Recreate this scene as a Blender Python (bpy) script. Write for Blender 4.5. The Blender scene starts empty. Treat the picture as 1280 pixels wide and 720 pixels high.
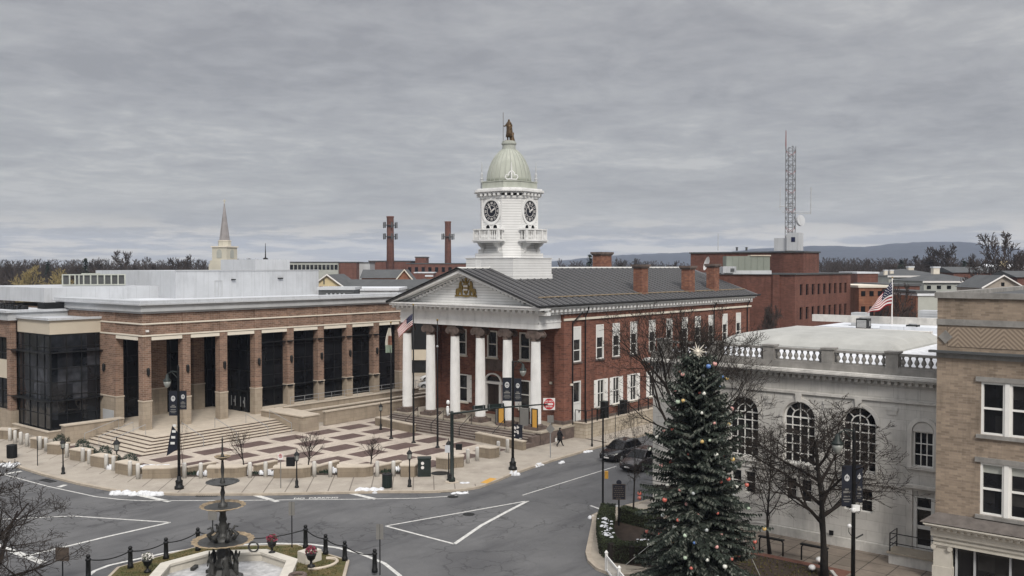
import bpy, bmesh, math, random
from mathutils import Vector, Matrix
R = math.radians
SC = bpy.context.scene
COL = SC.collection
rnd = random.Random(7)

# ---------------------------------------------------------------- survey of the place
# x runs along the court street (east), y along the square's west side (north), z up; metres.
HEYE, YAW, PITCH, FPX = 17.0, R(39.55), R(1.34), 1164.9
FW = Vector((math.cos(YAW) * math.cos(PITCH), math.sin(YAW) * math.cos(PITCH), -math.sin(PITCH)))
RT = Vector((math.sin(YAW), -math.cos(YAW), 0))
UP = RT.cross(FW)
EYE = Vector((0, 0, HEYE))
def sight(px, py): return FW + RT * ((px - 640) / FPX) + UP * ((360 - py) / FPX)
def G(px, py, z=0.0):
    d = sight(px, py); p = EYE + d * ((z - HEYE) / d.z); return (p.x, p.y)
def far(px, dist, z=0.0):
    d = sight(px, 333); k = dist / math.hypot(d.x, d.y); return (d.x * k, d.y * k, z)
def zat(x, y, py):
    A = x * FW.x + y * FW.y; B = x * UP.x + y * UP.y; q = (360 - py) / FPX
    return HEYE + (q * A - B) / (UP.z - q * FW.z)

# ---------------------------------------------------------------- mesh builder
OFF = {}
class MB:
    def __init__(s): s.v = []; s.f = []; s.m = []; s.mi = 0
    def add(s, vs, fs):
        o = len(s.v); s.v += [tuple(p) for p in vs]
        for f in fs: s.f.append([i + o for i in f]); s.m.append(s.mi)
        return s
    def box(s, x0, x1, y0, y1, z0, z1):
        if x0 > x1: x0, x1 = x1, x0
        if y0 > y1: y0, y1 = y1, y0
        if z0 > z1: z0, z1 = z1, z0
        return s.add([(x0,y0,z0),(x1,y0,z0),(x1,y1,z0),(x0,y1,z0),(x0,y0,z1),(x1,y0,z1),(x1,y1,z1),(x0,y1,z1)],
              [(0,3,2,1),(4,5,6,7),(0,1,5,4),(1,2,6,5),(2,3,7,6),(3,0,4,7)])
    def obox(s, cx, cy, z0, z1, lx, ly, ang=0):
        c, n = math.cos(ang), math.sin(ang)
        return s.prism([(cx + a*c - b*n, cy + a*n + b*c) for a, b in ((-lx/2,-ly/2),(lx/2,-ly/2),(lx/2,ly/2),(-lx/2,ly/2))], z0, z1)
    def prism(s, poly, z0, z1, taper=None):
        n = len(poly)
        a = sum(poly[i][0]*poly[(i+1)%n][1] - poly[(i+1)%n][0]*poly[i][1] for i in range(n))
        if a < 0: poly = poly[::-1]
        top = poly
        if taper is not None:
            cx = sum(p[0] for p in poly)/n; cy = sum(p[1] for p in poly)/n
            top = [(cx+(p[0]-cx)*taper, cy+(p[1]-cy)*taper) for p in poly]
        vs = [(p[0],p[1],z0) for p in poly] + [(p[0],p[1],z1) for p in top]
        fs = [tuple(range(n))[::-1], tuple(range(n, 2*n))] + [(i,(i+1)%n,n+(i+1)%n,n+i) for i in range(n)]
        return s.add(vs, fs)
    def sheet(s, poly, z):
        n = len(poly)
        a = sum(poly[i][0]*poly[(i+1)%n][1] - poly[(i+1)%n][0]*poly[i][1] for i in range(n))
        if a < 0: poly = poly[::-1]
        return s.add([(p[0],p[1],z) for p in poly], [tuple(range(n))])
    def tube(s, pts, rs, n=6, cap=True):
        pts = [Vector(p) for p in pts]
        if not hasattr(rs, '__len__'): rs = [rs]*len(pts)
        o = len(s.v); prev = None
        for i, p in enumerate(pts):
            t = (pts[min(i+1,len(pts)-1)] - pts[max(i-1,0)])
            if t.length < 1e-9: t = Vector((0,0,1))
            t.normalize()
            if prev is None:
                u = t.orthogonal().normalized()
            else:
                u = prev - t * prev.dot(t)
                u = u.normalized() if u.length > 1e-6 else t.orthogonal().normalized()
            prev = u; w = t.cross(u)
            for k in range(n):
                a = 2*math.pi*k/n
                q = p + (u*math.cos(a) + w*math.sin(a))*rs[i]
                s.v.append((q.x,q.y,q.z))
        for i in range(len(pts)-1):
            for k in range(n):
                s.f.append([o+i*n+k, o+i*n+(k+1)%n, o+(i+1)*n+(k+1)%n, o+(i+1)*n+k]); s.m.append(s.mi)
        if cap:
            s.f.append([o+k for k in range(n)][::-1]); s.m.append(s.mi)
            e = o+(len(pts)-1)*n
            s.f.append([e+k for k in range(n)]); s.m.append(s.mi)
        return s
    def lathe(s, prof, n=16, c=(0,0,0), wob=None):
        o = len(s.v)
        for j, (r, z) in enumerate(prof):
            for k in range(n):
                a = 2*math.pi*(k+.5)/n
                q = r*(1 + (wob(j,k) if wob else 0))
                s.v.append((c[0]+q*math.cos(a), c[1]+q*math.sin(a), c[2]+z))
        for j in range(len(prof)-1):
            for k in range(n):
                s.f.append([o+j*n+k, o+j*n+(k+1)%n, o+(j+1)*n+(k+1)%n, o+(j+1)*n+k]); s.m.append(s.mi)
        s.f.append([o+k for k in range(n)][::-1]); s.m.append(s.mi)
        e = o+(len(prof)-1)*n
        s.f.append([e+k for k in range(n)]); s.m.append(s.mi)
        return s
    def ball(s, c, r, n=8, m=5, sc=(1,1,1)):
        o = len(s.v)
        for j in range(1, m):
            t = math.pi*j/m
            for k in range(n):
                a = 2*math.pi*k/n
                s.v.append((c[0]+r*sc[0]*math.sin(t)*math.cos(a), c[1]+r*sc[1]*math.sin(t)*math.sin(a), c[2]-r*sc[2]*math.cos(t)))
        s.v.append((c[0],c[1],c[2]-r*sc[2])); s.v.append((c[0],c[1],c[2]+r*sc[2]))
        b, t = len(s.v)-2, len(s.v)-1
        for j in range(m-2):
            for k in range(n):
                s.f.append([o+j*n+k, o+j*n+(k+1)%n, o+(j+1)*n+(k+1)%n, o+(j+1)*n+k]); s.m.append(s.mi)
        for k in range(n):
            s.f.append([b, o+(k+1)%n, o+k]); s.m.append(s.mi)
            e = o+(m-2)*n
            s.f.append([t, e+k, e+(k+1)%n]); s.m.append(s.mi)
        return s
    def slab(s, pts, d):
        """planar outline (3-D points) given a real thickness d (a vector)"""
        n = len(pts); d = Vector(d)
        vs = [tuple(p) for p in pts] + [tuple(Vector(p)+d) for p in pts]
        return s.add(vs, [tuple(range(n)), tuple(range(n,2*n))[::-1]] + [(i, n+i, n+(i+1)%n, (i+1)%n) for i in range(n)])
    def disc(s, T, u, z, r, o0, o1, n=20, ru=None):
        ru = ru or r
        return s.slab([T(u+ru*math.cos(2*math.pi*k/n), o1, z+r*math.sin(2*math.pi*k/n)) for k in range(n)],
                      Vector(T(0,o0,0))-Vector(T(0,o1,0)))
    def build(s, name, mat, parent=None, smooth=False, local=False):
        me = bpy.data.meshes.new(name)
        vs = s.v
        if parent is not None and not local:
            o = OFF.get(parent.name, (0,0,0))
            vs = [(a[0]-o[0], a[1]-o[1], a[2]-o[2]) for a in vs]
        me.from_pydata(vs, [], s.f)
        ms = mat if isinstance(mat, (list,tuple)) else [mat]
        for q in ms: me.materials.append(q)
        if len(ms) > 1: me.polygons.foreach_set('material_index', s.m)
        if smooth: me.polygons.foreach_set('use_smooth', [True]*len(me.polygons))
        me.update()
        ob = bpy.data.objects.new(name, me); COL.objects.link(ob)
        if parent is not None:
            ob.parent = parent; OFF[ob.name] = OFF.get(parent.name, (0,0,0))
        return ob
def TS(Y): return lambda u, o, z: (u, Y - o, z)        # a wall that faces south
def TW(X): return lambda u, o, z: (X - o, u, z)        # a wall that faces west
def fbox(mb, T, u0, u1, o0, o1, z0, z1):
    p, q = T(u0,o0,z0), T(u1,o1,z1)
    return mb.box(p[0],q[0],p[1],q[1],p[2],q[2])
def wall_grid(mb, T, u0, u1, z0, z1, holes, depth):
    us = sorted({u0,u1}|{h[0] for h in holes}|{h[1] for h in holes}); zs = sorted({z0,z1}|{h[2] for h in holes}|{h[3] for h in holes})
    us = [u for u in us if u0 <= u <= u1]; zs = [z for z in zs if z0 <= z <= z1]
    def hole(u,z): return any(h[0] < u < h[1] and h[2] < z < h[3] for h in holes)
    def quad(a,b,c,d): mb.add([a,b,c,d], [(0,1,2,3)])
    for j in range(len(zs)-1):
        run = None
        for i in range(len(us)-1):
            if hole((us[i]+us[i+1])/2,(zs[j]+zs[j+1])/2):
                if run is not None: quad(T(run,0,zs[j]),T(us[i],0,zs[j]),T(us[i],0,zs[j+1]),T(run,0,zs[j+1])); run=None
            elif run is None: run = us[i]
        if run is not None: quad(T(run,0,zs[j]),T(u1,0,zs[j]),T(u1,0,zs[j+1]),T(run,0,zs[j+1]))
    for h in holes:
        a,b,c,d = h[:4]
        quad(T(a,0,c),T(a,-depth,c),T(a,-depth,d),T(a,0,d)); quad(T(b,0,c),T(b,0,d),T(b,-depth,d),T(b,-depth,c))
        quad(T(a,0,d),T(a,-depth,d),T(b,-depth,d),T(b,0,d)); quad(T(a,0,c),T(b,0,c),T(b,-depth,c),T(a,-depth,c))

# ---------------------------------------------------------------- things
def tag(o, label=None, cat=None, group=None, kind=None):
    if label: o['label'] = label
    if cat: o['category'] = cat
    if group: o['group'] = group
    if kind: o['kind'] = kind
    return o
def thing(name, label, cat, loc=(0,0,0), rotz=0, group=None):
    o = bpy.data.objects.new(name, None); COL.objects.link(o)
    o.empty_display_size = .3
    o.location = loc; o.rotation_euler = (0,0,rotz); OFF[o.name] = tuple(loc)
    return tag(o, label, cat, group)
def struct(mb, name, mat, smooth=False): return tag(mb.build(name, mat, None, smooth), kind='structure')
def single(mb, name, mat, label, cat, group=None, smooth=False): return tag(mb.build(name, mat, None, smooth), label, cat, group)
def dup(root, loc, rotz=None, scale=None, label=None, group=None):
    r = root.copy(); COL.objects.link(r); r.location = loc; OFF[r.name] = tuple(loc)
    if rotz is not None: r.rotation_euler = (0,0,rotz)
    if scale is not None: r.scale = scale if hasattr(scale,'__len__') else (scale,)*3
    if label: r['label'] = label
    if group: r['group'] = group
    for ch in list(root.children):
        c = ch.copy(); COL.objects.link(c); c.parent = r
        for g in list(ch.children):
            d = g.copy(); COL.objects.link(d); d.parent = c
    return r
def text_mesh(body, size, M, ext=0.004, bold=0.0):
    cu = bpy.data.curves.new('t', 'FONT'); cu.body = body; cu.size = size; cu.extrude = ext; cu.align_x = 'CENTER'; cu.align_y = 'CENTER'; cu.offset = bold
    ob = bpy.data.objects.new('t', cu); COL.objects.link(ob)
    dg = bpy.context.evaluated_depsgraph_get(); me = bpy.data.meshes.new_from_object(ob.evaluated_get(dg))
    vs = [tuple(M @ v.co) for v in me.vertices]; fs = [list(p.vertices) for p in me.polygons]
    bpy.data.objects.remove(ob); bpy.data.curves.remove(cu); bpy.data.meshes.remove(me)
    return vs, fs
def frame(o, ux, uy):
    """matrix that lays text: x along ux, y along uy, at o"""
    ux = Vector(ux).normalized(); uy = Vector(uy).normalized(); uz = ux.cross(uy)
    return Matrix(((ux.x,uy.x,uz.x,o[0]),(ux.y,uy.y,uz.y,o[1]),(ux.z,uy.z,uz.z,o[2]),(0,0,0,1)))
def skin_body(verts, edges, radii, sub=2):
    me = bpy.data.meshes.new('b'); me.from_pydata(verts, edges, [])
    ob = bpy.data.objects.new('b', me); COL.objects.link(ob)
    ob.modifiers.new('s','SKIN'); sm = ob.modifiers.new('u','SUBSURF'); sm.levels = sub; sm.render_levels = sub
    for i, r in enumerate(radii):
        sv = me.skin_vertices[0].data[i]; sv.radius = r if hasattr(r,'__len__') else (r,r)
    me.skin_vertices[0].data[0].use_root = True
    dg = bpy.context.evaluated_depsgraph_get(); m2 = bpy.data.meshes.new_from_object(ob.evaluated_get(dg))
    vs = [tuple(v.co) for v in m2.vertices]; fs = [list(p.vertices) for p in m2.polygons]
    bpy.data.objects.remove(ob); bpy.data.meshes.remove(me); bpy.data.meshes.remove(m2)
    return vs, fs

# ---------------------------------------------------------------- materials
class NT:
    def __init__(s, name):
        s.mat = bpy.data.materials.new(name); s.mat.use_nodes = True
        s.t = s.mat.node_tree; s.n = s.t.nodes; s.b = s.n['Principled BSDF']
        s.geo = s.n.new('ShaderNodeNewGeometry')
    def link(s, a, b): s.t.links.new(a, b)
    def put(s, sock, v):
        if isinstance(v, bpy.types.NodeSocket): s.link(v, sock)
        elif v is not None: sock.default_value = v
    def pos(s): return s.geo.outputs['Position']
    def objco(s):
        n = s.n.new('ShaderNodeTexCoord'); return n.outputs['Object']
    def math(s, op, a, b=None, c=None):
        n = s.n.new('ShaderNodeMath'); n.operation = op
        s.put(n.inputs[0], a); s.put(n.inputs[1], b); s.put(n.inputs[2], c); return n.outputs[0]
    def sep(s, v):
        n = s.n.new('ShaderNodeSeparateXYZ'); s.link(v, n.inputs[0]); return n.outputs
    def comb(s, x, y, z=0.0):
        n = s.n.new('ShaderNodeCombineXYZ'); s.put(n.inputs[0],x); s.put(n.inputs[1],y); s.put(n.inputs[2],z); return n.outputs[0]
    def scalev(s, v, sc):
        n = s.n.new('ShaderNodeVectorMath'); n.operation='MULTIPLY'; s.link(v,n.inputs[0]); n.inputs[1].default_value=sc; return n.outputs[0]
    def noise(s, v, scale, detail=4, rough=.6, dist=0):
        n = s.n.new('ShaderNodeTexNoise'); s.link(v, n.inputs['Vector']); n.inputs['Scale'].default_value=scale
        n.inputs['Detail'].default_value=detail; n.inputs['Roughness'].default_value=rough; n.inputs['Distortion'].default_value=dist
        return n.outputs['Fac']
    def vor(s, v, scale, feat='DISTANCE_TO_EDGE'):
        n = s.n.new('ShaderNodeTexVoronoi'); n.feature=feat; s.link(v,n.inputs['Vector']); n.inputs['Scale'].default_value=scale; return n.outputs[0]
    def ramp(s, f, stops):
        n = s.n.new('ShaderNodeValToRGB'); s.link(f,n.inputs[0]); e=n.color_ramp.elements
        while len(e)<len(stops): e.new(0.5)
        for i,(p,c) in enumerate(stops):
            e[i].position=p; e[i].color=(c,c,c,1) if not hasattr(c,'__len__') else (*c[:3],1)
        return n.outputs[0]
    def mix(s, f, a, b, mode='MIX'):
        n = s.n.new('ShaderNodeMix'); n.data_type='RGBA'; n.blend_type=mode
        s.put(n.inputs[0], f)
        for k,v in ((6,a),(7,b)):
            if hasattr(v,'__len__') and not isinstance(v,bpy.types.NodeSocket): v=(*v[:3],1)
            s.put(n.inputs[k], v)
        return n.outputs[2]
    def bump(s, h, strength=.3, dist=.05):
        n = s.n.new('ShaderNodeBump'); n.inputs['Strength'].default_value=strength; n.inputs['Distance'].default_value=dist
        s.link(h,n.inputs['Height']); s.link(n.outputs[0], s.b.inputs['Normal'])
    def done(s, col, rough=.8, metal=0, spec=.3):
        if hasattr(col,'__len__') and not isinstance(col,bpy.types.NodeSocket): col=(*col[:3],1)
        s.put(s.b.inputs['Base Color'], col); s.put(s.b.inputs['Roughness'], rough)
        s.b.inputs['Metallic'].default_value=metal; s.b.inputs['Specular IOR Level'].default_value=spec
        return s.mat
def mul(c,k): return tuple(min(1,x*k) for x in c)
def plain(name, col, rough=.7, var=.18, sc=2.0, spec=.3, metal=0, bump=0, stain=0, local=False, seam=0):
    t = NT(name); p = t.objco() if local else t.pos()
    n = t.noise(p, sc, 6, .65)
    c = t.mix(t.ramp(n,[(.3,0),(.7,1)]), mul(col,1-var), mul(col,1+var))
    if seam:
        x,y,z = t.sep(p); c = t.mix(t.ramp(t.math('FRACT', t.math('DIVIDE', t.math('ADD',x,y), seam)),[(0,.35),(.02,.35),(.03,0)]), c, mul(col,.4))
    if stain:
        q = t.scalev(p,(1,1,.18)); c = t.mix(t.ramp(t.noise(q,1.3,5,.7),[(.5,0),(.72,stain)]), c, mul(col,.45))
    if bump: t.bump(t.noise(p, sc*9, 5), bump, .03)
    return t.done(c, rough, metal, spec)
def brick(name, c1, c2, mortar, bw=.42, rh=.14, msz=.012, var=.3):
    t = NT(name); x,y,z = t.sep(t.pos()); v = t.comb(t.math('ADD',x,y), z)
    n = t.n.new('ShaderNodeTexBrick'); t.link(v,n.inputs['Vector'])
    n.inputs['Color1'].default_value=(*c1,1); n.inputs['Color2'].default_value=(*c2,1); n.inputs['Mortar'].default_value=(*mortar,1)
    n.inputs['Scale'].default_value=1; n.inputs['Brick Width'].default_value=bw; n.inputs['Row Height'].default_value=rh
    n.inputs['Mortar Size'].default_value=msz; n.inputs['Mortar Smooth'].default_value=.3; n.inputs['Bias'].default_value=0
    big = t.noise(t.pos(), .55, 6, .7)
    c = t.mix(1, n.outputs['Color'], t.ramp(big,[(.25,1-var),(.75,1+var*.6)]), 'MULTIPLY')
    c = t.mix(1, c, t.ramp(t.noise(t.scalev(t.pos(),(1,1,.12)),1.1,6,.75),[(.3,1.06),(.52,1.0),(.72,.66)]), 'MULTIPLY')   # rain streaks and soot
    t.bump(n.outputs['Fac'], -.25, .02)
    return t.done(c, .88, 0, .2)
M = {}
M['red_brick'] = brick('red_brick', (.225,.094,.064), (.125,.054,.040), (.19,.115,.09), .5, .18, .016)
M['tan_brick'] = brick('tan_brick', (.265,.165,.12), (.15,.092,.068), (.31,.25,.2), .55, .19, .02)
M['buff_brick'] = brick('buff_brick', (.335,.265,.20), (.215,.168,.128), (.28,.23,.185), .42, .12, .012)
M['far_brick'] = brick('far_brick', (.17,.075,.056), (.125,.056,.043), (.15,.085,.068))
M['orange_brick'] = brick('orange_brick', (.27,.12,.072), (.19,.08,.05), (.22,.13,.09))
M['chimney_brick'] = brick('chimney_brick', (.27,.12,.075), (.15,.065,.045), (.2,.13,.10), .5, .18, .016)
M['ramp_stone'] = brick('ramp_stone', (.46,.40,.32), (.36,.31,.24), (.26,.22,.17), 1.0, .34, .02, .2)
M['tan_stone'] = brick('tan_stone', (.35,.295,.23), (.30,.25,.195), (.24,.20,.155), .8, .4, .012, .15)
M['wall_stone'] = brick('wall_stone', (.26,.215,.16), (.22,.18,.135), (.17,.14,.105), .8, .4, .012, .2)
M['cap_stone'] = plain('cap_stone', (.47,.41,.335), .85, .12, 1.5, bump=.15)
M['limestone'] = brick('limestone', (.56,.545,.515), (.50,.485,.455), (.38,.365,.34), 1.5, .62, .012, .22)
M['trim_limestone'] = plain('trim_limestone', (.52,.505,.475), .85, .2, .9, stain=.5, bump=.2)
M['brown_stone'] = plain('brown_stone', (.118,.090,.078), .9, .4, 1.7, bump=.4, stain=.3)
M['white_paint'] = plain('white_paint', (.70,.70,.69), .55, .08, .8, stain=.34)
M['window_white'] = plain('window_white', (.74,.73,.70), .5, .05, 2)
M['shade_white'] = plain('shade_white', (.62,.62,.60), .7, .06, 2)
M['white_metal'] = plain('white_metal', (.46,.475,.495), .5, .08, .3, stain=.3, seam=1.7)
M['grey_metal'] = plain('grey_metal', (.42,.43,.44), .45, .1, .5, stain=.15)
M['cream_panel'] = plain('cream_panel', (.52,.46,.37), .6, .05, .5)
M['lintel'] = plain('lintel', (.66,.61,.52), .7, .05, 1)
M['black_metal'] = plain('black_metal', (.008,.0085,.009), .5, .2, 3, spec=.3)
M['dark_green_metal'] = plain('dark_green_metal', (.012,.019,.017), .5, .2, 3, spec=.35)
M['steel'] = plain('steel', (.35,.36,.37), .4, .1, 3, metal=.5)
M['sign_back'] = plain('sign_back', (.17,.165,.155), .55, .08, 3)
M['rubber'] = plain('rubber', (.012,.012,.013), .8, .1, 5)
M['snow'] = plain('snow', (.60,.61,.63), .7, .28, 3, bump=.3)
M['gold'] = plain('gold', (.22,.15,.045), .45, .4, 6, metal=.4)
M['bronze'] = plain('bronze', (.10,.065,.035), .5, .4, 3, metal=.5)
M['iron_fountain'] = plain('iron_fountain', (.032,.032,.030), .5, .6, 5, spec=.5)
M['rust_bowl'] = plain('rust_bowl', (.26,.20,.13), .7, .5, 4)
M['copper_green'] = plain('copper_green', (.37,.385,.345), .6, .15, 1.2, stain=.3)
M['bark'] = plain('bark', (.020,.017,.015), .95, .4, 6)
M['twig'] = plain('twig', (.022,.017,.014), .95, .3, 6)
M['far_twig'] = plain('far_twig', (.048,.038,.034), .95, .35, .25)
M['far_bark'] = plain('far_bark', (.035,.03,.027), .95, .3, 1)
M['yellow_twig'] = plain('yellow_twig', (.25,.20,.09), .95, .3, .4)
M['conifer'] = plain('conifer', (.022,.036,.024), .9, .4, .6)
M['needles'] = [plain('needles_shade', (.013,.017,.013), .9, .4, .9, spec=.2), plain('needles', (.036,.046,.036), .85, .4, .9, spec=.3), plain('needles_lit', (.13,.14,.118), .8, .3, .9, spec=.3)]  # shaded gaps and highlighted tips painted as separate needle tones
M['mast_grey'] = plain('mast_grey', (.17,.175,.185), .5, .1, 1)
M['slate_ledge'] = plain('slate_ledge', (.12,.105,.095), .85, .3, 2)
M['step_stone'] = plain('step_stone', (.205,.175,.152), .9, .3, 1.3, bump=.2)
M['soft_mark'] = plain('soft_mark', (.5,.5,.5), .8, .1, 4)
M['grey_stone'] = plain('grey_stone', (.24,.23,.215), .9, .25, 1.2, stain=.4, bump=.2)
M['hedge_leaf'] = plain('hedge_leaf', (.042,.052,.025), .85, .5, 1.5)
M['soil'] = plain('soil', (.045,.032,.024), .95, .4, 2, bump=.5)
M['dark_roof'] = plain('dark_roof', (.075,.078,.08), .8, .2, .5)
M['white_roof'] = plain('white_roof', (.60,.62,.65), .7, .12, .3, stain=.3, seam=2.6)
M['grey_membrane'] = plain('grey_membrane', (.36,.36,.34), .85, .14, .5, bump=.15)
M['concrete_old'] = plain('concrete_old', (.33,.29,.235), .9, .16, 1.1, bump=.2)
M['green_unit'] = plain('green_unit', (.20,.22,.19), .6, .08, .6)
M['yellow_wall'] = plain('yellow_wall', (.56,.47,.29), .8, .06, .5)
M['grey_house'] = plain('grey_house', (.36,.37,.34), .8, .1, .5)
M['stone_house'] = plain('stone_house', (.33,.29,.25), .85, .2, 1)
M['cream_tower'] = plain('cream_tower', (.50,.475,.40), .7, .06, .4)
M['spire'] = plain('spire', (.25,.235,.235), .6, .2, .5)
M['red'] = plain('red', (.42,.025,.03), .5, .1, 3)
M['orange_sign'] = plain('orange_sign', (.55,.30,.06), .5, .1, 3)
M['tan_sign'] = plain('tan_sign', (.10,.078,.062), .6, .3, 4)
M['navy'] = plain('navy', (.010,.012,.020), .65, .2, 3)
M['flag_blue'] = plain('flag_blue', (.010,.013,.045), .8, .15, 4)
M['flag_red'] = plain('flag_red', (.24,.008,.014), .8, .15, 4)
M['flag_white'] = plain('flag_white', (.64,.62,.60), .8, .08, 4)
M['pale_green'] = plain('pale_green', (.22,.27,.215), .8, .15, 4)
M['bulb'] = plain('bulb', (.55,.56,.52), .3, .05, 5, spec=.5)
M['paint_mark'] = plain('paint_mark', (.52,.515,.49), .75, .3, 5)
M['curb'] = plain('curb', (.36,.31,.25), .9, .2, 1.5, bump=.2)
M['door_white'] = plain('door_white', (.62,.62,.60), .5, .05, 2)
M['dark_wood'] = plain('dark_wood', (.035,.024,.018), .5, .3, 3)
M['skin'] = plain('skin', (.42,.25,.19), .6, .05, 6)
M['black_cloth'] = plain('black_cloth', (.012,.012,.014), .9, .3, 6)
M['flower_red'] = plain('flower_red', (.20,.03,.055), .7, .5, 12)
M['flower_white'] = plain('flower_white', (.55,.53,.50), .7, .4, 12)
M['stone_white'] = plain('stone_white', (.52,.49,.43), .8, .1, 2, bump=.1)
M['basin_floor'] = plain('basin_floor', (.42,.42,.42), .75, .4, 1.6, bump=.2)
M['terrain'] = plain('terrain', (.06,.056,.038), .95, .35, .02)
M['hill_woods'] = plain('hill_woods', (.020,.025,.037), .95, .65, .022, bump=0)
M['car_black'] = plain('car_black', (.010,.010,.012), .18, .1, 2, spec=.6)
M['car_grey'] = plain('car_grey', (.055,.045,.045), .22, .1, 2, spec=.6)
M['car_white'] = plain('car_white', (.6,.61,.62), .3, .05, 2, spec=.5)
M['lamp_glass'] = plain('lamp_glass', (.27,.28,.26), .25, .05, 2, spec=.5)
M['purple'] = plain('purple', (.16,.05,.13), .7, .2, 4)
M['tower_red'] = plain('tower_red', (.22,.075,.065), .5, .1, 1)
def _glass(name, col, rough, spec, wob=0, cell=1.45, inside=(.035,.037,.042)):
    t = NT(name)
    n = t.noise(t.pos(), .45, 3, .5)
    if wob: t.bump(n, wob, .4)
    x,y,z = t.sep(t.pos()); wn_ = t.n.new('ShaderNodeTexWhiteNoise'); wn_.noise_dimensions='3D'   # painted pane tones standing in for reflections and the dim interior
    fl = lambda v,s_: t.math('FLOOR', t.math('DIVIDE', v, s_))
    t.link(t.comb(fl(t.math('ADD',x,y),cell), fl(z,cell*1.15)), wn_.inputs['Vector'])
    room = t.math('MULTIPLY', t.ramp(wn_.outputs['Value'],[(.55,0),(.8,.4),(1,1)]), t.ramp(t.noise(t.pos(),1.1,3,.5),[(.35,.2),(.65,1)]))  # reflection patches painted pane by pane, broken up by noise
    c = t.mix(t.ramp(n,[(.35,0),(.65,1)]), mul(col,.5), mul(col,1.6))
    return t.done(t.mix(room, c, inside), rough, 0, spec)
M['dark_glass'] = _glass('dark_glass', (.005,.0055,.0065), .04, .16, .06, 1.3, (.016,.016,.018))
M['bay_glass'] = _glass('bay_glass', (.008,.009,.011), .03, .4, .16, 1.5, (.06,.064,.075))  # paler pane colour painted in place of the bay's reflections
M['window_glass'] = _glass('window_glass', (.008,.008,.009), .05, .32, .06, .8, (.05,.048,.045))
def _clap():
    t = NT('white_clapboard'); x,y,z = t.sep(t.pos())
    w = t.math('FRACT', t.math('DIVIDE', z, .27))
    line = t.ramp(w,[(0,.42),(.10,.5),(.16,1),(1,.93)])
    c = t.mix(1, t.mix(t.ramp(t.noise(t.pos(),.8,5),[(.3,0),(.7,1)]),(.68,.68,.67),(.76,.76,.75)), line, 'MULTIPLY')
    t.bump(w,.3,.04); return t.done(c,.55)
M['white_clapboard'] = _clap()
def _roof():
    t = NT('ribbed_metal_roof'); x,y,z = t.sep(t.pos())
    w = t.math('FRACT', t.math('DIVIDE', t.math('SUBTRACT', x, 68.6), 1.15))
    c = t.mix(t.ramp(w,[(0,0),(.5,0),(.62,1),(1,1)]), (.125,.124,.128), (.018,.018,.019))  # rib highlights and shaded pans painted as stripes
    c = t.mix(t.ramp(t.noise(t.pos(),.35,6,.7),[(.5,0),(.8,.25)]), c, (.10,.092,.09))
    return t.done(c,.7,0,.25)
M['ribbed_metal_roof'] = _roof()
def _dome():
    t = NT('ribbed_copper'); return t.done(t.mix(t.ramp(t.noise(t.scalev(t.pos(),(1,1,.25)),1.6,5,.7),[(.3,0),(.7,1)]),(.31,.328,.28),(.43,.445,.39)),.6)
M['ribbed_copper'] = _dome()
def _asphalt():
    t = NT('asphalt'); p = t.pos()
    wear = t.noise(p,.16,7,.7); fine = t.noise(p,9,3,.7)
    c = t.mix(t.ramp(wear,[(.3,0),(.7,1)]), (.074,.074,.077), (.135,.134,.135))
    c = t.mix(t.ramp(fine,[(.3,.0),(.8,.35)]), c, (.15,.15,.15))
    # tyre-worn sweeps
    sw = t.noise(t.scalev(p,(.12,.5,1)),.8,4,.6); c = t.mix(t.ramp(sw,[(.5,0),(.68,.6)]), c, (.046,.046,.05))
    # sealed repair patches
    cell = t.vor(t.scalev(p,(.5,1,1)), .16, 'F1'); c = t.mix(t.ramp(t.noise(p,.09,2,.4),[(.58,0),(.66,.35)]), c, (.06,.06,.064))
    c = t.mix(t.ramp(t.noise(p,.5,5,.8),[(.62,0),(.75,.55)]), c, (.04,.04,.043))   # oil and damp
    # cracks: thin voronoi borders, only in places
    wob = t.n.new('ShaderNodeVectorMath'); wob.operation='ADD'
    nz = t.n.new('ShaderNodeTexNoise'); nz.inputs['Scale'].default_value=.9; nz.inputs['Detail'].default_value=4; t.link(p,nz.inputs['Vector'])
    sc = t.n.new('ShaderNodeVectorMath'); sc.operation='SCALE'; sc.inputs['Scale'].default_value=1.6; t.link(nz.outputs['Color'],sc.inputs[0])
    t.link(p,wob.inputs[0]); t.link(sc.outputs[0],wob.inputs[1])
    e1 = t.ramp(t.vor(wob.outputs[0],.22),[(.0,1),(.008,1),(.014,0)])
    e2 = t.ramp(t.vor(wob.outputs[0],.7),[(.0,1),(.02,1),(.035,0)])
    m1 = t.ramp(t.noise(p,.09,3),[(.52,0),(.6,.85)]); m2 = t.ramp(t.noise(t.scalev(p,(1,1,5)),.12,3),[(.53,0),(.60,1)])
    f = t.math('MAXIMUM', t.math('MULTIPLY',e1,m1), t.math('MULTIPLY',e2,m2))
    c = t.mix(t.math('MULTIPLY',f,.55), c, (.028,.028,.029))
    t.bump(fine,.25,.02); return t.done(c,.85,0,.25)
M['asphalt'] = _asphalt()
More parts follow.
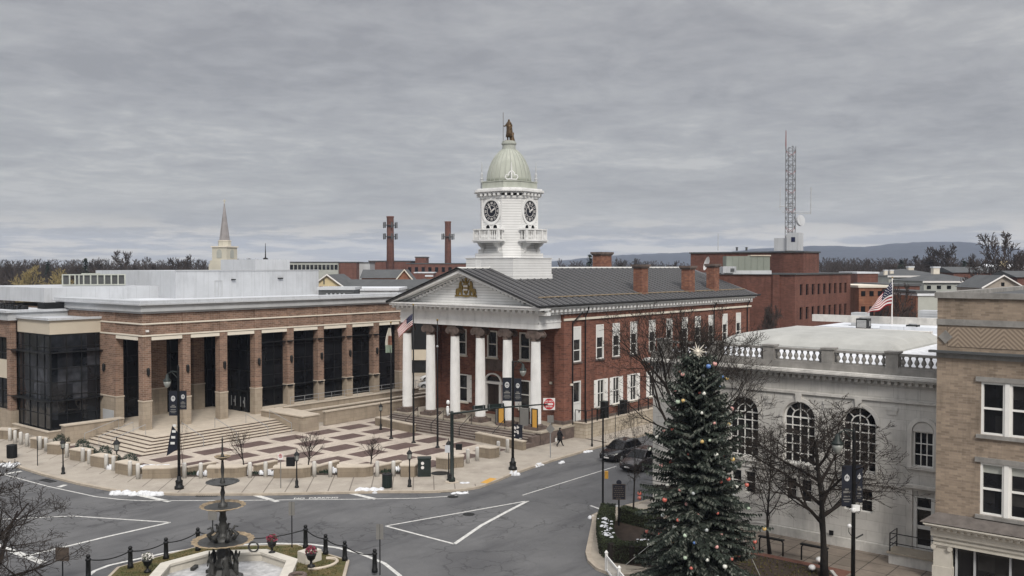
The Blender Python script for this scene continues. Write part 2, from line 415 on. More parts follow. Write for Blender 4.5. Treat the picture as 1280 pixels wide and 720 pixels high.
def _walk():
    t = NT('sidewalk_concrete'); p = t.pos(); x,y,z = t.sep(p)
    u = t.math('MULTIPLY', t.math('SUBTRACT',x,y), .70711); v = t.math('MULTIPLY', t.math('ADD',x,y), .70711)
    ln = t.ramp(t.math('ABSOLUTE',t.math('SUBTRACT',t.math('FRACT',t.math('DIVIDE',u,1.6)),.5)),[(.0,1),(.02,1),(.035,0)])
    zone = t.math('MULTIPLY', t.math('GREATER_THAN',x,37.0), t.math('LESS_THAN',x,54.0))
    px_ = t.ramp(t.math('ABSOLUTE',t.math('SUBTRACT',t.math('FRACT',t.math('DIVIDE',t.math('ADD',x,y),1.5)),.5)),[(.0,1),(.012,1),(.03,0)])
    n = t.noise(p,.5,6,.7); f = t.noise(p,7,3,.7)
    c = t.mix(t.ramp(n,[(.3,0),(.7,1)]), (.30,.265,.225), (.41,.37,.315))
    c = t.mix(t.ramp(f,[(.4,0),(.8,.3)]), c, (.24,.21,.18)); c = t.mix(t.ramp(t.noise(p,.3,6,.75),[(.52,0),(.7,.5)]), c, (.18,.155,.13))
    c = t.mix(t.math('MULTIPLY',t.math('MULTIPLY',ln,zone),.75), c, (.12,.10,.085))
    t.bump(f,.2,.02); return t.done(c,.9,0,.2)
M['sidewalk_concrete'] = _walk()
def _plaza():
    t = NT('plaza_paving'); p = t.pos(); x,y,z = t.sep(p)
    fx = t.math('FRACT', t.math('DIVIDE', t.math('SUBTRACT', x, 46.72), 4.2)); fy = t.math('FRACT', t.math('DIVIDE', t.math('SUBTRACT', y, 58.95), 3.86))
    m = t.math('MULTIPLY', t.math('LESS_THAN',fx,.765), t.math('LESS_THAN',fy,.55))
    n = t.noise(p,.6,6,.7); f = t.noise(p,6,3,.7)
    light = t.mix(t.ramp(n,[(.3,0),(.7,1)]), (.42,.365,.305), (.58,.51,.435))
    dark = t.mix(t.ramp(n,[(.3,0),(.7,1)]), (.088,.060,.054), (.14,.095,.086))
    b = t.n.new('ShaderNodeTexBrick'); t.link(p,b.inputs['Vector']); b.inputs['Scale'].default_value=1; b.inputs['Brick Width'].default_value=.4; b.inputs['Row Height'].default_value=.2
    b.inputs['Color1'].default_value=(1,1,1,1); b.inputs['Color2'].default_value=(.85,.85,.85,1); b.inputs['Mortar'].default_value=(.75,.75,.75,1); b.inputs['Mortar Size'].default_value=.012
    c = t.mix(1, t.mix(m, light, dark), b.outputs['Color'], 'MULTIPLY')
    c = t.mix(t.ramp(f,[(.45,0),(.8,.2)]), c, (.22,.18,.15)); c = t.mix(t.ramp(t.noise(p,.28,6,.75),[(.52,0),(.7,.42)]), c, (.16,.135,.115))   # damp and salt marks
    t.bump(f,.15,.02); return t.done(c,.88,0,.2)
M['plaza_paving'] = _plaza()
def _slabs():
    t = NT('paving_slabs'); p = t.pos()
    b = t.n.new('ShaderNodeTexBrick'); t.link(p,b.inputs['Vector']); b.offset=0; b.inputs['Scale'].default_value=1; b.inputs['Brick Width'].default_value=1.5; b.inputs['Row Height'].default_value=1.5
    b.inputs['Color1'].default_value=(.24,.20,.165,1); b.inputs['Color2'].default_value=(.20,.17,.14,1); b.inputs['Mortar'].default_value=(.07,.06,.05,1); b.inputs['Mortar Size'].default_value=.03
    c = t.mix(1, b.outputs['Color'], t.ramp(t.noise(p,.7,6,.7),[(.3,.7),(.7,1.2)]),'MULTIPLY')
    return t.done(c,.85,0,.25)
M['paving_slabs'] = _slabs()
M['brick_paving'] = plain('brick_paving', (.16,.075,.055), .9, .25, 4)
def _grass():
    t = NT('winter_grass'); p = t.pos()
    c = t.mix(t.ramp(t.noise(p,1.1,6,.7),[(.35,0),(.65,1)]), (.055,.066,.022), (.17,.125,.06))
    c = t.mix(t.ramp(t.noise(p,14,3,.7),[(.4,0),(.75,.7)]), c, (.03,.035,.014))
    t.bump(t.noise(p,20,3),.8,.06); return t.done(c,.95,0,.15)
M['winter_grass'] = _grass()
def _chev():
    t = NT('herringbone_brick'); x,y,z = t.sep(t.pos())
    k = t.math('PINGPONG', y, 1.1)
    w = t.math('FRACT', t.math('DIVIDE', t.math('ADD', k, z), .24))
    c = t.mix(t.ramp(w,[(.0,0),(.45,0),(.55,1),(1,1)]), (.32,.255,.195), (.20,.157,.12))
    return t.done(c,.9,0,.2)
M['herringbone_brick'] = _chev()
def _flag():
    return [M['flag_red'], M['flag_white'], M['flag_blue']]
# ---------------------------------------------------------------- sky, sun, camera
SUN_EL, SUN_AZ = R(40), R(-126)     # direction the light comes from (south, a little west)
w = bpy.data.worlds.new('World'); SC.world = w; w.use_nodes = True
nt = w.node_tree; N = nt.nodes; bg = N['Background']
def wn(kind, **kw):
    n = N.new(kind)
    for k, v in kw.items(): setattr(n, k, v)
    return n
sky = wn('ShaderNodeTexSky'); sky.sky_type = 'NISHITA'; sky.sun_disc = False
sky.sun_elevation = SUN_EL; sky.sun_rotation = R(90) - SUN_AZ; sky.air_density = 1; sky.dust_density = 2; sky.ozone_density = 1
tc = wn('ShaderNodeTexCoord'); sp = wn('ShaderNodeSeparateXYZ'); nt.links.new(tc.outputs['Generated'], sp.inputs[0])
def wm(op, a, b=None):
    n = wn('ShaderNodeMath', operation=op)
    for i, v in enumerate((a, b)):
        if v is None: continue
        if isinstance(v, bpy.types.NodeSocket): nt.links.new(v, n.inputs[i])
        else: n.inputs[i].default_value = v
    return n.outputs[0]
X_, Y_, Z_ = sp.outputs
zz = wm('ADD', wm('MAXIMUM', Z_, 0.0), 0.085)
cv = wn('ShaderNodeCombineXYZ'); nt.links.new(wm('DIVIDE', X_, zz), cv.inputs[0]); nt.links.new(wm('DIVIDE', Y_, zz), cv.inputs[1])
def wnoise(scale, detail, rough, vec=cv.outputs[0], dist=0):
    n = wn('ShaderNodeTexNoise'); nt.links.new(vec, n.inputs['Vector']); n.inputs['Scale'].default_value = scale
    n.inputs['Detail'].default_value = detail; n.inputs['Roughness'].default_value = rough; n.inputs['Distortion'].default_value = dist
    return n.outputs['Fac']
def wramp(f, stops):
    n = wn('ShaderNodeValToRGB'); nt.links.new(f, n.inputs[0]); e = n.color_ramp.elements
    while len(e) < len(stops): e.new(.5)
    for i, (p, c) in enumerate(stops): e[i].position = p; e[i].color = (*c, 1) if hasattr(c,'__len__') else (c,c,c,1)
    return n.outputs[0]
def wmix(f, a, b, mode='MIX'):
    n = wn('ShaderNodeMix', data_type='RGBA', blend_type=mode)
    for k, v in ((0, f), (6, a), (7, b)):
        if isinstance(v, bpy.types.NodeSocket): nt.links.new(v, n.inputs[k])
        else: n.inputs[k].default_value = (*v, 1) if hasattr(v,'__len__') else v
    return n.outputs[2]
big = wnoise(.55, 5, .55, dist=.4); mid = wnoise(2.6, 8, .66, dist=.5)
fin = wnoise(9, 6, .6)
cl = wm('ADD', wm('ADD', wm('MULTIPLY', big, .5), wm('MULTIPLY', mid, .35)), wm('MULTIPLY', fin, .15))
cloud = wramp(cl, [(.40, (1.80,1.79,1.85)), (.47, (2.14,2.13,2.18)), (.53, (2.42,2.41,2.43)), (.60, (3.0,2.96,2.92))])
# thin bright breaks low over the horizon
low = wm('MULTIPLY', wramp(Z_, [(0.0,0.3),(.010,1),(.03,.8),(.055,0)]), wramp(wnoise(1.1, 5, .6), [(.47,0),(.56,1)]))
cloud = wmix(wm('MULTIPLY', low, .8), cloud, (6.6,5.9,4.7))
horizon = wramp(Z_, [(.0,1),(.04,.8),(.11,0)])
cloud = wmix(wm('MULTIPLY', horizon, .5), cloud, (2.75,2.68,2.58))
# an overcast sky is brightest overhead
zen = wramp(Z_, [(.0,1.0/4.4),(.30,1.0/4.4),(.62,.62),(1,1)])
cloud = wmix(1.0, cloud, zen, 'MULTIPLY')
boost = wn('ShaderNodeVectorMath', operation='SCALE'); boost.inputs['Scale'].default_value = 4.4; nt.links.new(cloud, boost.inputs[0])
full = wmix(.95, sky.outputs[0], boost.outputs[0])
nt.links.new(full, bg.inputs['Color']); bg.inputs['Strength'].default_value = 0.10
sl = bpy.data.lights.new('sun', 'SUN'); sl.energy = 1.5; sl.angle = R(14); sl.color = (1, .95, .88)
so = bpy.data.objects.new('sun', sl); COL.objects.link(so)
ld = -Vector((math.cos(SUN_EL)*math.cos(SUN_AZ), math.cos(SUN_EL)*math.sin(SUN_AZ), math.sin(SUN_EL)))
so.rotation_euler = ld.to_track_quat('-Z', 'Y').to_euler(); so.location = (0, -60, 80)
cam = bpy.data.cameras.new('camera'); co = bpy.data.objects.new('camera', cam); COL.objects.link(co)
cam.sensor_width = 36; cam.lens = 36 * FPX / 1280; cam.clip_start = .5; cam.clip_end = 20000
co.matrix_world = Matrix(((RT.x,UP.x,-FW.x,0),(RT.y,UP.y,-FW.y,0),(RT.z,UP.z,-FW.z,HEYE),(0,0,0,1)))
SC.camera = co
vs = SC.view_settings; vs.view_transform = 'Standard'; vs.look = 'None'; vs.exposure = 0.80; vs.gamma = 1; vs.use_curve_mapping = False
SC.render.engine = 'CYCLES'; SC.cycles.use_denoising = True
try: SC.cycles.denoiser = 'OPENIMAGEDENOISE'
except Exception: pass
SC.cycles.max_bounces = 6; SC.cycles.diffuse_bounces = 3; SC.cycles.glossy_bounces = 3; SC.cycles.volume_bounces = 1
SC.cycles.sample_clamp_indirect = 4
# haze in the air between the square and the ridge
hz = MB().box(-5600, 5600, -5600, 5600, -3.0, 190)
hm = bpy.data.materials.new('haze'); hm.use_nodes = True; hn = hm.node_tree; hn.nodes.remove(hn.nodes['Principled BSDF'])
pv = hn.nodes.new('ShaderNodeVolumePrincipled'); pv.inputs['Color'].default_value = (.60,.69,.86,1); pv.inputs['Density'].default_value = 0.00013; pv.inputs['Anisotropy'].default_value = 0
hn.links.new(pv.outputs[0], hn.nodes['Material Output'].inputs['Volume'])
tag(hz.build('haze', hm), kind='stuff')
# ---------------------------------------------------------------- ground, roads, pavements
ZR = -0.15
g = MB(); n = 40
def gz(x, y):
    d = math.hypot(x, y); return -0.30 + max(0, (d-700))*0.004
ring = [(0,1)] 
rads = [0, 60, 160, 300, 500, 800, 1200, 1800, 2600, 3600, 5200]
vsg = [(0,0,-.30)]; fsg = []
for r_ in rads[1:]:
    for k in range(n):
        a = 2*math.pi*k/n; vsg.append((r_*math.cos(a), r_*math.sin(a), -.30 if r_ < 700 else -.30 - r_*0.0002))
for k in range(n): fsg.append((0, 1+k, 1+(k+1)%n))
for j in range(len(rads)-2):
    for k in range(n): fsg.append((1+j*n+k, 1+(j+1)*n+k, 1+(j+1)*n+(k+1)%n, 1+j*n+(k+1)%n))
g.add(vsg, fsg); struct(g, 'ground', M['terrain'])
struct(MB().box(-60, 260, -60, 190, -.29, ZR), 'road', M['asphalt'])

curb = [(34.0,175),(34.01,86.1),(34.05,78),(34.4,72.5),(35.02,68.4),(36.0,66.0),(37.44,63.5),(41.63,58.45),(47.86,52.1),(49.9,49.6),(51.3,48.35),(52.4,47.75),(53.6,47.5),(56,47.85),(58.63,48.4),(65,49.1),(71.7,49.4),(170,49.6)]
block = curb + [(170,175)]
struct(MB().prism(block, -.28, 0.0), 'sidewalk', M['sidewalk_concrete'])
def strip(mb, pts, w, z0, z1, side=1):
    """a band of width w along a polyline, to its left (side=1) or right"""
    P = [Vector((p[0],p[1],0)) for p in pts]; Q = []
    for i,p in enumerate(P):
        t = (P[min(i+1,len(P)-1)]-P[max(i-1,0)]).normalized(); Q.append(p + Vector((-t.y,t.x,0))*w*side)
    for i in range(len(P)-1):
        a,b,c,d = P[i],P[i+1],Q[i+1],Q[i]
        vs = [(q.x,q.y,z) for z in (z0,z1) for q in (a,b,c,d)]
        fs = [(4,5,6,7),(0,1,5,4),(2,3,7,6)] if side>0 else [(7,6,5,4),(4,5,1,0),(6,7,3,2)]
        if i == 0: fs.append((0,4,7,3))
        if i == len(P)-2: fs.append((1,2,6,5))
        mb.add(vs, fs)
    return mb
struct(strip(MB(), curb, .02, -.2, .012, -1) if 0 else strip(strip(MB(), curb, .26, .002, .014, 1), curb, .03, -.2, .014, -1), 'kerb', M['curb'])
plaza = [(40.4,78.6),(40.4,69.9),(53.4,55.0),(66.0,55.0),(67.2,74.6),(73.5,78.45),(60,78.8),(42.9,78.35),(42.0,90),(40.4,90)]
struct(MB().sheet(plaza, .006), 'plaza', M['plaza_paving'])

# the south-east block: kerb, narrow walk, planting bed and the bank's pavement
seb = [(170,35.0),(62,34.9),(57,35.6),(53.4,36.2),(52.3,36.1),(51.2,35.3),(45.3,31.7),(44.1,30.7),(43.3,29.6),(43.05,28.7),(43.3,27.8),(44.0,26.9),(44.2,24),(43,10),(42,-60),(170,-60)]
struct(MB().prism(seb, -.28, 0), 'sidewalk', M['concrete_old'])
struct(strip(strip(MB(), seb[:13], .28, .002, .014, 1), seb[:13], .03, -.2, .014, -1), 'kerb', M['curb'])
struct(MB().sheet([(51.9,33.0),(56.2,33.0),(56.2,-20),(47.5,-20),(47.5,18.6),(51.4,18.6)], .006), 'sidewalk', M['paving_slabs'])
struct(MB().sheet([(51.2,25.0),(51.75,25.0),(51.75,18.2),(47.6,18.2),(47.6,18.9),(51.2,18.9)], .012), 'brick_border', M['brick_paving'])
struct(MB().sheet([(51.6,34.4),(52.6,33.6),(51.2,25.0),(51.2,18.9),(47.6,18.9),(44.9,22),(45.2,27.0),(44.6,29.3),(45.6,30.4)], .009), 'planting_bed', M['soil'])
bed = MB()
for k in range(900):
    x = rnd.uniform(46,51); y = rnd.uniform(19,25)
    a = rnd.uniform(0,6.28); s_ = rnd.uniform(.03,.08)
    bed.add([(x-s_*math.cos(a),y-s_*math.sin(a),.01),(x+s_*math.cos(a),y+s_*math.sin(a),.01),(x+rnd.uniform(-.05,.05),y+rnd.uniform(-.05,.05),rnd.uniform(.06,.14))],[(0,1,2)])
tag(bed.build('grass', M['winter_grass']), kind='stuff')
struct(MB().sheet([(x,y) for x,y in [(66.5,35.4),(150,35.4),(150,33.2),(60,33.2),(54,35.0)]], .008), 'sidewalk', M['sidewalk_concrete'])

# painted lines
def line(pts, w, name='road_marking'):
    mb = MB(); P = [Vector((p[0],p[1],0)) for p in pts]
    L, Rr = [], []
    for i,p in enumerate(P):
        t = (P[min(i+1,len(P)-1)]-P[max(i-1,0)]).normalized(); q = Vector((-t.y,t.x,0))*w/2
        L.append(p+q); Rr.append(p-q)
    for i in range(len(P)-1):
        mb.add([(q.x,q.y,ZR+.005) for q in (Rr[i],Rr[i+1],L[i+1],L[i])],[(0,1,2,3)])
    return struct(mb, name, M['paint_mark'])
line([(31.7,175),(32.0,92),(32.2,81.5),(32.67,73.9),(33.46,67.8),(34.2,65.6),(35.12,63.9),(39.65,58.6),(45.11,52.5),(48.3,49.1),(50.0,47.8),(50.9,47.4)], .13)
line([(24.2,50.4),(25.2,51.3),(26.2,51.6),(27.3,51.5),(29.4,51.25),(31.4,50.6),(33.1,49.4),(34.9,47.7),(36.1,46.0),(36.7,44.2),(36.85,42.2),(36.5,39.7),(35.6,37.5),(34.4,35.6)], .24)
T1 = [(41.84,45.37),(52.99,42.25),(41.81,39.14)]
line([T1[0],T1[1]], .16); line([T1[1],(49.5,41.45),(46,40.6),(41.81,39.14)], .26); line([T1[2],T1[0]], .18)
T2 = [(33.25,57.13),(29.81,63.81),(23.56,57.02)]
line([T2[0],T2[1]], .16); line([T2[0],(29,57.2),T2[2]], .22); line([(23.4,66.6),(24.0,55.0)], .45); line([(25.4,67.5),(29.8,63.8)], .16)
for a,b in (((165,617),(212,627)),((312,617),(347,627)),((436,616),(470,624)),((3,593),(27,589)),((73,609),(82,606))):
    line([G(*a,ZR),G(*b,ZR)], .42)
line([(54.0,43.6),(67,43.75)], .12); line([(72,43.8),(110,44)], .12)
line([G(770,632,ZR),G(800,640,ZR)], .3); line([G(738,632,ZR),G(752,637,ZR)], .2)
line([G(555,612,ZR),G(586,617,ZR),G(583,611,ZR)], .12)
a, b = G(366,623.2,ZR), G(424,622.2,ZR)
ux = Vector((b[0]-a[0], b[1]-a[1], 0)); uy = Vector((-ux.y, ux.x, 0)).normalized()
Mt = frame(((a[0]+b[0])/2,(a[1]+b[1])/2,ZR+.006), ux, uy)
t_ = MB(); t_.add(*text_mesh('NO  PARKING', 1.0, Mt @ Matrix.Scale(ux.length/6.6*1.0,4), .001, .03)); struct(t_, 'road_lettering', M['paint_mark'])
# manhole covers, drains
def mh(px,py,r,name='manhole_cover',label='', z=ZR):
    x,y = G(px,py,z)
    mb = MB().lathe([(r,0),(r,.012),(r*.8,.016),(r*.78,.010),(.02,.012)], 20, (x,y,z+.001)); return single(mb, name, M['black_metal'], label, 'manhole cover')
mh(566,621,.42,label='round iron manhole cover inside the white painted triangle')
mh(586,643,.42,label='round iron manhole cover in the cracked asphalt below the white painted triangle')
mh(550,591.5,.75,label='dark round cover in the sidewalk by the green utility box', z=.012)
def drain(px,py,ang,label,lx=1.6,ly=.6):
    x,y = G(px,py,ZR); t = thing('storm_drain', label, 'drain', (x,y,ZR+.002), ang)
    mb = MB(); mb.box(-lx/2,lx/2,-ly/2,-ly/2+.06,0,.02).box(-lx/2,lx/2,ly/2-.06,ly/2,0,.02).box(-lx/2,-lx/2+.06,-ly/2+.06,ly/2-.06,0,.02).box(lx/2-.06,lx/2,-ly/2+.06,ly/2-.06,0,.02)
    mb.build('frame', M['black_metal'], t, local=True)
    mb = MB()
    for k in range(9): x_ = -lx/2+.12+k*(lx-.24)/8; mb.box(x_-.03,x_+.03,-ly/2+.06,ly/2-.06,.002,.016)
    mb.build('grate', M['black_metal'], t, local=True)
drain(259,619.5,R(-49),'dark storm drain grate beside the kerb behind the fountain')
drain(60,601,R(-84),'dark storm drain grate beside the kerb at far left of the road')
drain(562,614.5,R(-40),'storm drain opening at the kerb corner by the traffic signal post',1.4,.5)
single(MB().sheet([G(601,603),G(622,598.2),G(619,596.5),G(606,600.8)] and [G(600.5,603.5),G(609,604.6),G(621,598.6),G(613,597.4)], .018), 'tactile_strip', M['orange_sign'], 'yellow tactile paving patch at the kerb corner', 'paving')

# ---------------------------------------------------------------- snow heaps
def snow(px, py, wpx, label, z=0.0, h=.25, seed=1, ang=None, ratio=.4):
    r = random.Random(seed); x,y = G(px,py,z); L = wpx/ FPX * math.hypot(x,y)
    ang = math.atan2(-FW.x, FW.y) if ang is None else ang
    mb = MB(); c,s_ = math.cos(ang), math.sin(ang)
    for k in range(max(9,int(wpx*1.1))):
        a = r.uniform(-.5,.5)*L; b = r.uniform(-.5,.5)*L*ratio; rr = r.uniform(.08,.3)*min(1,.5+L/4)
        mb.ball((x+a*c-b*s_, y+a*s_+b*c, z+.01), rr, 8, 5, (r.uniform(.8,1.6),r.uniform(.8,1.4),h/rr*r.uniform(.5,1.15)))
    return single(mb, 'snow_heap', M['snow'], label, 'snow', 'leftover snow heaps', smooth=True)
CA = R(-49)
for i,(px,py,wp,lab,z,h,an,ra) in enumerate([
    (15,582.5,24,'dirty snow heap at the road edge near the left black trash can',ZR,.28,R(-86),.4),
    (170,618,60,'longest strip of melting snow along the kerb near the tall bannered lamp',ZR,.26,R(-55),.12),
    (462,615,32,'snow heap at the kerb in front of the green trash can',ZR,.3,CA,.35),
    (192,583,30,'snow lying on top of the low wall behind the tall bannered lamp',.72,.12,CA,.2),
    (137,586.5,5,'small snow clump between two bollards left of the tall bannered lamp',0,.4,None,.4),
    (253,594,10,'snow heap behind the bollard left of the fountain spire',0,.45,None,.4),
    (307,593,7,'snow clump at the foot of the first sapling',0,.4,None,.4),
    (334,593,18,'snow heap among the bollards left of the no parking sign post',0,.4,None,.4),
    (419,591,6,'snow clump against the low wall by the second sapling',0,.45,None,.4),
    (497,589.5,8,'snow clump behind the low wall left of the green utility box',0,.45,None,.4),
    (581,604,9,'thin patch of snow on the sidewalk right of the signal post',0,.06,None,.5),
    (643,594,10,'round snow heap at the kerb by the lamp with two black banners',ZR,.4,None,.5),
    (672,582.5,16,'strip of snow along the kerb below the back of the diamond sign',ZR,.22,R(8),.25),
    (702,579,0 or 8,'small snow clump at the kerb right of the diamond sign back',ZR,.18,R(8),.3),
    (735,565,12,'snow patch at the kerb corner by the front of the black car',ZR,.14,R(3),.4),
    (740,648,6,'snow lump at the tip of the kerb beside the hedge',ZR,.2,None,.5),
    (521,537,12,'snow heap beside the low wall near the flagpole with the striped flag',0,.3,None,.4),
    (574,616.5,18,'white snow patch beside the drain at the sidewalk corner',ZR,.05,CA,.5)]):
    snow(px,py,wp,lab,z,h,i+3,an,ra)

# ---------------------------------------------------------------- low stone walls round the plaza
def lowwall(poly, h, label, top=.09, over=.05, name='low_wall', z0=0):
    cx = sum(p[0] for p in poly)/len(poly); cy = sum(p[1] for p in poly)/len(poly)
    t = thing(name, label, 'low wall', (cx,cy,z0), 0, 'low stone walls edging the plaza')
    MB().prism(poly, z0-.05, z0+h-top).build('wall', M['wall_stone'], t)
    big = []
    for p in poly:
        d = math.hypot(p[0]-cx,p[1]-cy); k = 1+over/max(d,.1); big.append((cx+(p[0]-cx)*k, cy+(p[1]-cy)*k))
    MB().prism(big, z0+h-top, z0+h).build('capstone', M['cap_stone'], t)
    return t
def wpoly(px0, px1, py0, py1, back=1.0, bev=.35):
    """block whose street face runs between two surveyed ground points, with bevelled ends"""
    a = Vector(G(px0,py0)); b = Vector(G(px1,py1)); t = (b-a).normalized(); q = Vector((-t.y,t.x)) 
    if q.dot(a) < 0: q = -q
    return [tuple(a+t*bev*.0), tuple(b), tuple(b+t*bev+q*.45), tuple(b+t*bev+q*back), tuple(a-t*.1+q*back), tuple(a-t*.1+q*.45)]
for i,(a,b,ya,yb,h,bk,bv,lab) in enumerate([
    (-8,11,548.5,549.5,.95,1.2,.2,'low stone wall at the far left edge beside the hedge row'),
    (38,47,560,561,.95,1.0,.2,'short low stone wall between two bollard pairs below the glass corner bay'),
    (59,73,567.3,568.5,.95,1.1,.25,'low stone wall just left of the small black lamp post'),
    (87,100,574.5,576.8,.95,1.1,.3,'low stone wall just right of the small black lamp post'),
    (113,130,582.5,585.4,.95,1.1,.3,'low stone wall below the stair handrails'),
    (144,160,591.5,594.8,.95,1.1,.3,'low stone wall at the bend below the corner of the steps'),
    (178,212,598.5,598,.85,1.15,.7,'long low wall with snow behind it at the tall bannered lamp'),
    (259,296,597.6,597.2,.85,1.15,.6,'low stone wall behind the fountain spire'),
    (342,376,597.8,597.6,.85,1.15,.7,'low stone wall behind the small no parking sign post'),
    (422,456,596.8,596.4,.85,1.15,.6,'low stone wall between the second and third saplings'),
    (501,518,596.3,596.3,.95,1.0,.15,'short low wall touching the green utility box'),
    (545,559,585.5,587,.95,.9,.25,'low stone wall left of the signal post foot'),
    (566,579,585.0,584,.95,.9,.2,'low stone wall right of the signal post foot'),
    (598,612,571.5,573.4,.95,1.1,.3,'low stone wall between the bollard pairs in front of the portico')]):
    lowwall(wpoly(a,b,ya,yb,bk,bv), h, lab)
lowwall([(66.6,53.75),(67.15,53.75),(67.9,60.2),(67.3,60.2)], .85, 'long low wall in front of the portico steps by the poster stand')
lowwall([(66.5,68.2),(67.1,68.2),(67.9,74.6),(67.3,74.6)], .85, 'long low wall at the left end of the portico steps')
for i,(pts,lab) in enumerate([
    ([(321,589),(347,583.5)],'seat wall behind the bollards left of the second sapling'),
    ([(235,592),(270,585.5)],'seat wall behind the bollards left of the fountain spire'),
    ([(394,592),(424,583.5)],'seat wall behind the bollards between second and third saplings'),
    ([(475,590),(502,584)],'seat wall behind the bollards left of the green utility box')]):
    a = Vector(G(*pts[0])); b = Vector(G(*pts[1])); t = (b-a).normalized(); q = Vector((-t.y,t.x))*.45
    lowwall([tuple(a),tuple(b),tuple(b+q),tuple(a+q)], .55, lab, name='seat_wall')
    for k,(px,py) in enumerate([]): pass

for (a,b) in (((222,600),(258,600)),((305,599.5),(341,599.5)),((386,598),(421,598)),((466,597),(500,597))):
    p,q=Vector(G(a[0],a[1]-3)),Vector(G(b[0],b[1]-3)); t=(q-p).normalized(); n_=Vector((-t.y,t.x)); n_=n_ if n_.dot(p)>0 else -n_
    struct(MB().sheet([tuple(p+n_*.3),tuple(q+n_*.3),tuple(q+n_*1.9),tuple(p+n_*1.9)],.016),'planting_bed',M['soil'])
    gb=MB(); r_=random.Random(a[0])
    for k in range(160):
        c=p+t*r_.uniform(.1,(q-p).length-.1)+n_*r_.uniform(.8,1.8); s_=r_.uniform(.03,.09); an=r_.uniform(0,6.28); gb.add([(c.x-s_*math.cos(an),c.y-s_*math.sin(an),.016),(c.x+s_*math.cos(an),c.y+s_*math.sin(an),.016),(c.x+r_.uniform(-.1,.1),c.y+r_.uniform(-.1,.1),r_.uniform(.1,.3))],[(0,1,2)])
    tag(gb.build('ground_cover',M['conifer']),kind='stuff')
# ---------------------------------------------------------------- bollards
BN = ['leftmost of the row of stone bollards at the far left hedge','second of the row of stone bollards at the far left hedge','third of the row of stone bollards at the far left hedge','last of the row of stone bollards at the far left hedge',
 'stone bollard right of the short wall below the glass bay','stone bollard just left of the wall by the small black lamp post','stone bollard standing behind the small black lamp post','left stone bollard with a dark plant behind it under the stair handrails','right stone bollard with a dark plant behind it under the stair handrails',
 'left stone bollard in front of the black lantern post by the steps','right stone bollard in front of the black lantern post by the steps','left stone bollard at the bend left of the snow topped wall','right stone bollard touching the snow topped wall','stone bollard just right of the tall bannered lamp','stone bollard with snow behind it left of the fountain spire',
 'stone bollard at the foot of the first sapling','stone bollard left of the no parking sign post','stone bollard just right of the second sapling','stone bollard left of the wall between second and third saplings','stone bollard just right of the third sapling','stone bollard just left of the green utility box wall',
 'stone bollard right of the signal post foot','stone bollard touching the wall in front of the portico','left stone bollard before the long wall at the portico steps','right stone bollard before the long wall at the portico steps']
BP = [(38.56,95.25),(38.36,93.57),(38.35,92.32),(38.39,91.03),(38.47,88.53),(38.49,87.33),(38.37,82.98),(38.38,80.04),(38.35,78.8),(38.34,75.82),(38.35,74.61),(38.24,71.73),(38.14,70.29),(40.66,67.68),(41.49,66.67),(44.09,63.74),(45.06,63.01),(47.64,60.07),(48.39,58.98),(50.88,56.15),(51.84,55.26),(59.31,53.92),(60.57,53.95),(63.72,54.21),(65.05,54.25)]
bm_ = MB().lathe([(.165,0),(.165,1.12),(.15,1.2),(.09,1.24)], 12, BP[0]+(0,))
for i,(p,l) in enumerate(zip(BP,BN)):
    if i == 0: b0 = single(MB().lathe([(.165,-.02),(.165,1.12),(.15,1.2),(.09,1.24)], 12), 'stone_bollard', M['trim_limestone'], l, 'bollard', 'stone bollards round the plaza', True); b0.location=(*p,0)
    else:
        c = b0.copy(); COL.objects.link(c); c.location=(*p,0); c['label']=l; c.rotation_euler.z=i
# shrubs in the planter pockets on the left
def shrub(x,y,w,h,label,mat='hedge_leaf',seed=0,n=700,cat='shrub'):
    r = random.Random(seed); mb = MB()
    for k in range(n):
        a=r.uniform(0,6.28); e=math.acos(r.uniform(-.2,1)); q=r.uniform(.65,1)
        p=Vector((x+w*q*math.sin(e)*math.cos(a), y+w*q*math.sin(e)*math.sin(a), max(.02,h*(.15+.85*q*max(0,math.cos(e))))))
        d=Vector((r.uniform(-1,1),r.uniform(-1,1),r.uniform(-.3,1))).normalized()*r.uniform(.06,.12); e2=d.orthogonal().normalized()*r.uniform(.03,.06)
        mb.add([p-e2,p+e2,p+d],[(0,1,2)])
    return single(mb,'shrub',M[mat],label,cat)
for i,(px,py,lab,w) in enumerate([(72,556,'dark shrub behind the wall left of the small black lamp post',.8),(98,563,'dark shrub behind the wall right of the small black lamp post',.7),(108,573,'dark shrub between the bollards under the stair handrails',.6),(125,572,'dark shrub behind the wall below the stair handrails',.7),(138,583,'dark shrub beside the black lantern post',.6),(157,582,'dark shrub behind the wall at the bend',.7)]):
    x,y = G(px,py); shrub(x+.4,y,w,1.05,lab,'conifer',i,900)
hx = MB(); rr = random.Random(4)
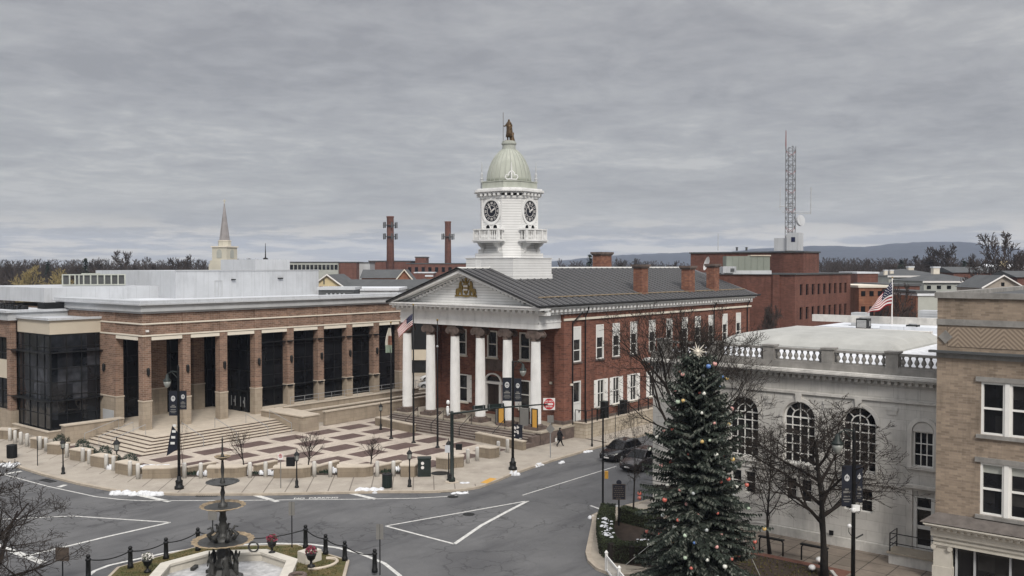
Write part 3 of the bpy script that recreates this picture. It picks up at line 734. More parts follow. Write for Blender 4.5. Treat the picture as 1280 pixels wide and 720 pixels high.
# ---------------------------------------------------------------- street furniture
def lantern_head(t, x, y, z, s=1.0, mat='black_metal'):
    MB().lathe([(.05,0),(.16*s,.08*s),(.17*s,.12*s)],10,(x,y,z)).build('lantern_base', M[mat], t)
    MB().lathe([(.13*s,.12*s),(.19*s,.5*s)],8,(x,y,z)).build('lantern_glass', M['lamp_glass'], t)
    mb = MB().lathe([(.24*s,.5*s),(.22*s,.56*s),(.08*s,.74*s),(.03*s,.78*s),(.03*s,.95*s)],10,(x,y,z))
    for k in range(4):
        a = k*math.pi/2+.4; mb.tube([(x+.14*s*math.cos(a),y+.14*s*math.sin(a),z+.1*s),(x+.2*s*math.cos(a),y+.2*s*math.sin(a),z+.52*s)],.014,4)
    mb.build('lantern_cap', M[mat], t)
def small_lamp(px, py, pytop, label, s=1.0):
    x,y = G(px,py); H = zat(x,y,pytop); t = thing('lamp_post', label, 'street lamp', (x,y,0), 0, 'small black lamp posts')
    hh = .95*s; base = H-hh
    MB().lathe([(.17,0),(.17,.1),(.12,.16),(.13,.5),(.08,.6),(.055,.8),(.045,base-.1),(.07,base-.06),(.045,base+.02)],10,(x,y,0)).build('post', M['black_metal'], t, True)
    lantern_head(t,x,y,base,s); return t
small_lamp(79,592.5,547,'small black lamp post alone on the left sidewalk')
tl = small_lamp(146,580.5,546,'black lantern post in front of the corner of the steps',1.35)
lx = small_lamp(371,609.5,561.5,'small black lamp post with a black box on its left side')
small_lamp(512,608.5,559.5,'small black lamp post in front of the green utility box')
small_lamp(476,537,503,'small black lamp post beside the ramp wall at the back of the plaza')
small_lamp(561,601,548,'small lamp post half hidden behind the traffic signal post')
x,y = G(371,609.5)
def oriented_box(mb, x,y,z0,z1,w,d): return mb.obox(x,y,z0,z1,w,d,math.atan2(RT.y,RT.x))
q = Vector((x,y))+Vector((RT.x,RT.y))*-.46
oriented_box(MB(),q.x,q.y,zat(x,y,582.5),zat(x,y,571.5),.62,.32).build('speaker_box', M['black_metal'], lx)

def emblem(T, name, u, z, r, o, parent):
    """white round emblem with a dark mark, on a banner"""
    MB().disc(T,u,z,r,o,o+.012,18).build(name, M['flag_white'], parent)
    mb = MB().disc(T,u,z,r*.72,o+.012,o+.018,14); mb.build('mark', M['navy'], parent)
    mb = MB(); fbox(mb,T,u-r*.45,u+r*.45,o+.018,o+.024,z-r*.35,z+r*.05)
    fbox(mb,T,u-r*.12,u+r*.12,o+.018,o+.024,z+r*.05,z+r*.5); fbox(mb,T,u-r*.4,u-r*.2,o+.018,o+.024,z+.05*r,z+r*.3); fbox(mb,T,u+r*.2,u+r*.4,o+.018,o+.024,z+.05*r,z+r*.3)
    mb.build('mark', M['flag_white'], parent)
def TV(x, y):
    """local frame at (x,y): u to the right seen from the square, o toward the square"""
    rt = Vector((RT.x,RT.y)).normalized(); ft = Vector((-FW.x,-FW.y)).normalized()
    return lambda u,o,z: (x+rt.x*u+ft.x*o, y+rt.y*u+ft.y*o, z)
def vbox(mb, T, u0,u1,o0,o1,z0,z1):
    P=[T(u,o,z) for z in (z0,z1) for u,o in ((u0,o0),(u1,o0),(u1,o1),(u0,o1))]
    return mb.add(P,[(0,1,2,3),(7,6,5,4),(4,5,1,0),(5,6,2,1),(6,7,3,2),(7,4,0,3)])
def banner(t, T, u0, u1, z0, z1, label=None):
    mb = MB(); vbox(mb,T,u0,u1,-.015,.015,z0,z1); b = mb.build('banner', M['navy'], t)
    w = u1-u0; h = z1-z0; cu=(u0+u1)/2
    MB().disc(T,cu,z1-h*.30,w*.33,.015,.03,18,w*.25).build('emblem', M['soft_mark'], b)
    MB().disc(T,cu,z1-h*.30,w*.22,.03,.04,14,w*.15).build('emblem_mark', M['navy'], b)
    mb = MB(); vbox(mb,T,cu-w*.1,cu+w*.1,.04,.05,z1-h*.36,z1-h*.31); vbox(mb,T,cu-w*.04,cu+w*.04,.04,.05,z1-h*.31,z1-h*.2); mb.build('emblem_mark', M['soft_mark'], b)
    mb = MB()
    for k,(a,b_,c) in enumerate([(.56,.60,.18),(.62,.67,.34),(.74,.77,.30),(.81,.84,.38),(.87,.89,.25)]): vbox(mb,T,cu-w*c,cu+w*c,.015,.025,z1-h*b_,z1-h*a)
    mb.build('lettering', M['sign_back'], b)
    return b
def bannered_lamp(px, py, pytop, label, arm=-1, zl=None, banners=(), extra=None, name='street_lamp'):
    x,y = G(px,py); H = zat(x,y,pytop); t = thing(name, label, 'street lamp', (x,y,0)); T = TV(x,y)
    MB().lathe([(.36,0),(.36,.18),(.27,.26),(.27,.55),(.30,.6),(.17,.72),(.15,1.0)],12,(x,y,0)).build('base', M['black_metal'], t, True)
    MB().lathe([(.115,.9),(.085,H-.3),(.10,H-.25),(.05,H-.08),(.02,H)],10,(x,y,0)).build('pole', M['black_metal'], t, True)
    zl = zat(x,y,zl)
    a = MB().tube([T(0,0,zl+.95),T(arm*.45,0,zl+1.05),T(arm*.85,0,zl+.8)],.04,6); a.tube([T(0,0,zl+.45),T(arm*.5,0,zl+.98)],.03,6); a.build('arm', M['dark_green_metal'], t)
    c = T(arm*.85,0,zl)
    MB().lathe([(.05,.8),(.12,.72),(.14,.5),(.30,.36),(.31,.28)][::-1],12,c).build('lamp_hood', M['dark_green_metal'], t, True)
    MB().lathe([(.06,-.22),(.17,-.12),(.27,.12),(.28,.28)],12,c).build('lamp_bowl', M['lamp_glass'], t, True)
    for (u0,u1,pa,pb) in banners:
        z1,z0 = zat(x,y,pa),zat(x,y,pb); banner(t,T,u0,u1,z0,z1)
        MB().tube([T(0,0,z1+.02),T((u1 if abs(u1)>abs(u0) else u0)*1.05,0,z1+.02)],.022,5).build('banner_rod', M['black_metal'], t)
    return t,T,x,y
t,T,x,y = bannered_lamp(224,611,455.5,'tall black street lamp with two emblem banners and a dark pennant beside the snow strip',-1,481,((-.72,-.08,489,519.5),(.08,.62,489,512)))
z0,z1 = zat(x,y,570),zat(x,y,532)
pn = single(MB().slab([T(-.95,.0,z0),T(-.12,0,z0+.5),T(-.10,0,z1-.5),T(-.5,0,z1),T(-.75,0,(z0+z1)/2)],(.02,.02,0)),'pennant',M['navy'],'dark pointed pennant with pale lettering hanging from the tall bannered lamp','pennant')
mb = MB()
for k in range(4): vbox(mb,T,-.62+.1*k*.6,-.3+.04*k,.03,.045,z0+.9+.45*k,z0+1.08+.45*k)
mb.build('lettering', M['shade_white'], pn)
t,T,x,y = bannered_lamp(641,587,449,'black street lamp with two black emblem banners in front of the portico',1,467,((-.86,-.1,472.5,501),(.1,.72,473.5,502)))
t,T,x,y = bannered_lamp(1066,745,535,'tall black street lamp with twin banners and white cameras at the bank',-1,562,((-.62,-.1,582,633),(.1,.45,582,628)))
mb = MB(); vbox(mb,T,-.16,.22,.1,.3,zat(x,y,637),zat(x,y,630)); mb.build('camera_box',M['white_paint'],t); mb=MB(); mb.ball(T(-.1,.25,zat(x,y,636)),.14,8,6); mb.build('security_camera',M['white_paint'],t); mb=MB(); mb.ball(T(-.28,.2,zat(x,y,656)),.11,8,6); mb.build('security_camera',M['white_paint'],t)
MB().tube([T(-.05,.1,zat(x,y,658)),T(-.28,.12,zat(x,y,659)),T(-.28,.12,zat(x,y,664)),T(-.05,.1,zat(x,y,672))],.02,5).build('conduit', M['black_metal'], t)
MB().tube([T(.1,.1,zat(x,y,672)),T(.5,.0,zat(x,y,668))],.04,5).build('bracket', M['black_metal'], t)

# signs seen from behind, on thin poles
def sign_post(px, py, label, panels, top=None, r=.035, polemat='black_metal', cat='road sign', z=0):
    x,y = G(px,py,z); t = thing('sign_post', label, cat, (x,y,z)); T = TV(x,y)
    tp = max(zat(x,y,p[2]) for p in panels) if top is None else zat(x,y,top)
    MB().lathe([(r,z-.02),(r,tp)],8,(x,y,0)).build('pole', M[polemat], t)
    for (u0,u1,pa,pb,mat) in panels:
        mb = MB(); vbox(mb,T,u0,u1,.02 if mat!='back' else -.035,.05 if mat!='back' else -.05+.035,zat(x,y,pb),zat(x,y,pa)); mb.build('panel', M['sign_back' if mat=='back' else mat], t)
    return t,T,x,y
sign_post(365,684,'sign back on a thin black pole behind the island chain, near the flower urn',[(-.18,-.01,627,644,'sign_back'),(.01,.18,627,644,'sign_back')])
sign_post(475,718,'sign back on a thin black pole at the right end of the island chain',[(-.2,-.01,655,674,'sign_back'),(.01,.2,655,674,'sign_back')])
sign_post(266,667,'sign back half hidden behind the fountain bowls',[(-.28,.28,637,650,'sign_back')])
sign_post(78.5,728,'rusty tan sign panel on a thin pole behind the bare tree at bottom left',[(-.36,.36,684,701,'tan_sign')])
sign_post(47,582,'thin edge-on sign post on the left sidewalk by the short wall',[(-.04,.04,545,551,'sign_back')])
t,T,x,y = sign_post(351,610,'small no parking sign on a thin pole by the sapling',[(-.20,.20,567.5,574.5,'flag_white')],polemat='sign_back')
z=(zat(x,y,567.5)+zat(x,y,574.5))/2+.07
mb=MB()
for k in range(20):
    a,b=2*math.pi*k/20,2*math.pi*(k+1)/20
    mb.slab([T(.14*math.cos(a),.055,z+.14*math.sin(a)),T(.14*math.cos(b),.055,z+.14*math.sin(b)),T(.10*math.cos(b),.055,z+.10*math.sin(b)),T(.10*math.cos(a),.055,z+.10*math.sin(a))],Vector(T(0,.006,0))-Vector(T(0,0,0)))
mb.slab([T(-.1,.056,z+.08),T(-.08,.056,z+.10),T(.1,.056,z-.08),T(.08,.056,z-.1)],Vector(T(0,.006,0))-Vector(T(0,0,0))); mb.build('prohibition_ring',M['red'],t)
mb=MB(); mb.add(*text_mesh('P',.2,frame(T(0,.052,z),(RT.x,RT.y,0),(0,0,1)),.002,.006)); mb.build('letter',M['black_metal'],t)
x,y = G(688,572); t = thing('sign_post','backs of a square sign and a diamond sign stacked on one post near the walker','road sign',(x,y,0)); T=TV(x,y)
MB().lathe([(.045,-.02),(.045,zat(x,y,519))],8,(x,y,0)).build('pole',M['steel'],t)
mb=MB(); vbox(mb,T,-.28,.28,.05,.075,zat(x,y,528),zat(x,y,519)); mb.build('square_panel',M['sign_back'],t)
zc=(zat(x,y,542.5)+zat(x,y,529.5))/2; hz_=(zat(x,y,529.5)-zat(x,y,542.5))/2
MB().slab([T(0,.06,zc+hz_),T(-hz_*.85,.06,zc),T(0,.06,zc-hz_),T(hz_*.85,.06,zc)],Vector(T(0,.02,0))-Vector(T(0,0,0))).build('diamond_panel',M['sign_back'],t)
# slim poles near the cars
def slim_pole(px,py,top,r,label,z=0,mat='black_metal'):
    x,y=G(px,py,z); t=thing('utility_pole',label,'pole',(x,y,z)); T=TV(x,y)
    MB().lathe([(r*1.5,z-.02),(r*1.5,z+.25),(r,z+.3),(r*.8,zat(x,y,top))],8,(x,y,0)).build('pole',M[mat],t); return t,T,x,y
slim_pole(740,558,510,.07,'short dark pole at the end of the ramp railing')
sign_post(769,548,'thin pole behind the black car',[(-.05,.05,517,519,'sign_back')])
t,T,x,y = slim_pole(753.5,640,513,.075,'tall slim dark pole with an orange signal box at the hedge corner')
mb=MB(); vbox(mb,T,.12,.36,-.12,.12,zat(x,y,598),zat(x,y,589)); mb.build('orange_box',M['orange_sign'],t)
mb=MB(); vbox(mb,T,-.16,.14,-.14,.14,.0,zat(x,y,632)); mb.build('control_box',M['dark_green_metal'],t)

# ---- traffic signal post with mast arm and DO NOT ENTER sign
x,y = G(565,602.5); t = thing('signal_mast','dark green traffic signal post with a long mast arm and street name blades','traffic signal',(x,y,0)); T=TV(x,y)
H = zat(x,y,514)
MB().lathe([(.55,0),(.55,.05)],8,(x,y,0)).build('footing',M['cap_stone'],t)
MB().lathe([(.26,.05),(.26,.3),(.16,.42),(.13,H-.25),(.15,H-.2),(.11,H)],10,(x,y,0)).build('post',M['dark_green_metal'],t,True)
za = zat(x,y,517); ex,ey = 62.3,47.4
AX = Vector((ex-x,ey-y,0)); AL = AX.length; AX.normalize()
arm_d = AX
e = Vector((x,y,za))+AX*AL
MB().tube([(x,y,za-.02),tuple(Vector((x,y,za+.1))+AX*AL*.4),tuple(e)],[.09,.075,.05],8).build('mast_arm',M['dark_green_metal'],t,True)
nrm = Vector((-FW.x,-FW.y,0)).normalized()
def arm_panel(k0,k1,dz0,dz1,mat,name,parent=t):
    a=Vector((x,y,za+.12))+AX*AL*k0; b=Vector((x,y,za+.1))+AX*AL*k1
    return MB().slab([a+Vector((0,0,dz0)),b+Vector((0,0,dz0)),b+Vector((0,0,dz1)),a+Vector((0,0,dz1))],nrm*.04).build(name,M[mat],parent)
for k0,k1 in ((.20,.33),(.35,.52)): arm_panel(k0,k1,.05,.33,'dark_green_metal','street_name_blade')
for k0 in (.22,.31,.37,.50): arm_panel(k0-.006,k0+.006,-.1,.36,'steel','clamp')
mb=MB(); vbox(mb,T,.30,.80,-.15,.15,zat(x,y,562),zat(x,y,555)); mb.build('pedestrian_signal',M['black_metal'],t)
mb=MB(); vbox(mb,T,-.55,-.15,-.16,.1,zat(x,y,565.5),zat(x,y,557)); mb.build('control_cabinet',M['white_metal'],t)
mb=MB(); vbox(mb,T,-.22,-.02,.1,.28,zat(x,y,597),zat(x,y,592)); mb.build('push_button',M['black_metal'],t)
mb=MB(); mb.ball(T(-.33,0,H+.30),.12,8,6); mb.build('camera_dome',M['white_paint'],t,True); mb=MB(); mb.lathe([(.07,-.45),(.09,-.2),(.13,0.1),(.05,.2)],10,T(-.33,0,H+.1)); mb.tube([T(0,0,H-.1),T(-.33,0,H-.3)],.03,5)
mb.build('security_camera',M['white_paint'],t,True); mb=MB(); mb.lathe([(.04,.25),(.12,.2),(.14,0),(.06,-.1)][::-1],10,T(-.3,0,H+.62)); mb.build('security_camera',M['white_paint'],t,True)
s0 = e+Vector((0,0,.0)); rtv=Vector((RT.x,RT.y,0))
def sq(c,hw,hz,d,mat,name,par): return MB().slab([c-rtv*hw-Vector((0,0,hz)),c+rtv*hw-Vector((0,0,hz)),c+rtv*hw+Vector((0,0,hz)),c-rtv*hw+Vector((0,0,hz))],nrm*d).build(name,M[mat],par)
dn = thing('do_not_enter_sign','red and white do not enter sign at the end of the mast arm','road sign',tuple(s0))
sq(s0+nrm*.06,.50,.50,.02,'flag_white','panel',dn)
MB().slab([s0+nrm*.082+rtv*.46*math.cos(a)+Vector((0,0,.46*math.sin(a))) for a in [2*math.pi*k/28 for k in range(28)]],nrm*.012).build('red_disc',M['red'],dn)
sq(s0+nrm*.096,.33,.075,.008,'flag_white','white_bar',dn)
for txt,dz in (('DO NOT',.22),('ENTER',-.22)):
    mb=MB(); mb.add(*text_mesh(txt,.19,frame(s0+nrm*.1+Vector((0,0,dz)),rtv,(0,0,1)),.003,.004)); mb.build('lettering',M['flag_white'],dn)

# ---- waste bins, utility box
def bin_(px,py,label,mat,r=.36,h=1.05):
    x,y=G(px,py); t=thing('trash_can',label,'trash can',(x,y,0))
    mb=MB().lathe([(r*.86,0),(r*.9,.04),(r,h*.86),(r*.92,h*.88)],16,(x,y,0)); 
    for k in range(22):
        a=2*math.pi*k/22; mb.obox(x+r*.98*math.cos(a),y+r*.98*math.sin(a),.06,h*.84,.03,.06,a)
    mb.build('body',M[mat],t)
    MB().lathe([(r*.95,h*.88),(r*1.05,h*.9),(r*1.02,h*.97),(r*.55,h),(r*.5,h*.96)],16,(x,y,0)).build('rim',M['black_metal'],t)
    return t
bin_(15,572.3,'round black trash can on the left sidewalk near the kerb','black_metal',.42,1.2)
bin_(484,609.5,'slatted dark green trash can beside a small lamp post','dark_green_metal',.38,1.1)
x,y=G(526,596.2); t=thing('utility_box','dark green metal utility box with two white stickers beside a low wall','utility box',(x,y,0)); an=R(-44)
MB().obox(x+.5,y+.1,0,1.42,1.05,.8,an).build('cabinet',M['dark_green_metal'],t); MB().obox(x+.5,y+.1,1.42,1.5,1.12,.88,an).build('lid',M['dark_green_metal'],t)
for dz in (.75,1.1):
    c=Vector((x+.5,y+.1,dz))+Vector((math.sin(an),-math.cos(an),0))*.41+Vector((math.cos(an),math.sin(an),0))*-.15
    MB().slab([c+Vector((math.cos(an),math.sin(an),0))*.13*math.cos(a)+Vector((0,0,.13*math.sin(a))) for a in [2*math.pi*k/12 for k in range(12)]],Vector((math.sin(an),-math.cos(an),0))*.012).build('sticker',M['flag_white'],t)

# ---- flagpoles and flags
def flagpole(px,py,top,label):
    x,y=G(px,py); H=zat(x,y,top); t=thing('flagpole',label,'flagpole',(x,y,0))
    MB().lathe([(.22,0),(.22,.08),(.11,.14),(.10,.3),(.07,H*.6),(.045,H)],10,(x,y,0)).build('pole',M['black_metal'],t,True)
    MB().ball((x,y,H+.08),.1,8,6).build('finial',M['gold'],t,True); return x,y,H
def cloth(P, nu, nv, matf):
    """P(i,j)->point on a nu x nv grid; matf(i,j)->material index"""
    mb=MB(); o=[[P(i/nu,j/nv) for i in range(nu+1)] for j in range(nv+1)]
    for j in range(nv):
        for i in range(nu):
            mb.mi=matf((i+.5)/nu,(j+.5)/nv); mb.add([o[j][i],o[j][i+1],o[j+1][i+1],o[j+1][i]],[(0,1,2,3)])
    return mb
def usmat(u,v):
    if u<.4 and v<7/13: return 2
    return int(v*13)%2
x,y,H=flagpole(517,553.5,382,'tallest flagpole in the plaza, flying the striped flag'); T=TV(x,y)
zt=zat(x,y,392); zb=zat(x,y,405)
def P(u,v):
    d=u*1.45; sag=u*u*.5+u*1.0
    return T(-.07-d*(1-.1*v), .10*math.sin(7*u+2*v), zt-(zt-zb)*1.15*v*(1-.25*u)-sag)
f=cloth(P,24,26,usmat); fo=single(f,'flag',_flag(),'stars and stripes hanging limp from the tallest plaza flagpole','flag','flags on poles')
mb=MB()
for a in range(4):
    for b in range(3):
        p=Vector(P(.06+.09*a,.08+.15*b)); mb.add([p+Vector((-FW.x*.03+RT.x*c,-FW.y*.03+RT.y*c,d)) for c,d in ((-.014,-.014),(.014,-.014),(.014,.014),(-.014,.014))],[(0,1,2,3)])
mb.build('star',M['flag_white'],fo)['kind']='stuff'
x,y,H=flagpole(489,548.5,404,'left flagpole in the plaza with the furled pale flag'); T=TV(x,y)
zt=zat(x,y,410); zb=zat(x,y,441)
def P2(u,v): 
    w=.75*(.35+.65*math.sin(min(1,v*1.25)*1.9)); return T(-.06+(u-.75)*w*.9+.18*u*0, .12*math.sin(9*u)+.05*math.sin(5*v), zt-(zt-zb)*v)
f=cloth(P2,10,16,lambda u,v: 0 if v>.68 else (1 if u<.45 or v<.3 else 2))
single(f,'flag',[M['pale_green'],M['stone_white'],M['chimney_brick']],'pale green and white flag hanging furled on the left flagpole','flag','flags on poles')
x,y,H=flagpole(547,559.5,401,'right flagpole in the plaza with no flag'); T=TV(x,y)
MB().ball(T(0,.08,zat(x,y,433)),.12,8,6).build('cleat',M['steel'],bpy.data.objects[[o.name for o in bpy.data.objects if o.name.startswith('flagpole')][-1]])
# ---------------------------------------------------------------- windows
def window(par, T, u0,u1,z0,z1, nu=1, nz=2, fw=.12, bar=.05, mat='window_white', glass='window_glass', rec=.16, shade=0, sill=None, head=None, out=.03, blind=None):
    mb=MB(); o0,o1=-rec,out
    fbox(mb,T,u0,u0+fw,o0,o1,z0,z1); fbox(mb,T,u1-fw,u1,o0,o1,z0,z1); fbox(mb,T,u0+fw,u1-fw,o0,o1,z1-fw,z1); fbox(mb,T,u0+fw,u1-fw,o0,o1,z0,z0+fw*.8)
    zt=z1-fw-(z1-z0)*shade
    for k in range(1,nu): c=u0+fw+(u1-u0-2*fw)*k/nu; fbox(mb,T,c-bar/2,c+bar/2,o0,o1-.05,z0+fw*.8,zt)
    for k in range(1,nz): c=z0+fw*.8+(zt-z0-fw*.8)*k/nz; fbox(mb,T,u0+fw,u1-fw,o0,o1-.06,c-bar/2,c+bar/2)
    w=mb.build('window',M[mat],par)
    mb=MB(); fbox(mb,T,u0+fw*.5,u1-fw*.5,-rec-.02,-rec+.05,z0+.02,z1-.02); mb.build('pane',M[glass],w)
    if shade: mb=MB(); fbox(mb,T,u0+fw,u1-fw,-rec+.052,out-.04,zt,z1-fw); mb.build('blind',M['shade_white'],w)
    if blind: mb=MB(); fbox(mb,T,u0+fw,u1-fw,-rec+.052,-rec+.07,z1-fw-(z1-z0)*blind,z1-fw); mb.build('blind',M['grey_house'],w)
    if sill: mb=MB(); fbox(mb,T,u0-.12,u1+.12,-.05,.14,z0-.16,z0-.005); mb.build('sill',M[sill],w)
    if head: mb=MB(); fbox(mb,T,u0-.14,u1+.14,-.05,.08,z1+.005,z1+.24); mb.build('lintel',M[head],w)
    return w
def shutters(par,T,u0,u1,z0,z1,w=.58,sides=(-1,1)):
    for s_ in sides:
        a=(u0-w-.02,u0-.02) if s_<0 else (u1+.02,u1+w+.02)
        mb=MB(); fbox(mb,T,a[0],a[1],.02,.07,z0,z1)
        h=z1-z0
        for k in range(1,4): fbox(mb,T,a[0]+.05,a[1]-.05,.07,.085,z0+h*(k-1)/3+.08,z0+h*k/3-.08)
        b=mb.build('shutter',M['window_white'],par)
        mb=MB()
        for k in (.15,.5,.85): fbox(mb,T,a[0]+.02,a[0]+.1,.085,.1,z0+h*k-.04,z0+h*k+.04)
        mb.build('hinge',M['black_metal'],b)

# ---------------------------------------------------------------- the old courthouse
CH = thing('old_courthouse','red brick courthouse with a white columned portico, ribbed roof and white domed clock tower','courthouse',(73,63.8,0))
YS,XW,YN,XE = 54.3,75.0,73.2,115.3
S,W = TS(YS),TW(XW)
UC=[75.95,80.02,83.07,86.55,90.4,94.2,97.8,101.0,104.4,108.1,111.9]
LC=[80.2,83.1,86.5,90.4,94.2,97.8,101.0,104.4,108.1,111.9]
holes=[(c-.70,c+.70,7.42,10.98) for c in UC]+[(c-.66,c+.66,2.4,5.3) for c in LC]+[(75.2,76.6,1.35,5.5)]
mb=MB(); wall_grid(mb,S,73.67,XE,0,12.5,holes,.22)
WU=[60.2,64.65,69.05]; LWc=[60.2,68.85]
holesW=[(c-.72,c+.72,7.3,10.15) for c in WU]+[(c-.68,c+.68,2.2,5.2) for c in LWc]+[(63.5,65.5,1.5,5.3)]
wall_grid(mb,W,YS+1.1,YN,0,12.4,holesW,.25)
mb.box(73.67,75.05,YS+.0005,YS+1.1,0,12.4)                        # corner pier (anta)
mb.box(73.67,75.05,YN-1.1,YN,0,12.4)
mb.box(75.05,XE,YN-.3,YN,0,12.5); mb.box(XE-.3,XE,YS+.3,YN-.3,0,12.5)
mb.box(XW+.35,XE-.3,YS+.35,YN-.3,-.1,1.2)
mb.add([(XE,YS,12.5),(XE,YN,12.5),(XE,(YS+YN)/2,16.4)],[(0,1,2)])
wl=mb.build('brick_wall',M['red_brick'],CH)
for c in UC: # brick panels between the storeys
    mb=MB()
    for (a,b,z0,z1) in ((c-.7,c+.7,6.75,6.85),(c-.7,c+.7,5.85,5.93),(c-.7,c-.62,5.93,6.75),(c+.62,c+.7,5.93,6.75)): fbox(mb,S,a,b,.002,.05,z0,z1)
    mb.build('brick_panel',M['red_brick'],wl)
for a,b in ((73.67,74.95),(77.15,78.15)): mb=MB(); fbox(mb,S,a,b,.002,.10,1.5,12.2); mb.build('pilaster',M['red_brick'],wl)
mb=MB(); fbox(mb,W,63.2,66.1,.002,.06,5.9,7.1); mb.build('stone_panel',M['brown_stone'],wl)
mb=MB(); mb.box(73.5,75.05,YS-.14,YS+1.2,0,1.45); mb.build('stone_base',M['cap_stone'],CH)
mb=MB(); mb.box(73.45,75.08,YS-.2,YS+1.25,1.45,1.75); fbox(mb,S,75.1,XE+.1,.002,.12,1.2,1.5); mb.build('base_course',M['brown_stone'],CH)
mb=MB(); fbox(mb,S,73.6,XE+.05,.10,.2,11.62,11.84); mb.build('string_course',M['lintel'],CH)
for c in UC: window(CH,S,c-.70,c+.70,7.42,10.98,1,2,.13,.09,shade=.34,sill='brown_stone')
for c in LC:
    wdw=window(CH,S,c-.66,c+.66,2.4,5.3,2,2,.11,.06,sill='lintel'); shutters(wdw,S,c-.66,c+.66,2.42,5.28)
for c in WU: window(CH,W,c-.72,c+.72,7.3,10.15,1,2,.16,.1,sill='lintel')
for c in LWc:
    wdw=window(CH,W,c-.68,c+.68,2.2,5.2,1,2,.12,.08,sill='lintel'); shutters(wdw,W,c-.68,c+.68,2.22,5.18,sides=(-1,1))
# side door on the ramp
mb=MB(); fbox(mb,S,75.2,75.34,-.15,.05,1.35,5.5); fbox(mb,S,76.46,76.6,-.15,.05,1.35,5.5); fbox(mb,S,75.34,76.46,-.15,.05,5.36,5.5); fbox(mb,S,75.34,76.46,-.15,0.03,3.25,3.4); fbox(mb,S,75.34,76.46,-.15,-.02,1.35,3.25)
d=mb.build('side_door',M['door_white'],CH); mb=MB(); fbox(mb,S,75.34,76.46,-.18,-.12,3.4,5.36); mb.build('pane',M['window_glass'],d); mb=MB(); fbox(mb,S,76.25,76.38,0.0,.06,2.3,2.5); mb.build('handle',M['black_metal'],d)
# main door with fanlight
mb=MB(); fbox(mb,W,63.35,63.65,-.2,.12,1.5,4.5); fbox(mb,W,65.35,65.65,-.2,.12,1.5,4.5); fbox(mb,W,63.2,65.8,-.2,.2,4.5,4.75)
n=12
for k in range(n):
    a,b=math.pi*k/n,math.pi*(k+1)/n; pr=[(64.5+q*math.cos(t_),4.75+q*.75*math.sin(t_)) for q,t_ in ((1.2,a),(1.2,b),(1.0,b),(1.0,a))]
    mb.slab([W(u,.12,z) for u,z in pr],Vector(W(0,-.1,0))-Vector(W(0,.12,0)))
d=mb.build('main_door',M['window_white'],CH); mb=MB(); fbox(mb,W,63.65,65.35,-.22,-.1,1.5,4.5); fbox(mb,W,64.47,64.53,-.1,-.06,1.5,4.5); mb.build('door_leaf',M['dark_wood'],d)
mb=MB(); fbox(mb,W,63.5,65.5,-.25,-.2,4.5,5.3); mb.build('fanlight',M['window_glass'],d)
# downpipes and lamps
for px_,z1 in ((75.02,11.9),(77.2,12.4),(104.9,12.3),(114.2,12.3)):
    MB().tube([(px_,YS-.17,.3),(px_,YS-.17,z1-.9),(px_+.0,YS-.18,z1-.5),(px_+(1.1 if px_<76 else 0),YS-.6,z1+.5)],.075,6).build('downpipe',M['black_metal'],CH)
for u,T_ in ((75.0,TS(YS-.1)),): 
    mb=MB(); fbox(mb,T_,u-.35,u-.05,.0,.16,5.15,5.35); mb.build('wall_lamp',M['lintel'],CH)
mb=MB(); fbox(mb,W,56.6,56.9,.0,.16,5.1,5.32); mb.build('wall_lamp',M['lintel'],CH)
# cornice with dentils, gutter
EZ=13.2
mb=MB()
for (o,z0,z1) in ((.22,12.3,12.62),(.55,12.8,13.0),(.85,13.0,EZ)):
    fbox(mb,S,70.1+.0,XE+.3,-.2,o,z0,z1); fbox(mb,TS(YN),70.1,XE+.3,-o,.2,z0,z1)
fbox(mb,S,73.6,XE+.1,-.2,.2,12.62,12.8)
for k in range(64): u=70.3+k*.7; fbox(mb,S,u,u+.34,.19,.62,12.56,12.82)
mb.build('side_cornice',M['white_paint'],CH)
# entablature of the portico
EX0,EY0,EY1=70.1,54.6,73.55
mb=MB(); mb.box(EX0,73.66,EY0,EY0+1.0,10.92,12.3).box(EX0,73.66,EY1-1.0,EY1,10.92,12.3).box(EX0,EX0+1.0,EY0+1.0,EY1-1.0,10.92,12.3)
mb.box(EX0-.06,73.66,EY0-.06,EY0-.001,11.5,11.62).box(EX0-.06,EX0-.001,EY0-.06,EY1+.06,11.5,11.62)
mb.box(EX0+1,73.66,EY0+1,EY1-1,11.9,12.05)
mb.build('entablature',M['white_paint'],CH)
mb=MB(); fbox(mb,TW(EX0),YS-.85,YN+.85,-.4,.22,12.301,12.62); fbox(mb,TW(EX0),YS-.85,YN+.85,-.4,1.2,12.82,13.05); fbox(mb,TW(EX0),YS-.87,YN+.9,-.4,1.35,13.05,13.18)
for k in range(29): u=53.95+k*.7; fbox(mb,TW(EX0),u,u+.34,.19,.95,12.56,12.84)
mb.build('front_cornice',M['white_paint'],CH)
# pediment
YM=63.77; EYL,EYR=53.4,74.15; RX=68.6; RZ=16.78
def zroof(y): return EZ+(RZ-EZ)*(1-abs(y-YM)/(YM-EYL))
mb=MB(); mb.slab([(70.2,EYL+1.2,13.18),(70.2,EYR-1.2,13.18),(70.2,YM,RZ-.45)],(.3,0,0)); tym=mb.build('pediment',M['white_clapboard'],CH)
mb=MB()
for s_ in (-1,1):
    ye = EYL if s_<0 else EYR
    for (x0,x1,d0,d1) in ((68.75,70.2,-.16,-.46),(69.6,70.2,-.46,-.62)):
        P_=[(x0,ye,EZ-.02),(x0,YM,RZ-.02)]
        a=Vector((x0,ye+ (0.0)*s_,EZ+d0)); b=Vector((x0,YM,RZ+d0)); c=Vector((x0,YM,RZ+d1)); e=Vector((x0,ye-s_*abs(d1)*1.6,max(EZ+d1+abs(d1)*1.6*.345,13.185)))
        mb.slab([a,b,c,e],(x1-x0,0,0))
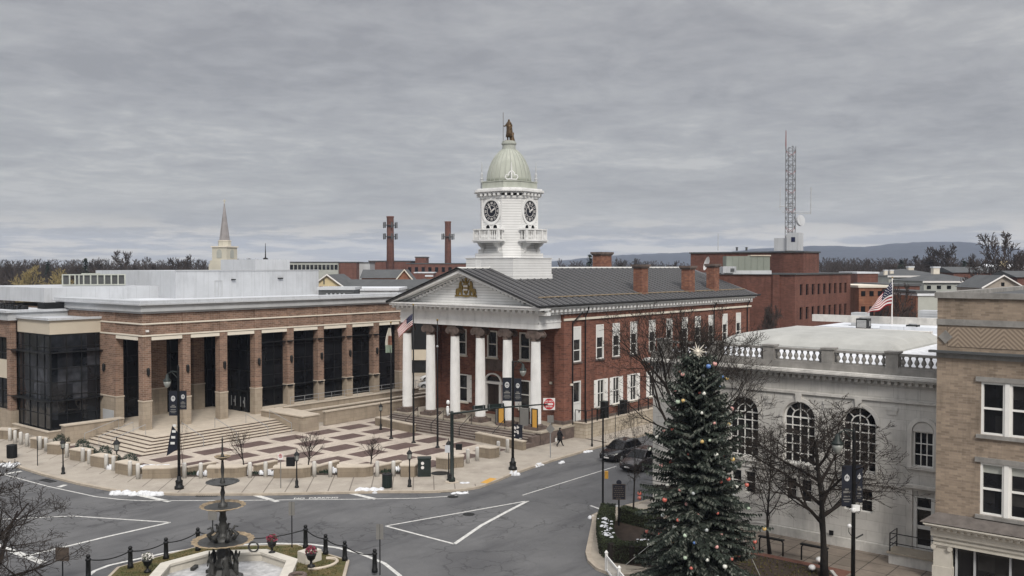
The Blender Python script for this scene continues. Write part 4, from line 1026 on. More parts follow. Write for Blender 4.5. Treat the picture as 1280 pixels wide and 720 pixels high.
for s_ in (-1,1):
    for k in range(18):
        f=.09+k*.048; y=YM+s_*(YM-EYL)*(1-f); z=zroof(y)-.86
        if z<13.25: continue
        mb.box(69.75,70.2,y-.15,y+.15,z,z+.26)
mb.build('raking_cornice',M['white_paint'],CH)
# coat of arms: shield between two rearing horses with an eagle above, on a scroll
em=MB(); ox=70.06
def sl(pts): em.slab([(ox,64.0-u,14.55+z) for u,z in pts],(.1,0,0))
sl([(-.36,.62),(.36,.62),(.36,.1),(.22,-.25),(0,-.45),(-.22,-.25),(-.36,.1)])
for s_ in (-1,1):
    sl([(s_*u,z) for u,z in [(.40,.35),(.62,.62),(.55,.85),(.72,.95),(.9,.7),(.92,.3),(1.15,-.05),(1.18,-.5),(1.0,-.5),(.9,-.15),(.7,-.2),(.62,-.5),(.46,-.5),(.52,0)]])
    sl([(s_*u,z) for u,z in [(1.0,.2),(1.3,.15),(1.4,-.25),(1.3,-.5),(1.22,-.2)]])
    sl([(s_*u,z) for u,z in [(.08,.72),(.5,1.15),(.42,.85),(.25,.66)]])
sl([(-.18,.65),(.18,.65),(.12,1.05),(.2,1.2),(0,1.3),(-.15,1.2),(-.1,1.05)])
sl([(-1.45,-.5),(1.45,-.5),(1.5,-.68),(.7,-.62),(0,-.72),(-.7,-.62),(-1.5,-.68)])
em.build('coat_of_arms',M['gold'],CH)
mb=MB()
for u0,u1,z0,z1 in ((-.28,.28,.32,.52),(-.28,.28,-.02,.14)): mb.box(ox-.03,ox-.001,64-u1,64-u0,14.55+z0,14.55+z1)
mb.build('shield_field',M['flag_white'],CH)
# roof
mb=MB()
for s_ in (-1,1):
    ye=EYL if s_<0 else EYR
    P_=[(RX,ye,EZ),(116.4,ye,EZ),(116.4,YM,RZ),(RX,YM,RZ)]
    if s_>0: P_=P_[::-1]
    mb.slab(P_,(0,0,-.12))
    for k in range(41):                       # standing ribs
        x=68.75+k*1.15; a_,b_=Vector((x,ye,EZ)),Vector((x,YM,RZ)); mb.slab([a_,a_+Vector((.16,0,0)),b_+Vector((.16,0,0)),b_],(0,0,.09))
mb.build('roof',M['ribbed_metal_roof'],CH)
mb=MB(); mb.tube([(RX,YM,RZ+.02),(116.4,YM,RZ+.02)],.12,6); rg=mb.build('ridge_cap',M['shade_white'],CH)
mb=MB()
for s_ in (-1,1):
    ye=EYL if s_<0 else EYR
    mb.tube([(RX-.03,ye,EZ+.03),(RX-.03,YM,RZ+.06)],.09,5); mb.tube([(RX,ye-.06*s_*-1,EZ+.02),(116.4,ye-.06*s_*-1,EZ+.02)],.10,5)
mb.build('gutter',M['black_metal'],CH)
y=EYL+1.9; mb=MB(); mb.tube([(RX+2.4,y,zroof(y)+.12),(115.8,y,zroof(y)+.12)],.06,5)
for k in range(60): x=RX+2.6+k*.74; mb.box(x-.02,x+.02,y-.02,y+.25,zroof(y)-.02,zroof(y)+.14)
mb.build('snow_guard',M['rust_bowl'],CH)
for k,(x,y,z1,w_,l_) in enumerate([(90.4,55.8,17.2,1.35,1.1),(101.3,55.8,17.05,1.35,1.1),(107.7,55.8,17.3,1.35,1.1),(101.9,68.8,18.85,2.5,1.3)]):
    mb=MB(); mb.box(x-w_/2,x+w_/2,y-l_/2,y+l_/2,13.2,z1-.42); c=mb.build('chimney',M['chimney_brick'],CH)
    mb=MB(); mb.box(x-w_/2-.12,x+w_/2+.12,y-l_/2-.12,y+l_/2+.12,z1-.42,z1-.25).box(x-w_/2-.22,x+w_/2+.22,y-l_/2-.22,y+l_/2+.22,z1-.25,z1); mb.build('chimney_cap',M['brown_stone'],c)
# portico floor, steps, columns
mb=MB(); mb.box(69.6,75,YS-.35,74.1,-.05,1.1)
mb.build('portico_base',M['brown_stone'],CH)
mb=MB(); mb.box(69.55,XW+.3,YS-.4,74.2,1.1,1.25); mb.build('portico_floor',M['concrete_old'],CH)
stp=thing('portico_steps','wide dark brownstone steps rising to the white columns','steps',(68.5,64,0))
for k in range(6): MB().box(69.55-.36*(6-k)+.0,69.55-.36*(5-k),YS+.2,74.0,-.05,1.02-.17*(5-k)).build('step',M['brown_stone'],stp); MB().box(69.53-.36*(6-k),69.55-.36*(5-k)-.001,YS+.2,74.0,1.021-.17*(5-k),1.07-.17*(5-k)).build('tread',M['step_stone'],stp)
MB().box(67.2,69.5,YS-.35,YS+.15,-.05,.45).build('side_block',M['brown_stone'],stp); MB().box(68.3,69.5,YS-.33,YS+.15,.45,.95).build('side_block',M['brown_stone'],stp)
for y in (58.2,62.6,66.5,70.2):
    MB().tube([(67.6,y,0.0),(67.6,y,1.0),(69.4,y,2.1),(69.4,y,1.1)],.035,6).build('handrail',M['black_metal'],stp)
CY=[73.2,69.65,66.1,62.6,59.0,55.45]; CXc=70.75
def column(y):
    fl=28
    prof=[(.53,1.72),(.525,2.4),(.515,4.5),(.485,7.2),(.445,9.75)]
    mb=MB(); nn=fl*2
    mb.lathe(prof,nn,(CXc,y,0),wob=lambda j,k:-.05 if k%2 else 0); c=mb.build('column',M['white_paint'],CH)
    mb=MB(); mb.lathe([(.70,1.55),(.74,1.6),(.72,1.7),(.60,1.74),(.56,1.78)],20,(CXc,y,0)); mb.box(CXc-.85,CXc+.8,y-.8,y+.8,1.25,1.55); mb.build('column_base',M['brown_stone'],c)
    mb=MB(); mb.lathe([(.46,9.75),(.5,9.82),(.47,9.9),(.55,10.15)],18,(CXc,y,0)); mb.box(CXc-.52,CXc+.52,y-.62,y+.62,10.58,10.9)
    mb.box(CXc-.48,CXc+.48,y-.5,y+.5,10.15,10.58)
    for s_ in (-1,1):
        for xx in (-.5,.38):
            yy=y+s_*.58; mb.slab([(CXc+xx,yy+.34*math.cos(a),10.34+.34*math.sin(a)) for a in [2*math.pi*q/14 for q in range(14)]],(.12,0,0))
            mb.slab([(CXc+xx-.03,yy+.14*math.cos(a),10.34+.14*math.sin(a)) for a in [2*math.pi*q/10 for q in range(10)]],(.18,0,0))
        mb.tube([(CXc-.4,y+s_*.58,10.34),(CXc+.4,y+s_*.58,10.34)],.24,8)
    mb.build('capital',M['brown_stone'],c)
for y in CY: column(y)
# ---- clock tower
TX,TY=76.75,63.8
CT=CH
def tsq(h,z0,z1,mb,ch=0):
    if not ch: return mb.box(TX-h,TX+h,TY-h,TY+h,z0,z1)
    p=[(h,-h+ch),(h,h-ch),(h-ch,h),(-h+ch,h),(-h,h-ch),(-h,-h+ch),(-h+ch,-h),(h-ch,-h)]
    return mb.prism([(TX+a,TY+b) for a,b in p],z0,z1)
mb=MB(); tsq(3.32,14.4,16.15,mb); tsq(3.25,16.15,17.8,mb); tsq(3.32,17.8,17.9,mb); mb.build('tower_base',M['white_clapboard'],CT)
mb=MB(); fbox(mb,TW(TX-3.25),TY+1.2,TY+1.9,.0,.03,16.2,17.7); mb.build('hatch',M['white_paint'],CT)
CHF=1.38; HH=2.8
mb=MB(); tsq(3.2,17.9,18.35,mb,1.35); tsq(3.0,18.35,18.8,mb,1.38); tsq(HH,18.8,24.35,mb,CHF); mb.build('tower_shaft',M['white_clapboard'],CT)
mb=MB(); tsq(2.88,24.1,24.36,mb,1.4); tsq(3.1,24.62,24.78,mb,1.42); tsq(3.32,24.78,25.0,mb,1.46); tsq(3.15,25.0,25.15,mb,1.42); mb.build('tower_cornice',M['white_paint'],CT)
mb=MB()
for T_,c0 in ((TW(TX-2.88),TY),(TS(TY-2.88),TX),(lambda u,o,z:(TX+2.88+o,u,z),TY)):
    for k in range(5): u=c0-1.2+k*.6; fbox(mb,T_,u-.14,u+.14,-.05,.3,24.362,24.62)
for sx,sy in ((-1,-1),(1,-1),(-1,1)):
    for k in (-1,0,1):
        c=Vector((TX+sx*(2.88-.7),TY+sy*(2.88-.7),0))+Vector((sx,-sy,0)).normalized()*k*.62+Vector((sx,sy,0)).normalized()*.15
        mb.obox(c.x,c.y,24.362,24.62,.36,.22,math.atan2(sy,sx))
mb.build('cornice_bracket',M['white_paint'],CT)
mb=MB(); tsq(2.65,25.15,25.85,mb,1.2); tsq(2.72,25.85,25.93,mb,1.22); mb.build('tower_attic',M['ribbed_copper'],CT)
mb=MB(); prof=[(2.36,25.93),(2.34,26.35),(2.24,26.95),(2.05,27.6),(1.76,28.25),(1.4,28.8),(1.02,29.2),(.72,29.45)]
mb.lathe(prof,32,(TX,TY,0)); dm=mb.build('dome',M['ribbed_copper'],CT,True)
mb=MB()
for k in range(24):
    a=2*math.pi*k/24; mb.tube([(TX+(r_+.02)*math.cos(a),TY+(r_+.02)*math.sin(a),z) for r_,z in prof],.035,4)
mb.build('dome_rib',M['copper_green'],dm)
mb=MB().lathe([(.78,29.3),(.74,29.45),(.70,29.95),(.80,29.98),(.82,30.12),(.74,30.16),(.74,30.3),(.66,30.34)],20,(TX,TY,0)); mb.build('dome_cap',M['copper_green'],CT)
for sx,sy in ((-1,1),(1,-1),(-1,-1)):
    cx,cy=TX+sx*2.05,TY+sy*2.05
    if (sx,sy)==(-1,-1): cx,cy=TX-1.9,TY-1.9
    if (sx,sy)!=(-1,-1): MB().lathe([(.16,25.15),(.16,26.2),(.22,26.3),(.12,26.4),(.14,26.8),(.05,27.0),(.07,27.3),(.015,28.1)],8,(cx,cy,0)).build('finial',M['grey_metal'],CT)
    else:
        mb=MB(); d=Vector((-1,-1,0)).normalized(); r_=Vector((1,-1,0)).normalized(); c=Vector((cx,cy,25.93))+d*.2
        for s_ in (-1,1):
            mb.tube([c+r_*s_*q+Vector((0,0,z)) for q,z in ((.08,.1),(.5,.08),(.66,.3),(.55,.55),(.35,.5),(.25,.75),(.05,.95))],.075,5)
        mb.tube([c+Vector((0,0,.05)),c+Vector((0,0,1.0)),c+Vector((0,0,1.9))],[.1,.07,.02],6); mb.build('finial',M['white_paint'],CT)
# clocks: dark dial, white ring, ticks and hands at five to two
def clock(T_,c0):
    z=22.75; r_=1.08
    mb=MB()
    for k in range(32):
        a,b=2*math.pi*k/32,2*math.pi*(k+1)/32
        mb.slab([T_(c0+q*math.cos(t_),.12,z+q*1.08*math.sin(t_)) for q,t_ in ((r_*1.22,a),(r_*1.22,b),(r_*.98,b),(r_*.98,a))],Vector(T_(0,-.02,0))-Vector(T_(0,.12,0)))
    ck=mb.build('clock',M['white_paint'],CT)
    MB().disc(T_,c0,z,r_,.0,.04,32).build('dial',M['navy'],ck)
    mb=MB()
    for k in range(12):
        a=R(90)-2*math.pi*k/12; w_=.085
        for dd in ((-.07,.07) if k%3 else (-.09,0,.09)):
            u=Vector((math.cos(a),math.sin(a))); v=Vector((-u.y,u.x))
            q=[u*.66*r_+v*(dd-.025),u*.66*r_+v*(dd+.025),u*.9*r_+v*(dd*1.25+.025),u*.9*r_+v*(dd*1.25-.025)]
            mb.slab([T_(c0+p.x,.055,z+p.y) for p in q],Vector(T_(0,.04,0))-Vector(T_(0,.055,0)))
    for k in range(24):
        a,b=2*math.pi*k/24,2*math.pi*(k+1)/24
        mb.slab([T_(c0+q*math.cos(t_),.055,z+q*math.sin(t_)) for q,t_ in ((r_*.56,a),(r_*.56,b),(r_*.52,b),(r_*.52,a))],Vector(T_(0,.04,0))-Vector(T_(0,.055,0)))
    mb.build('numeral_ring',M['flag_white'],ck)
    sgn = 1 if T_(0,0,0)[1]!=0 and T_(1,0,0)[0]!=T_(0,0,0)[0] else -1
    for ang,L_,w_ in ((R(90-330),.86,.06),(R(90-58),.58,.09)):
        u=Vector((math.cos(ang)*sgn,math.sin(ang))); v=Vector((-u.y,u.x))
        mb=MB(); mb.slab([T_(c0+p.x,.09,z+p.y) for p in (u*-.15+v*w_*.6,u*L_*.7+v*w_,u*L_,u*L_*.7-v*w_,u*-.15-v*w_*.6)],Vector(T_(0,.06,0))-Vector(T_(0,.09,0))); mb.build('clock_hand',M['flag_white'],ck)
    for s_ in (-1,1): mb=MB(); fbox(mb,T_,c0+s_*1.33-.06,c0+s_*1.33+.06,.0,.06,20.3,24.0); mb.build('pilaster_strip',M['white_paint'],CT)
    for s_ in (-.5,.5): # belfry openings
        mb=MB(); pts=[(c0+s_-.28,20.3),(c0+s_+.28,20.3)]+[(c0+s_+.28*math.cos(a),21.05+.28*math.sin(a)) for a in [math.pi*k/8 for k in range(9)]]
        mb.slab([T_(u,.02,zz_) for u,zz_ in pts],Vector(T_(0,-.05,0))-Vector(T_(0,.02,0))); b_=mb.build('belfry_opening',M['dark_glass'],CT)
        mb=MB()
        for k in range(8):
            a,b=math.pi*k/8,math.pi*(k+1)/8
            mb.slab([T_(c0+s_+q*math.cos(t_),.08,21.05+q*math.sin(t_)) for q,t_ in ((.38,a),(.38,b),(.28,b),(.28,a))],Vector(T_(0,.0,0))-Vector(T_(0,.08,0)))
        fbox(mb,T_,c0+s_-.38,c0+s_-.28,0,.08,20.3,21.05); fbox(mb,T_,c0+s_+.28,c0+s_+.38,0,.08,20.3,21.05); mb.build('arch_frame',M['white_paint'],b_)
    # balcony
    mb=MB(); n_=12; hw=1.72
    out=lambda q: 1.0+.28*math.cos(q*math.pi/2)
    pl=[(c0-hw,0)]+[(c0-hw+2*hw*k/n_,out(abs(2*k/n_-1))) for k in range(n_+1)]+[(c0+hw,0)]
    def ring(sc,z0,z1):
        P_=[T_(c0+(u-c0)*sc,o*sc,z0) for u,o in pl]; mb.slab(P_,(0,0,z1-z0))
    ring(1.0,19.45,19.6); ring(1.08,19.6,19.78); bal=mb.build('balcony',M['white_paint'],CT)
    mb=MB(); ring(1.02,20.75,20.9); mb.build('rail',M['white_paint'],bal)
    for k in range(17):
        mb=MB(); q=-1+2*k/16; u=c0+hw*.95*q; o=out(abs(q))*.92; p=T_(u,o,0)
        if k in (0,5,11,16): mb.box(p[0]-.1,p[0]+.1,p[1]-.1,p[1]+.1,19.78,20.75)
        else: mb.lathe([(.055,19.78),(.09,20.05),(.045,20.4),(.075,20.75)],6,(p[0],p[1],0))
        mb.build('baluster',M['white_paint'],bal)
    for s_ in (-1,1):
        for o in (.3,.65): p=T_(c0+s_*hw*.95,o,0); mb=MB(); mb.lathe([(.05,19.78),(.085,20.05),(.04,20.4),(.07,20.75)],6,(p[0],p[1],0)); mb.build('baluster',M['white_paint'],bal)
    for s_ in (-1,1):
        u=c0+s_*1.05; mb=MB(); mb.slab([T_(u-.13,o,z_) for o,z_ in ((0,19.45),(1.0,19.45),(.85,19.2),(.45,18.95),(.3,18.5),(0,18.4))],Vector(T_(.26,0,0))-Vector(T_(0,0,0))); mb.build('balcony_bracket',M['white_paint'],bal)
clock(TW(TX-HH),TY); clock(TS(TY-HH),TX)

# statue on the dome
st=thing('statue','dark bronze figure in a long coat holding a tall staff on the dome','statue',(TX,TY,30.34))
V=[(0,0,1.25),(0,0,1.55),(0,.0,1.95),(0,0,2.12),(-.03,0,2.35),(.0,.22,1.9),(-.12,.42,1.62),(-.38,.46,1.62),(0,-.24,1.9),(.04,-.36,1.5),(-.14,-.30,1.22),(0,.13,1.15),(-.04,.15,.62),(-.02,.15,.12),(-.16,.16,.05),(0,-.13,1.15),(.02,-.14,.62),(.04,-.14,.12),(-.1,-.16,.05)]
E_=[(0,1),(1,2),(2,3),(3,4),(2,5),(5,6),(6,7),(2,8),(8,9),(9,10),(0,11),(11,12),(12,13),(13,14),(0,15),(15,16),(16,17),(17,18)]
Rr=[.25,.26,.27,.09,.15,.12,.085,.06,.12,.09,.06,.15,.11,.075,.06,.15,.11,.075,.06]
mb=MB(); mb.add(*skin_body(V,E_,Rr)); mb.build('body',M['bronze'],st,True,True)
mb=MB().lathe([(.40,.45),(.36,.9),(.30,1.5),(.33,1.75)],14,(.06,-.02,0)); mb.build('coat',M['bronze'],st,True,True)
MB().tube([(-.40,.47,.0),(-.40,.47,3.05)],.025,6).build('staff',M['bronze'],st,local=True)
MB().lathe([(.3,0),(.28,.1),(.16,.5),(.2,.9)],8,(.2,-.3,0)).build('tree_stump',M['bronze'],st,True,True)
MB().lathe([(.55,-.02),(.52,.05)],14).build('plinth',M['bronze'],st,local=True)

# boards standing on the portico
def board(px0,px1,py0,py1,X,mat,name,label,cat,frame_mat='black_metal'):
    y0=None
    def on(px,py): d=sight(px,py); k=X/d.x; p=EYE+d*k; return p.y,p.z
    ya,za_=on(px0,py1); yb,zb_=on(px1,py0); T_=TW(X)
    zlo=min(za_,zb_); zhi=max(za_,zb_)
    return ya,yb,zlo,zhi,T_
for i,(a,b,c,d_,lab) in enumerate([(623,629.5,508.5,528,'left yellow panel in a black frame between the columns'),(665,671,512.5,532,'right yellow panel in a black frame between the columns')]):
    ya,yb,z0,z1,T_=board(a,b,c,d_,70.0,'orange_sign','sign',lab,'sign')
    z0=1.27
    t=thing('framed_panel',lab,'sign',(70,(ya+yb)/2,1.25)); mb=MB(); fbox(mb,T_,min(ya,yb)-.1,max(ya,yb)+.1,-.06,0,1.25,z1+.1); mb.build('frame',M['black_metal'],t)
    mb=MB(); fbox(mb,T_,min(ya,yb),max(ya,yb)-.06,.0,.02,z0+.15,z1); mb.build('panel',M['tan_sign'] if 0 else M['orange_sign'],t)
for i,(yc,lab) in enumerate([(59.6,'left grey board standing behind the black emblem banners'),(56.5,'right grey board standing behind the do not enter sign')]):
    t=thing('notice_board',lab,'notice board',(70.3,yc,1.25)); mb=MB(); fbox(mb,TW(70.35),yc-.55,yc+.55,0,.06,1.3,3.2); mb.build('panel',M['sign_back'],t)
    mb=MB(); fbox(mb,TW(70.35),yc-.6,yc-.55,-.03,.08,1.25,3.3); fbox(mb,TW(70.35),yc+.55,yc+.6,-.03,.08,1.25,3.3); mb.build('frame',M['black_metal'],t)
t=thing('poster_stand','blue and white picture poster on a stand behind the low wall','poster',(67.6,55.1,0)); T_=TW(67.6)
mb=MB(); fbox(mb,T_,54.55,55.65,0,.05,.75,2.15); mb.build('poster',M['navy'],t)
mb=MB(); r=random.Random(2)
for k in range(16): u=54.6+r.random()*.85; z=.8+r.random()*1.15; fbox(mb,T_,u,u+r.uniform(.08,.2),.05,.056+k*.0005,z,z+r.uniform(.05,.18))
mb.build('picture',M['flag_white'],t); mb=MB(); fbox(mb,T_,54.7,54.76,-.05,0,0,.75); fbox(mb,T_,55.44,55.5,-.05,0,0,.75); mb.build('leg',M['black_metal'],t)

# ramp retaining wall and railing beside the courthouse
rw=thing('ramp_wall','pale block retaining wall of the ramp with a dark railing along the courthouse','retaining wall',(82,52.6,0))
mb=MB(); mb.prism([(75.1,52.55),(112,52.55),(112,52.85),(75.1,52.85)],-.05,1.45).box(75.1,75.4,52.85,54.1,-.05,1.45); mb.box(75.4,112,52.85,54.15,-.05,1.25); mb.build('wall',M['ramp_stone'],rw)
mb=MB(); mb.box(75.05,112,52.5,52.9,1.45,1.53).box(75.05,75.45,52.9,54.1,1.45,1.53); mb.build('capstone',M['cap_stone'],rw)
mb=MB()
for k in range(19): x=75.3+k*1.95; mb.box(x-.05,x+.05,52.65,52.75,1.53,2.75)
mb.tube([(75.2,52.7,2.72),(112,52.7,2.72)],.04,5); mb.tube([(75.2,52.7,2.1),(112,52.7,2.1)],.025,5); mb.tube([(75.3,54.0,1.53),(75.3,54.0,2.72),(75.3,52.7,2.72)],.04,5); mb.build('railing',M['black_metal'],rw)
for i,(x,h,lab) in enumerate([(79.3,1.9,'tall dark planter box at the near end of the ramp railing'),(82.9,1.6,'dark planter box on the ramp below the second shuttered window')]):
    t=thing('ramp_cabinet',lab,'cabinet',(x,53.2,1.25)); MB().box(x-.35,x+.35,52.95,53.5,1.25,1.25+h).build('body',M['black_metal'],t); MB().box(x-.4,x+.4,52.92,53.55,1.25+h,1.3+h).build('lid',M['dark_green_metal'],t)
struct(MB().prism([(75.3,53.9),(75.45,53.9),(74.8,49.9),(74.65,49.9)],.001,.03),'pavement_joint',M['soil'])
# ---------------------------------------------------------------- the modern tan brick building
JB = thing('civic_building','modern tan brick building with tall dark windows, pillared porch and dark glass corner bay','building',(47,86,0))
YF,XL = 85.5,47.0
S2,W2 = TS(YF),TW(XL)
PX_=[47.02+4.28*k for k in range(9)]        # left edge of each pillar
PW=.86
XE2=82.6
mb=MB()
mb.box(XL+.08,XE2,YF+.08,YF+.9,10.0,12.35); mb.box(XL+.08,XL+.9,YF+.9,103,10.0,12.35)
mb.box(60.95,XE2,YF+1.0,125,1.0,12.35)                # body behind the windows
mb.box(XL+.9,60.2,94.5,125,.9,12.35)
mb.box(XL,XL+.8,94.45,103,1,12.34); mb.box(XL+.0,XL+.9,103,103.3,0,12.3)
mb.build('brick_wall',M['tan_brick'],JB)
def pillar(x0,x1,y0,y1,zb,ztop):
    p=MB().box(x0,x1,y0,y1,3.84,ztop).build('pillar',M['tan_brick'],JB)
    MB().box(x0-.03,x1+.03,y0-.03,y1+.03,zb,3.72).build('stone_base',M['tan_stone'],p)
    MB().box(x0-.08,x1+.08,y0-.08,y1+.05,3.721,3.84).build('base_cap',M['cap_stone'],p)
for k,p in enumerate(PX_): pillar(p,p+PW,YF,YF+.86,.9,12.349)
pillar(XL,XL+.8,90.8,94.4,.5,12.345); pillar(52.5,54.2,93.6,94.4,.9,9.79); pillar(57.5,58.8,93.6,94.4,.9,9.79)
mb=MB()
for z0,z1,o in ((11.28,11.42,.07),(10.12,10.26,.07)):
    mb.box(XL-o,XE2,YF-o,YF+.5,z0,z1); mb.box(XL-o,XL+.5,YF+.5,102.9,z0,z1)
mb.build('stone_band',M['lintel'],JB)
mb=MB()
for k in range(8): mb.box(PX_[k]+PW+.06,PX_[k+1]-.06,YF-.02,YF+.07,9.72,10.05)
mb.box(XL-.02,XL+.07,YF+PW+.1,90.7,9.72,10.05); mb.build('lintel',M['lintel'],JB)
mb=MB(); mb.box(XL+.3,XE2,YF+.3,YF+8.9,9.75,9.99) if 0 else mb.box(XL+.3,60.9,YF+.3,94.4,9.8,9.99); mb.build('porch_ceiling',M['grey_metal'],JB)
mb=MB()
for o,z0,z1,m in ((.12,12.35,12.55,0),(.38,12.55,13.2,0)):
    mb.box(XL-o,XE2,YF-o,YF+1.2,z0,z1); mb.box(XL-o,XL+1.2,YF+1.2,103.0,z0,z1)
mb.build('cornice',M['grey_metal'],JB)
mb=MB(); mb.box(XL-.7,XE2,YF-.7,YF+1.5,13.2,13.36); mb.box(XL-.7,XL+1.5,YF+1.5,103.2,13.2,13.36); mb.box(XL-.55,XE2,YF-.55,YF+1.6,13.36,13.62); mb.box(XL-.55,XL+1.6,YF+1.6,103.1,13.36,13.62); mb.build('coping',M['white_metal'],JB)
mb=MB(); mb.box(XL+1.6,XE2,YF+1.6,125,12.9,13.05); mb.build('roof',M['white_roof'],JB)
# windows between the pilasters, deep set
def curtain(T,u0,u1,z0,z1,o,bars_u,bars_z,name='window',glass='dark_glass',t=.05):
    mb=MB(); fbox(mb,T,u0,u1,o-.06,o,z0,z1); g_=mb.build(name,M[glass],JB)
    mb=MB()
    for u in bars_u: fbox(mb,T,u-t,u+t,o-.02,o+.08,z0,z1)
    for z in bars_z: fbox(mb,T,u0,u1,o-.02,o+.06,z-t*.8,z+t*.8)
    mb.build('mullion',M['black_metal'],g_); return g_
for k in range(4,8):
    u0,u1=PX_[k-0]+PW-4.28+0,PX_[k]-0
    u0,u1=PX_[k-1]+PW,PX_[k]
    g_=curtain(S2,u0,u1,1.55,9.85,-.9,[u0+.08,(u0+u1)/2+.5,u1-.08],[1.6,3.4,5.0,6.6,8.2,9.75])
    for z in (8.6,3.65): mb=MB(); fbox(mb,S2,u0+.1,u1-.05,-.9,-.15,z,z+.07); fbox(mb,S2,u1-.05,u1+.55,.0,.35,z-.03,z+.12); mb.build('sunshade',M['black_metal'],g_)
    mb=MB(); fbox(mb,S2,u0,u1,-.98,-.05,1.2,1.55); mb.build('sill',M['cap_stone'],g_)
g_=curtain(S2,PX_[7]+PW,PX_[8],1.55,9.85,-.9,[PX_[7]+PW+.1,PX_[8]-.1],[1.6,3.4,5,6.6,8.2,9.75])
# porch glazing
TB=TS(94.25)
curtain(TB,XL+.9,52.45,.95,9.8,0,[50,51.2,52.4],[2.9,5.2,7.5])
curtain(TB,54.25,57.45,.95,9.8,0,[55.0,56.4],[2.9,5.2,7.5]); curtain(TB,58.85,60.2,.95,9.8,0,[59.5],[2.9,5.2,7.5])
TE=TW(60.2); e_=curtain(TE,86.4,94.2,.95,9.8,0,[87.2,88.9,90.6,92.3],[3.3,5.5,7.7],'entrance_screen')
for c in (88.0,89.75,91.4):
    mb=MB()
    for a,b in ((c-.75,c-.65),(c+.65,c+.75)): fbox(mb,TE,a,b,.06,.12,.97,3.25)
    fbox(mb,TE,c-.65,c+.65,.06,.12,3.12,3.25); d=mb.build('entrance_door',M['black_metal'],e_)
    mb=MB(); fbox(mb,TE,c-.12,c+.02,.12,.16,1.9,2.2); fbox(mb,TE,c-.3,c-.2,.12,.18,1.5,2.6); fbox(mb,TE,c+.45,c+.5,.12,.18,1.5,2.6); mb.build('door_pull',M['steel'],d)
# wall lamps on the pillars
for k,p in enumerate(PX_[:8]):
    mb=MB(); mb.box(p+.36,p+.58,YF-.2,YF,6.35,7.0); mb.lathe([(.06,6.2),(.14,6.4),(.14,6.9),(.06,7.05)],8,(p+.47,YF-.16,0)); mb.build('wall_lamp',M['black_metal'],JB)
mb=MB(); mb.lathe([(.06,6.2),(.14,6.4),(.14,6.9),(.06,7.05)],8,(XL-.16,93,0)); mb.box(XL-.2,XL,92.9,93.1,6.4,6.95); mb.build('wall_lamp',M['black_metal'],JB)
mb=MB(); mb.box(47.3,47.62,YF-.12,YF-.0,10.55,10.75); mb.build('flood_light',M['flag_white'],JB)
mb=MB(); fbox(mb,W2,90.95,93.1,.03,.07,.6,1.7) if 0 else fbox(mb,W2,91.2,93.4,.035,.08,1.0,2.35); mb.build('service_door',M['grey_metal'],JB)
# glass corner bay
GX,GY,GY1,GX1=41.9,93.9,101.1,46.9
Wb,Sb=TW(GX),TS(GY)
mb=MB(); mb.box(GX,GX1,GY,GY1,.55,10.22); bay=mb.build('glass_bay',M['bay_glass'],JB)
mb=MB()
for u in (GY+.04,GY+1.25,GY+2.9,GY+4.6,GY+6.2,GY1-.05): fbox(mb,Wb,u-.05,u+.05,0,.06,.55,10.2)
for u in (GX+.04,GX+1.6,GX+3.1,GX1-.4): fbox(mb,Sb,u-.05,u+.05,0,.06,.55,10.2)
for z in (.6,2.2,4.1,5.4,6.8,8.9,10.15): fbox(mb,Wb,GY,GY1,0,.05,z-.045,z+.045); fbox(mb,Sb,GX,GX1,0,.05,z-.045,z+.045)
mb.build('mullion',M['black_metal'],bay)
for z in (8.35,3.55): mb=MB(); mb.box(GX-.75,GX+.01,GY-.3,GY1+1.5,z,z+.07); mb.box(GX+.01,GX1+.9,GY-.55,GY+.0,z,z+.07); mb.build('sunshade',M['black_metal'],bay)
mb=MB(); mb.box(GX-.06,GX1+.1,GY-.06,GY1+.1,10.22,11.62); mb.build('fascia',M['cream_panel'],bay)
mb=MB(); mb.box(GX-.3,GX1+.1,GY-.3,GY-.01,11.62,11.85); mb.box(GX-.3,GX-.01,GY-.01,GY1+.2,11.62,11.85); mb.box(GX-.01,GX1,GY-.01,GY1,11.62,11.7); mb.build('coping',M['white_metal'],bay)
mb=MB(); mb.box(GX-.6,GX-.3,GY-.6,GY1+.6,0,.62).box(GX-.3,GX1,GY-.6,GY-.3,0,.62); mb.build('plinth_wall',M['tan_stone'],bay)
mb=MB(); mb.box(GX-.66,GX-.26,GY-.66,GY1+.6,.62,.72).box(GX-.26,GX1,GY-.66,GY-.26,.62,.72); mb.build('plinth_cap',M['cap_stone'],bay)
# north wing left of the bay
LX,LY=41.2,101.4
mb=MB(); mb.box(LX,LX+1.0,LY,LY+.9,2.0,11.4); mb.box(LX,LX+.6,LY+.9,130,9.6,11.4); mb.box(LX,LX+.6,LY+5.0,LY+6,2,9.6); mb.box(LX+.6,46.9,LY,LY+.6,2,11.4); mb.build('wing_wall',M['tan_brick'],JB)
mb=MB(); mb.box(LX-.04,46.9,LY-.04,LY+.6,0,2.0).box(LX-.04,LX+.6,LY+.6,130,0,2.0); mb.build('wing_base',M['tan_stone'],JB)
Wl=TW(LX+.35)
curtain(Wl,LY+.9,LY+5.0,2.0,9.6,0,[LY+1,LY+2.9,LY+4.9],[2.1,4,7.9,9.5])
mb=MB(); fbox(mb,Wl,LY+.9,LY+5,.07,.3,5.3,7.2); mb.build('spandrel_panel',M['cream_panel'],JB)
mb=MB(); mb.box(LX-.35,47.5,LY-.35,LY+.4,11.4,12.2).box(LX-.35,LX+.4,LY+.4,130,11.4,12.2); mb.build('wing_cornice',M['grey_metal'],JB)
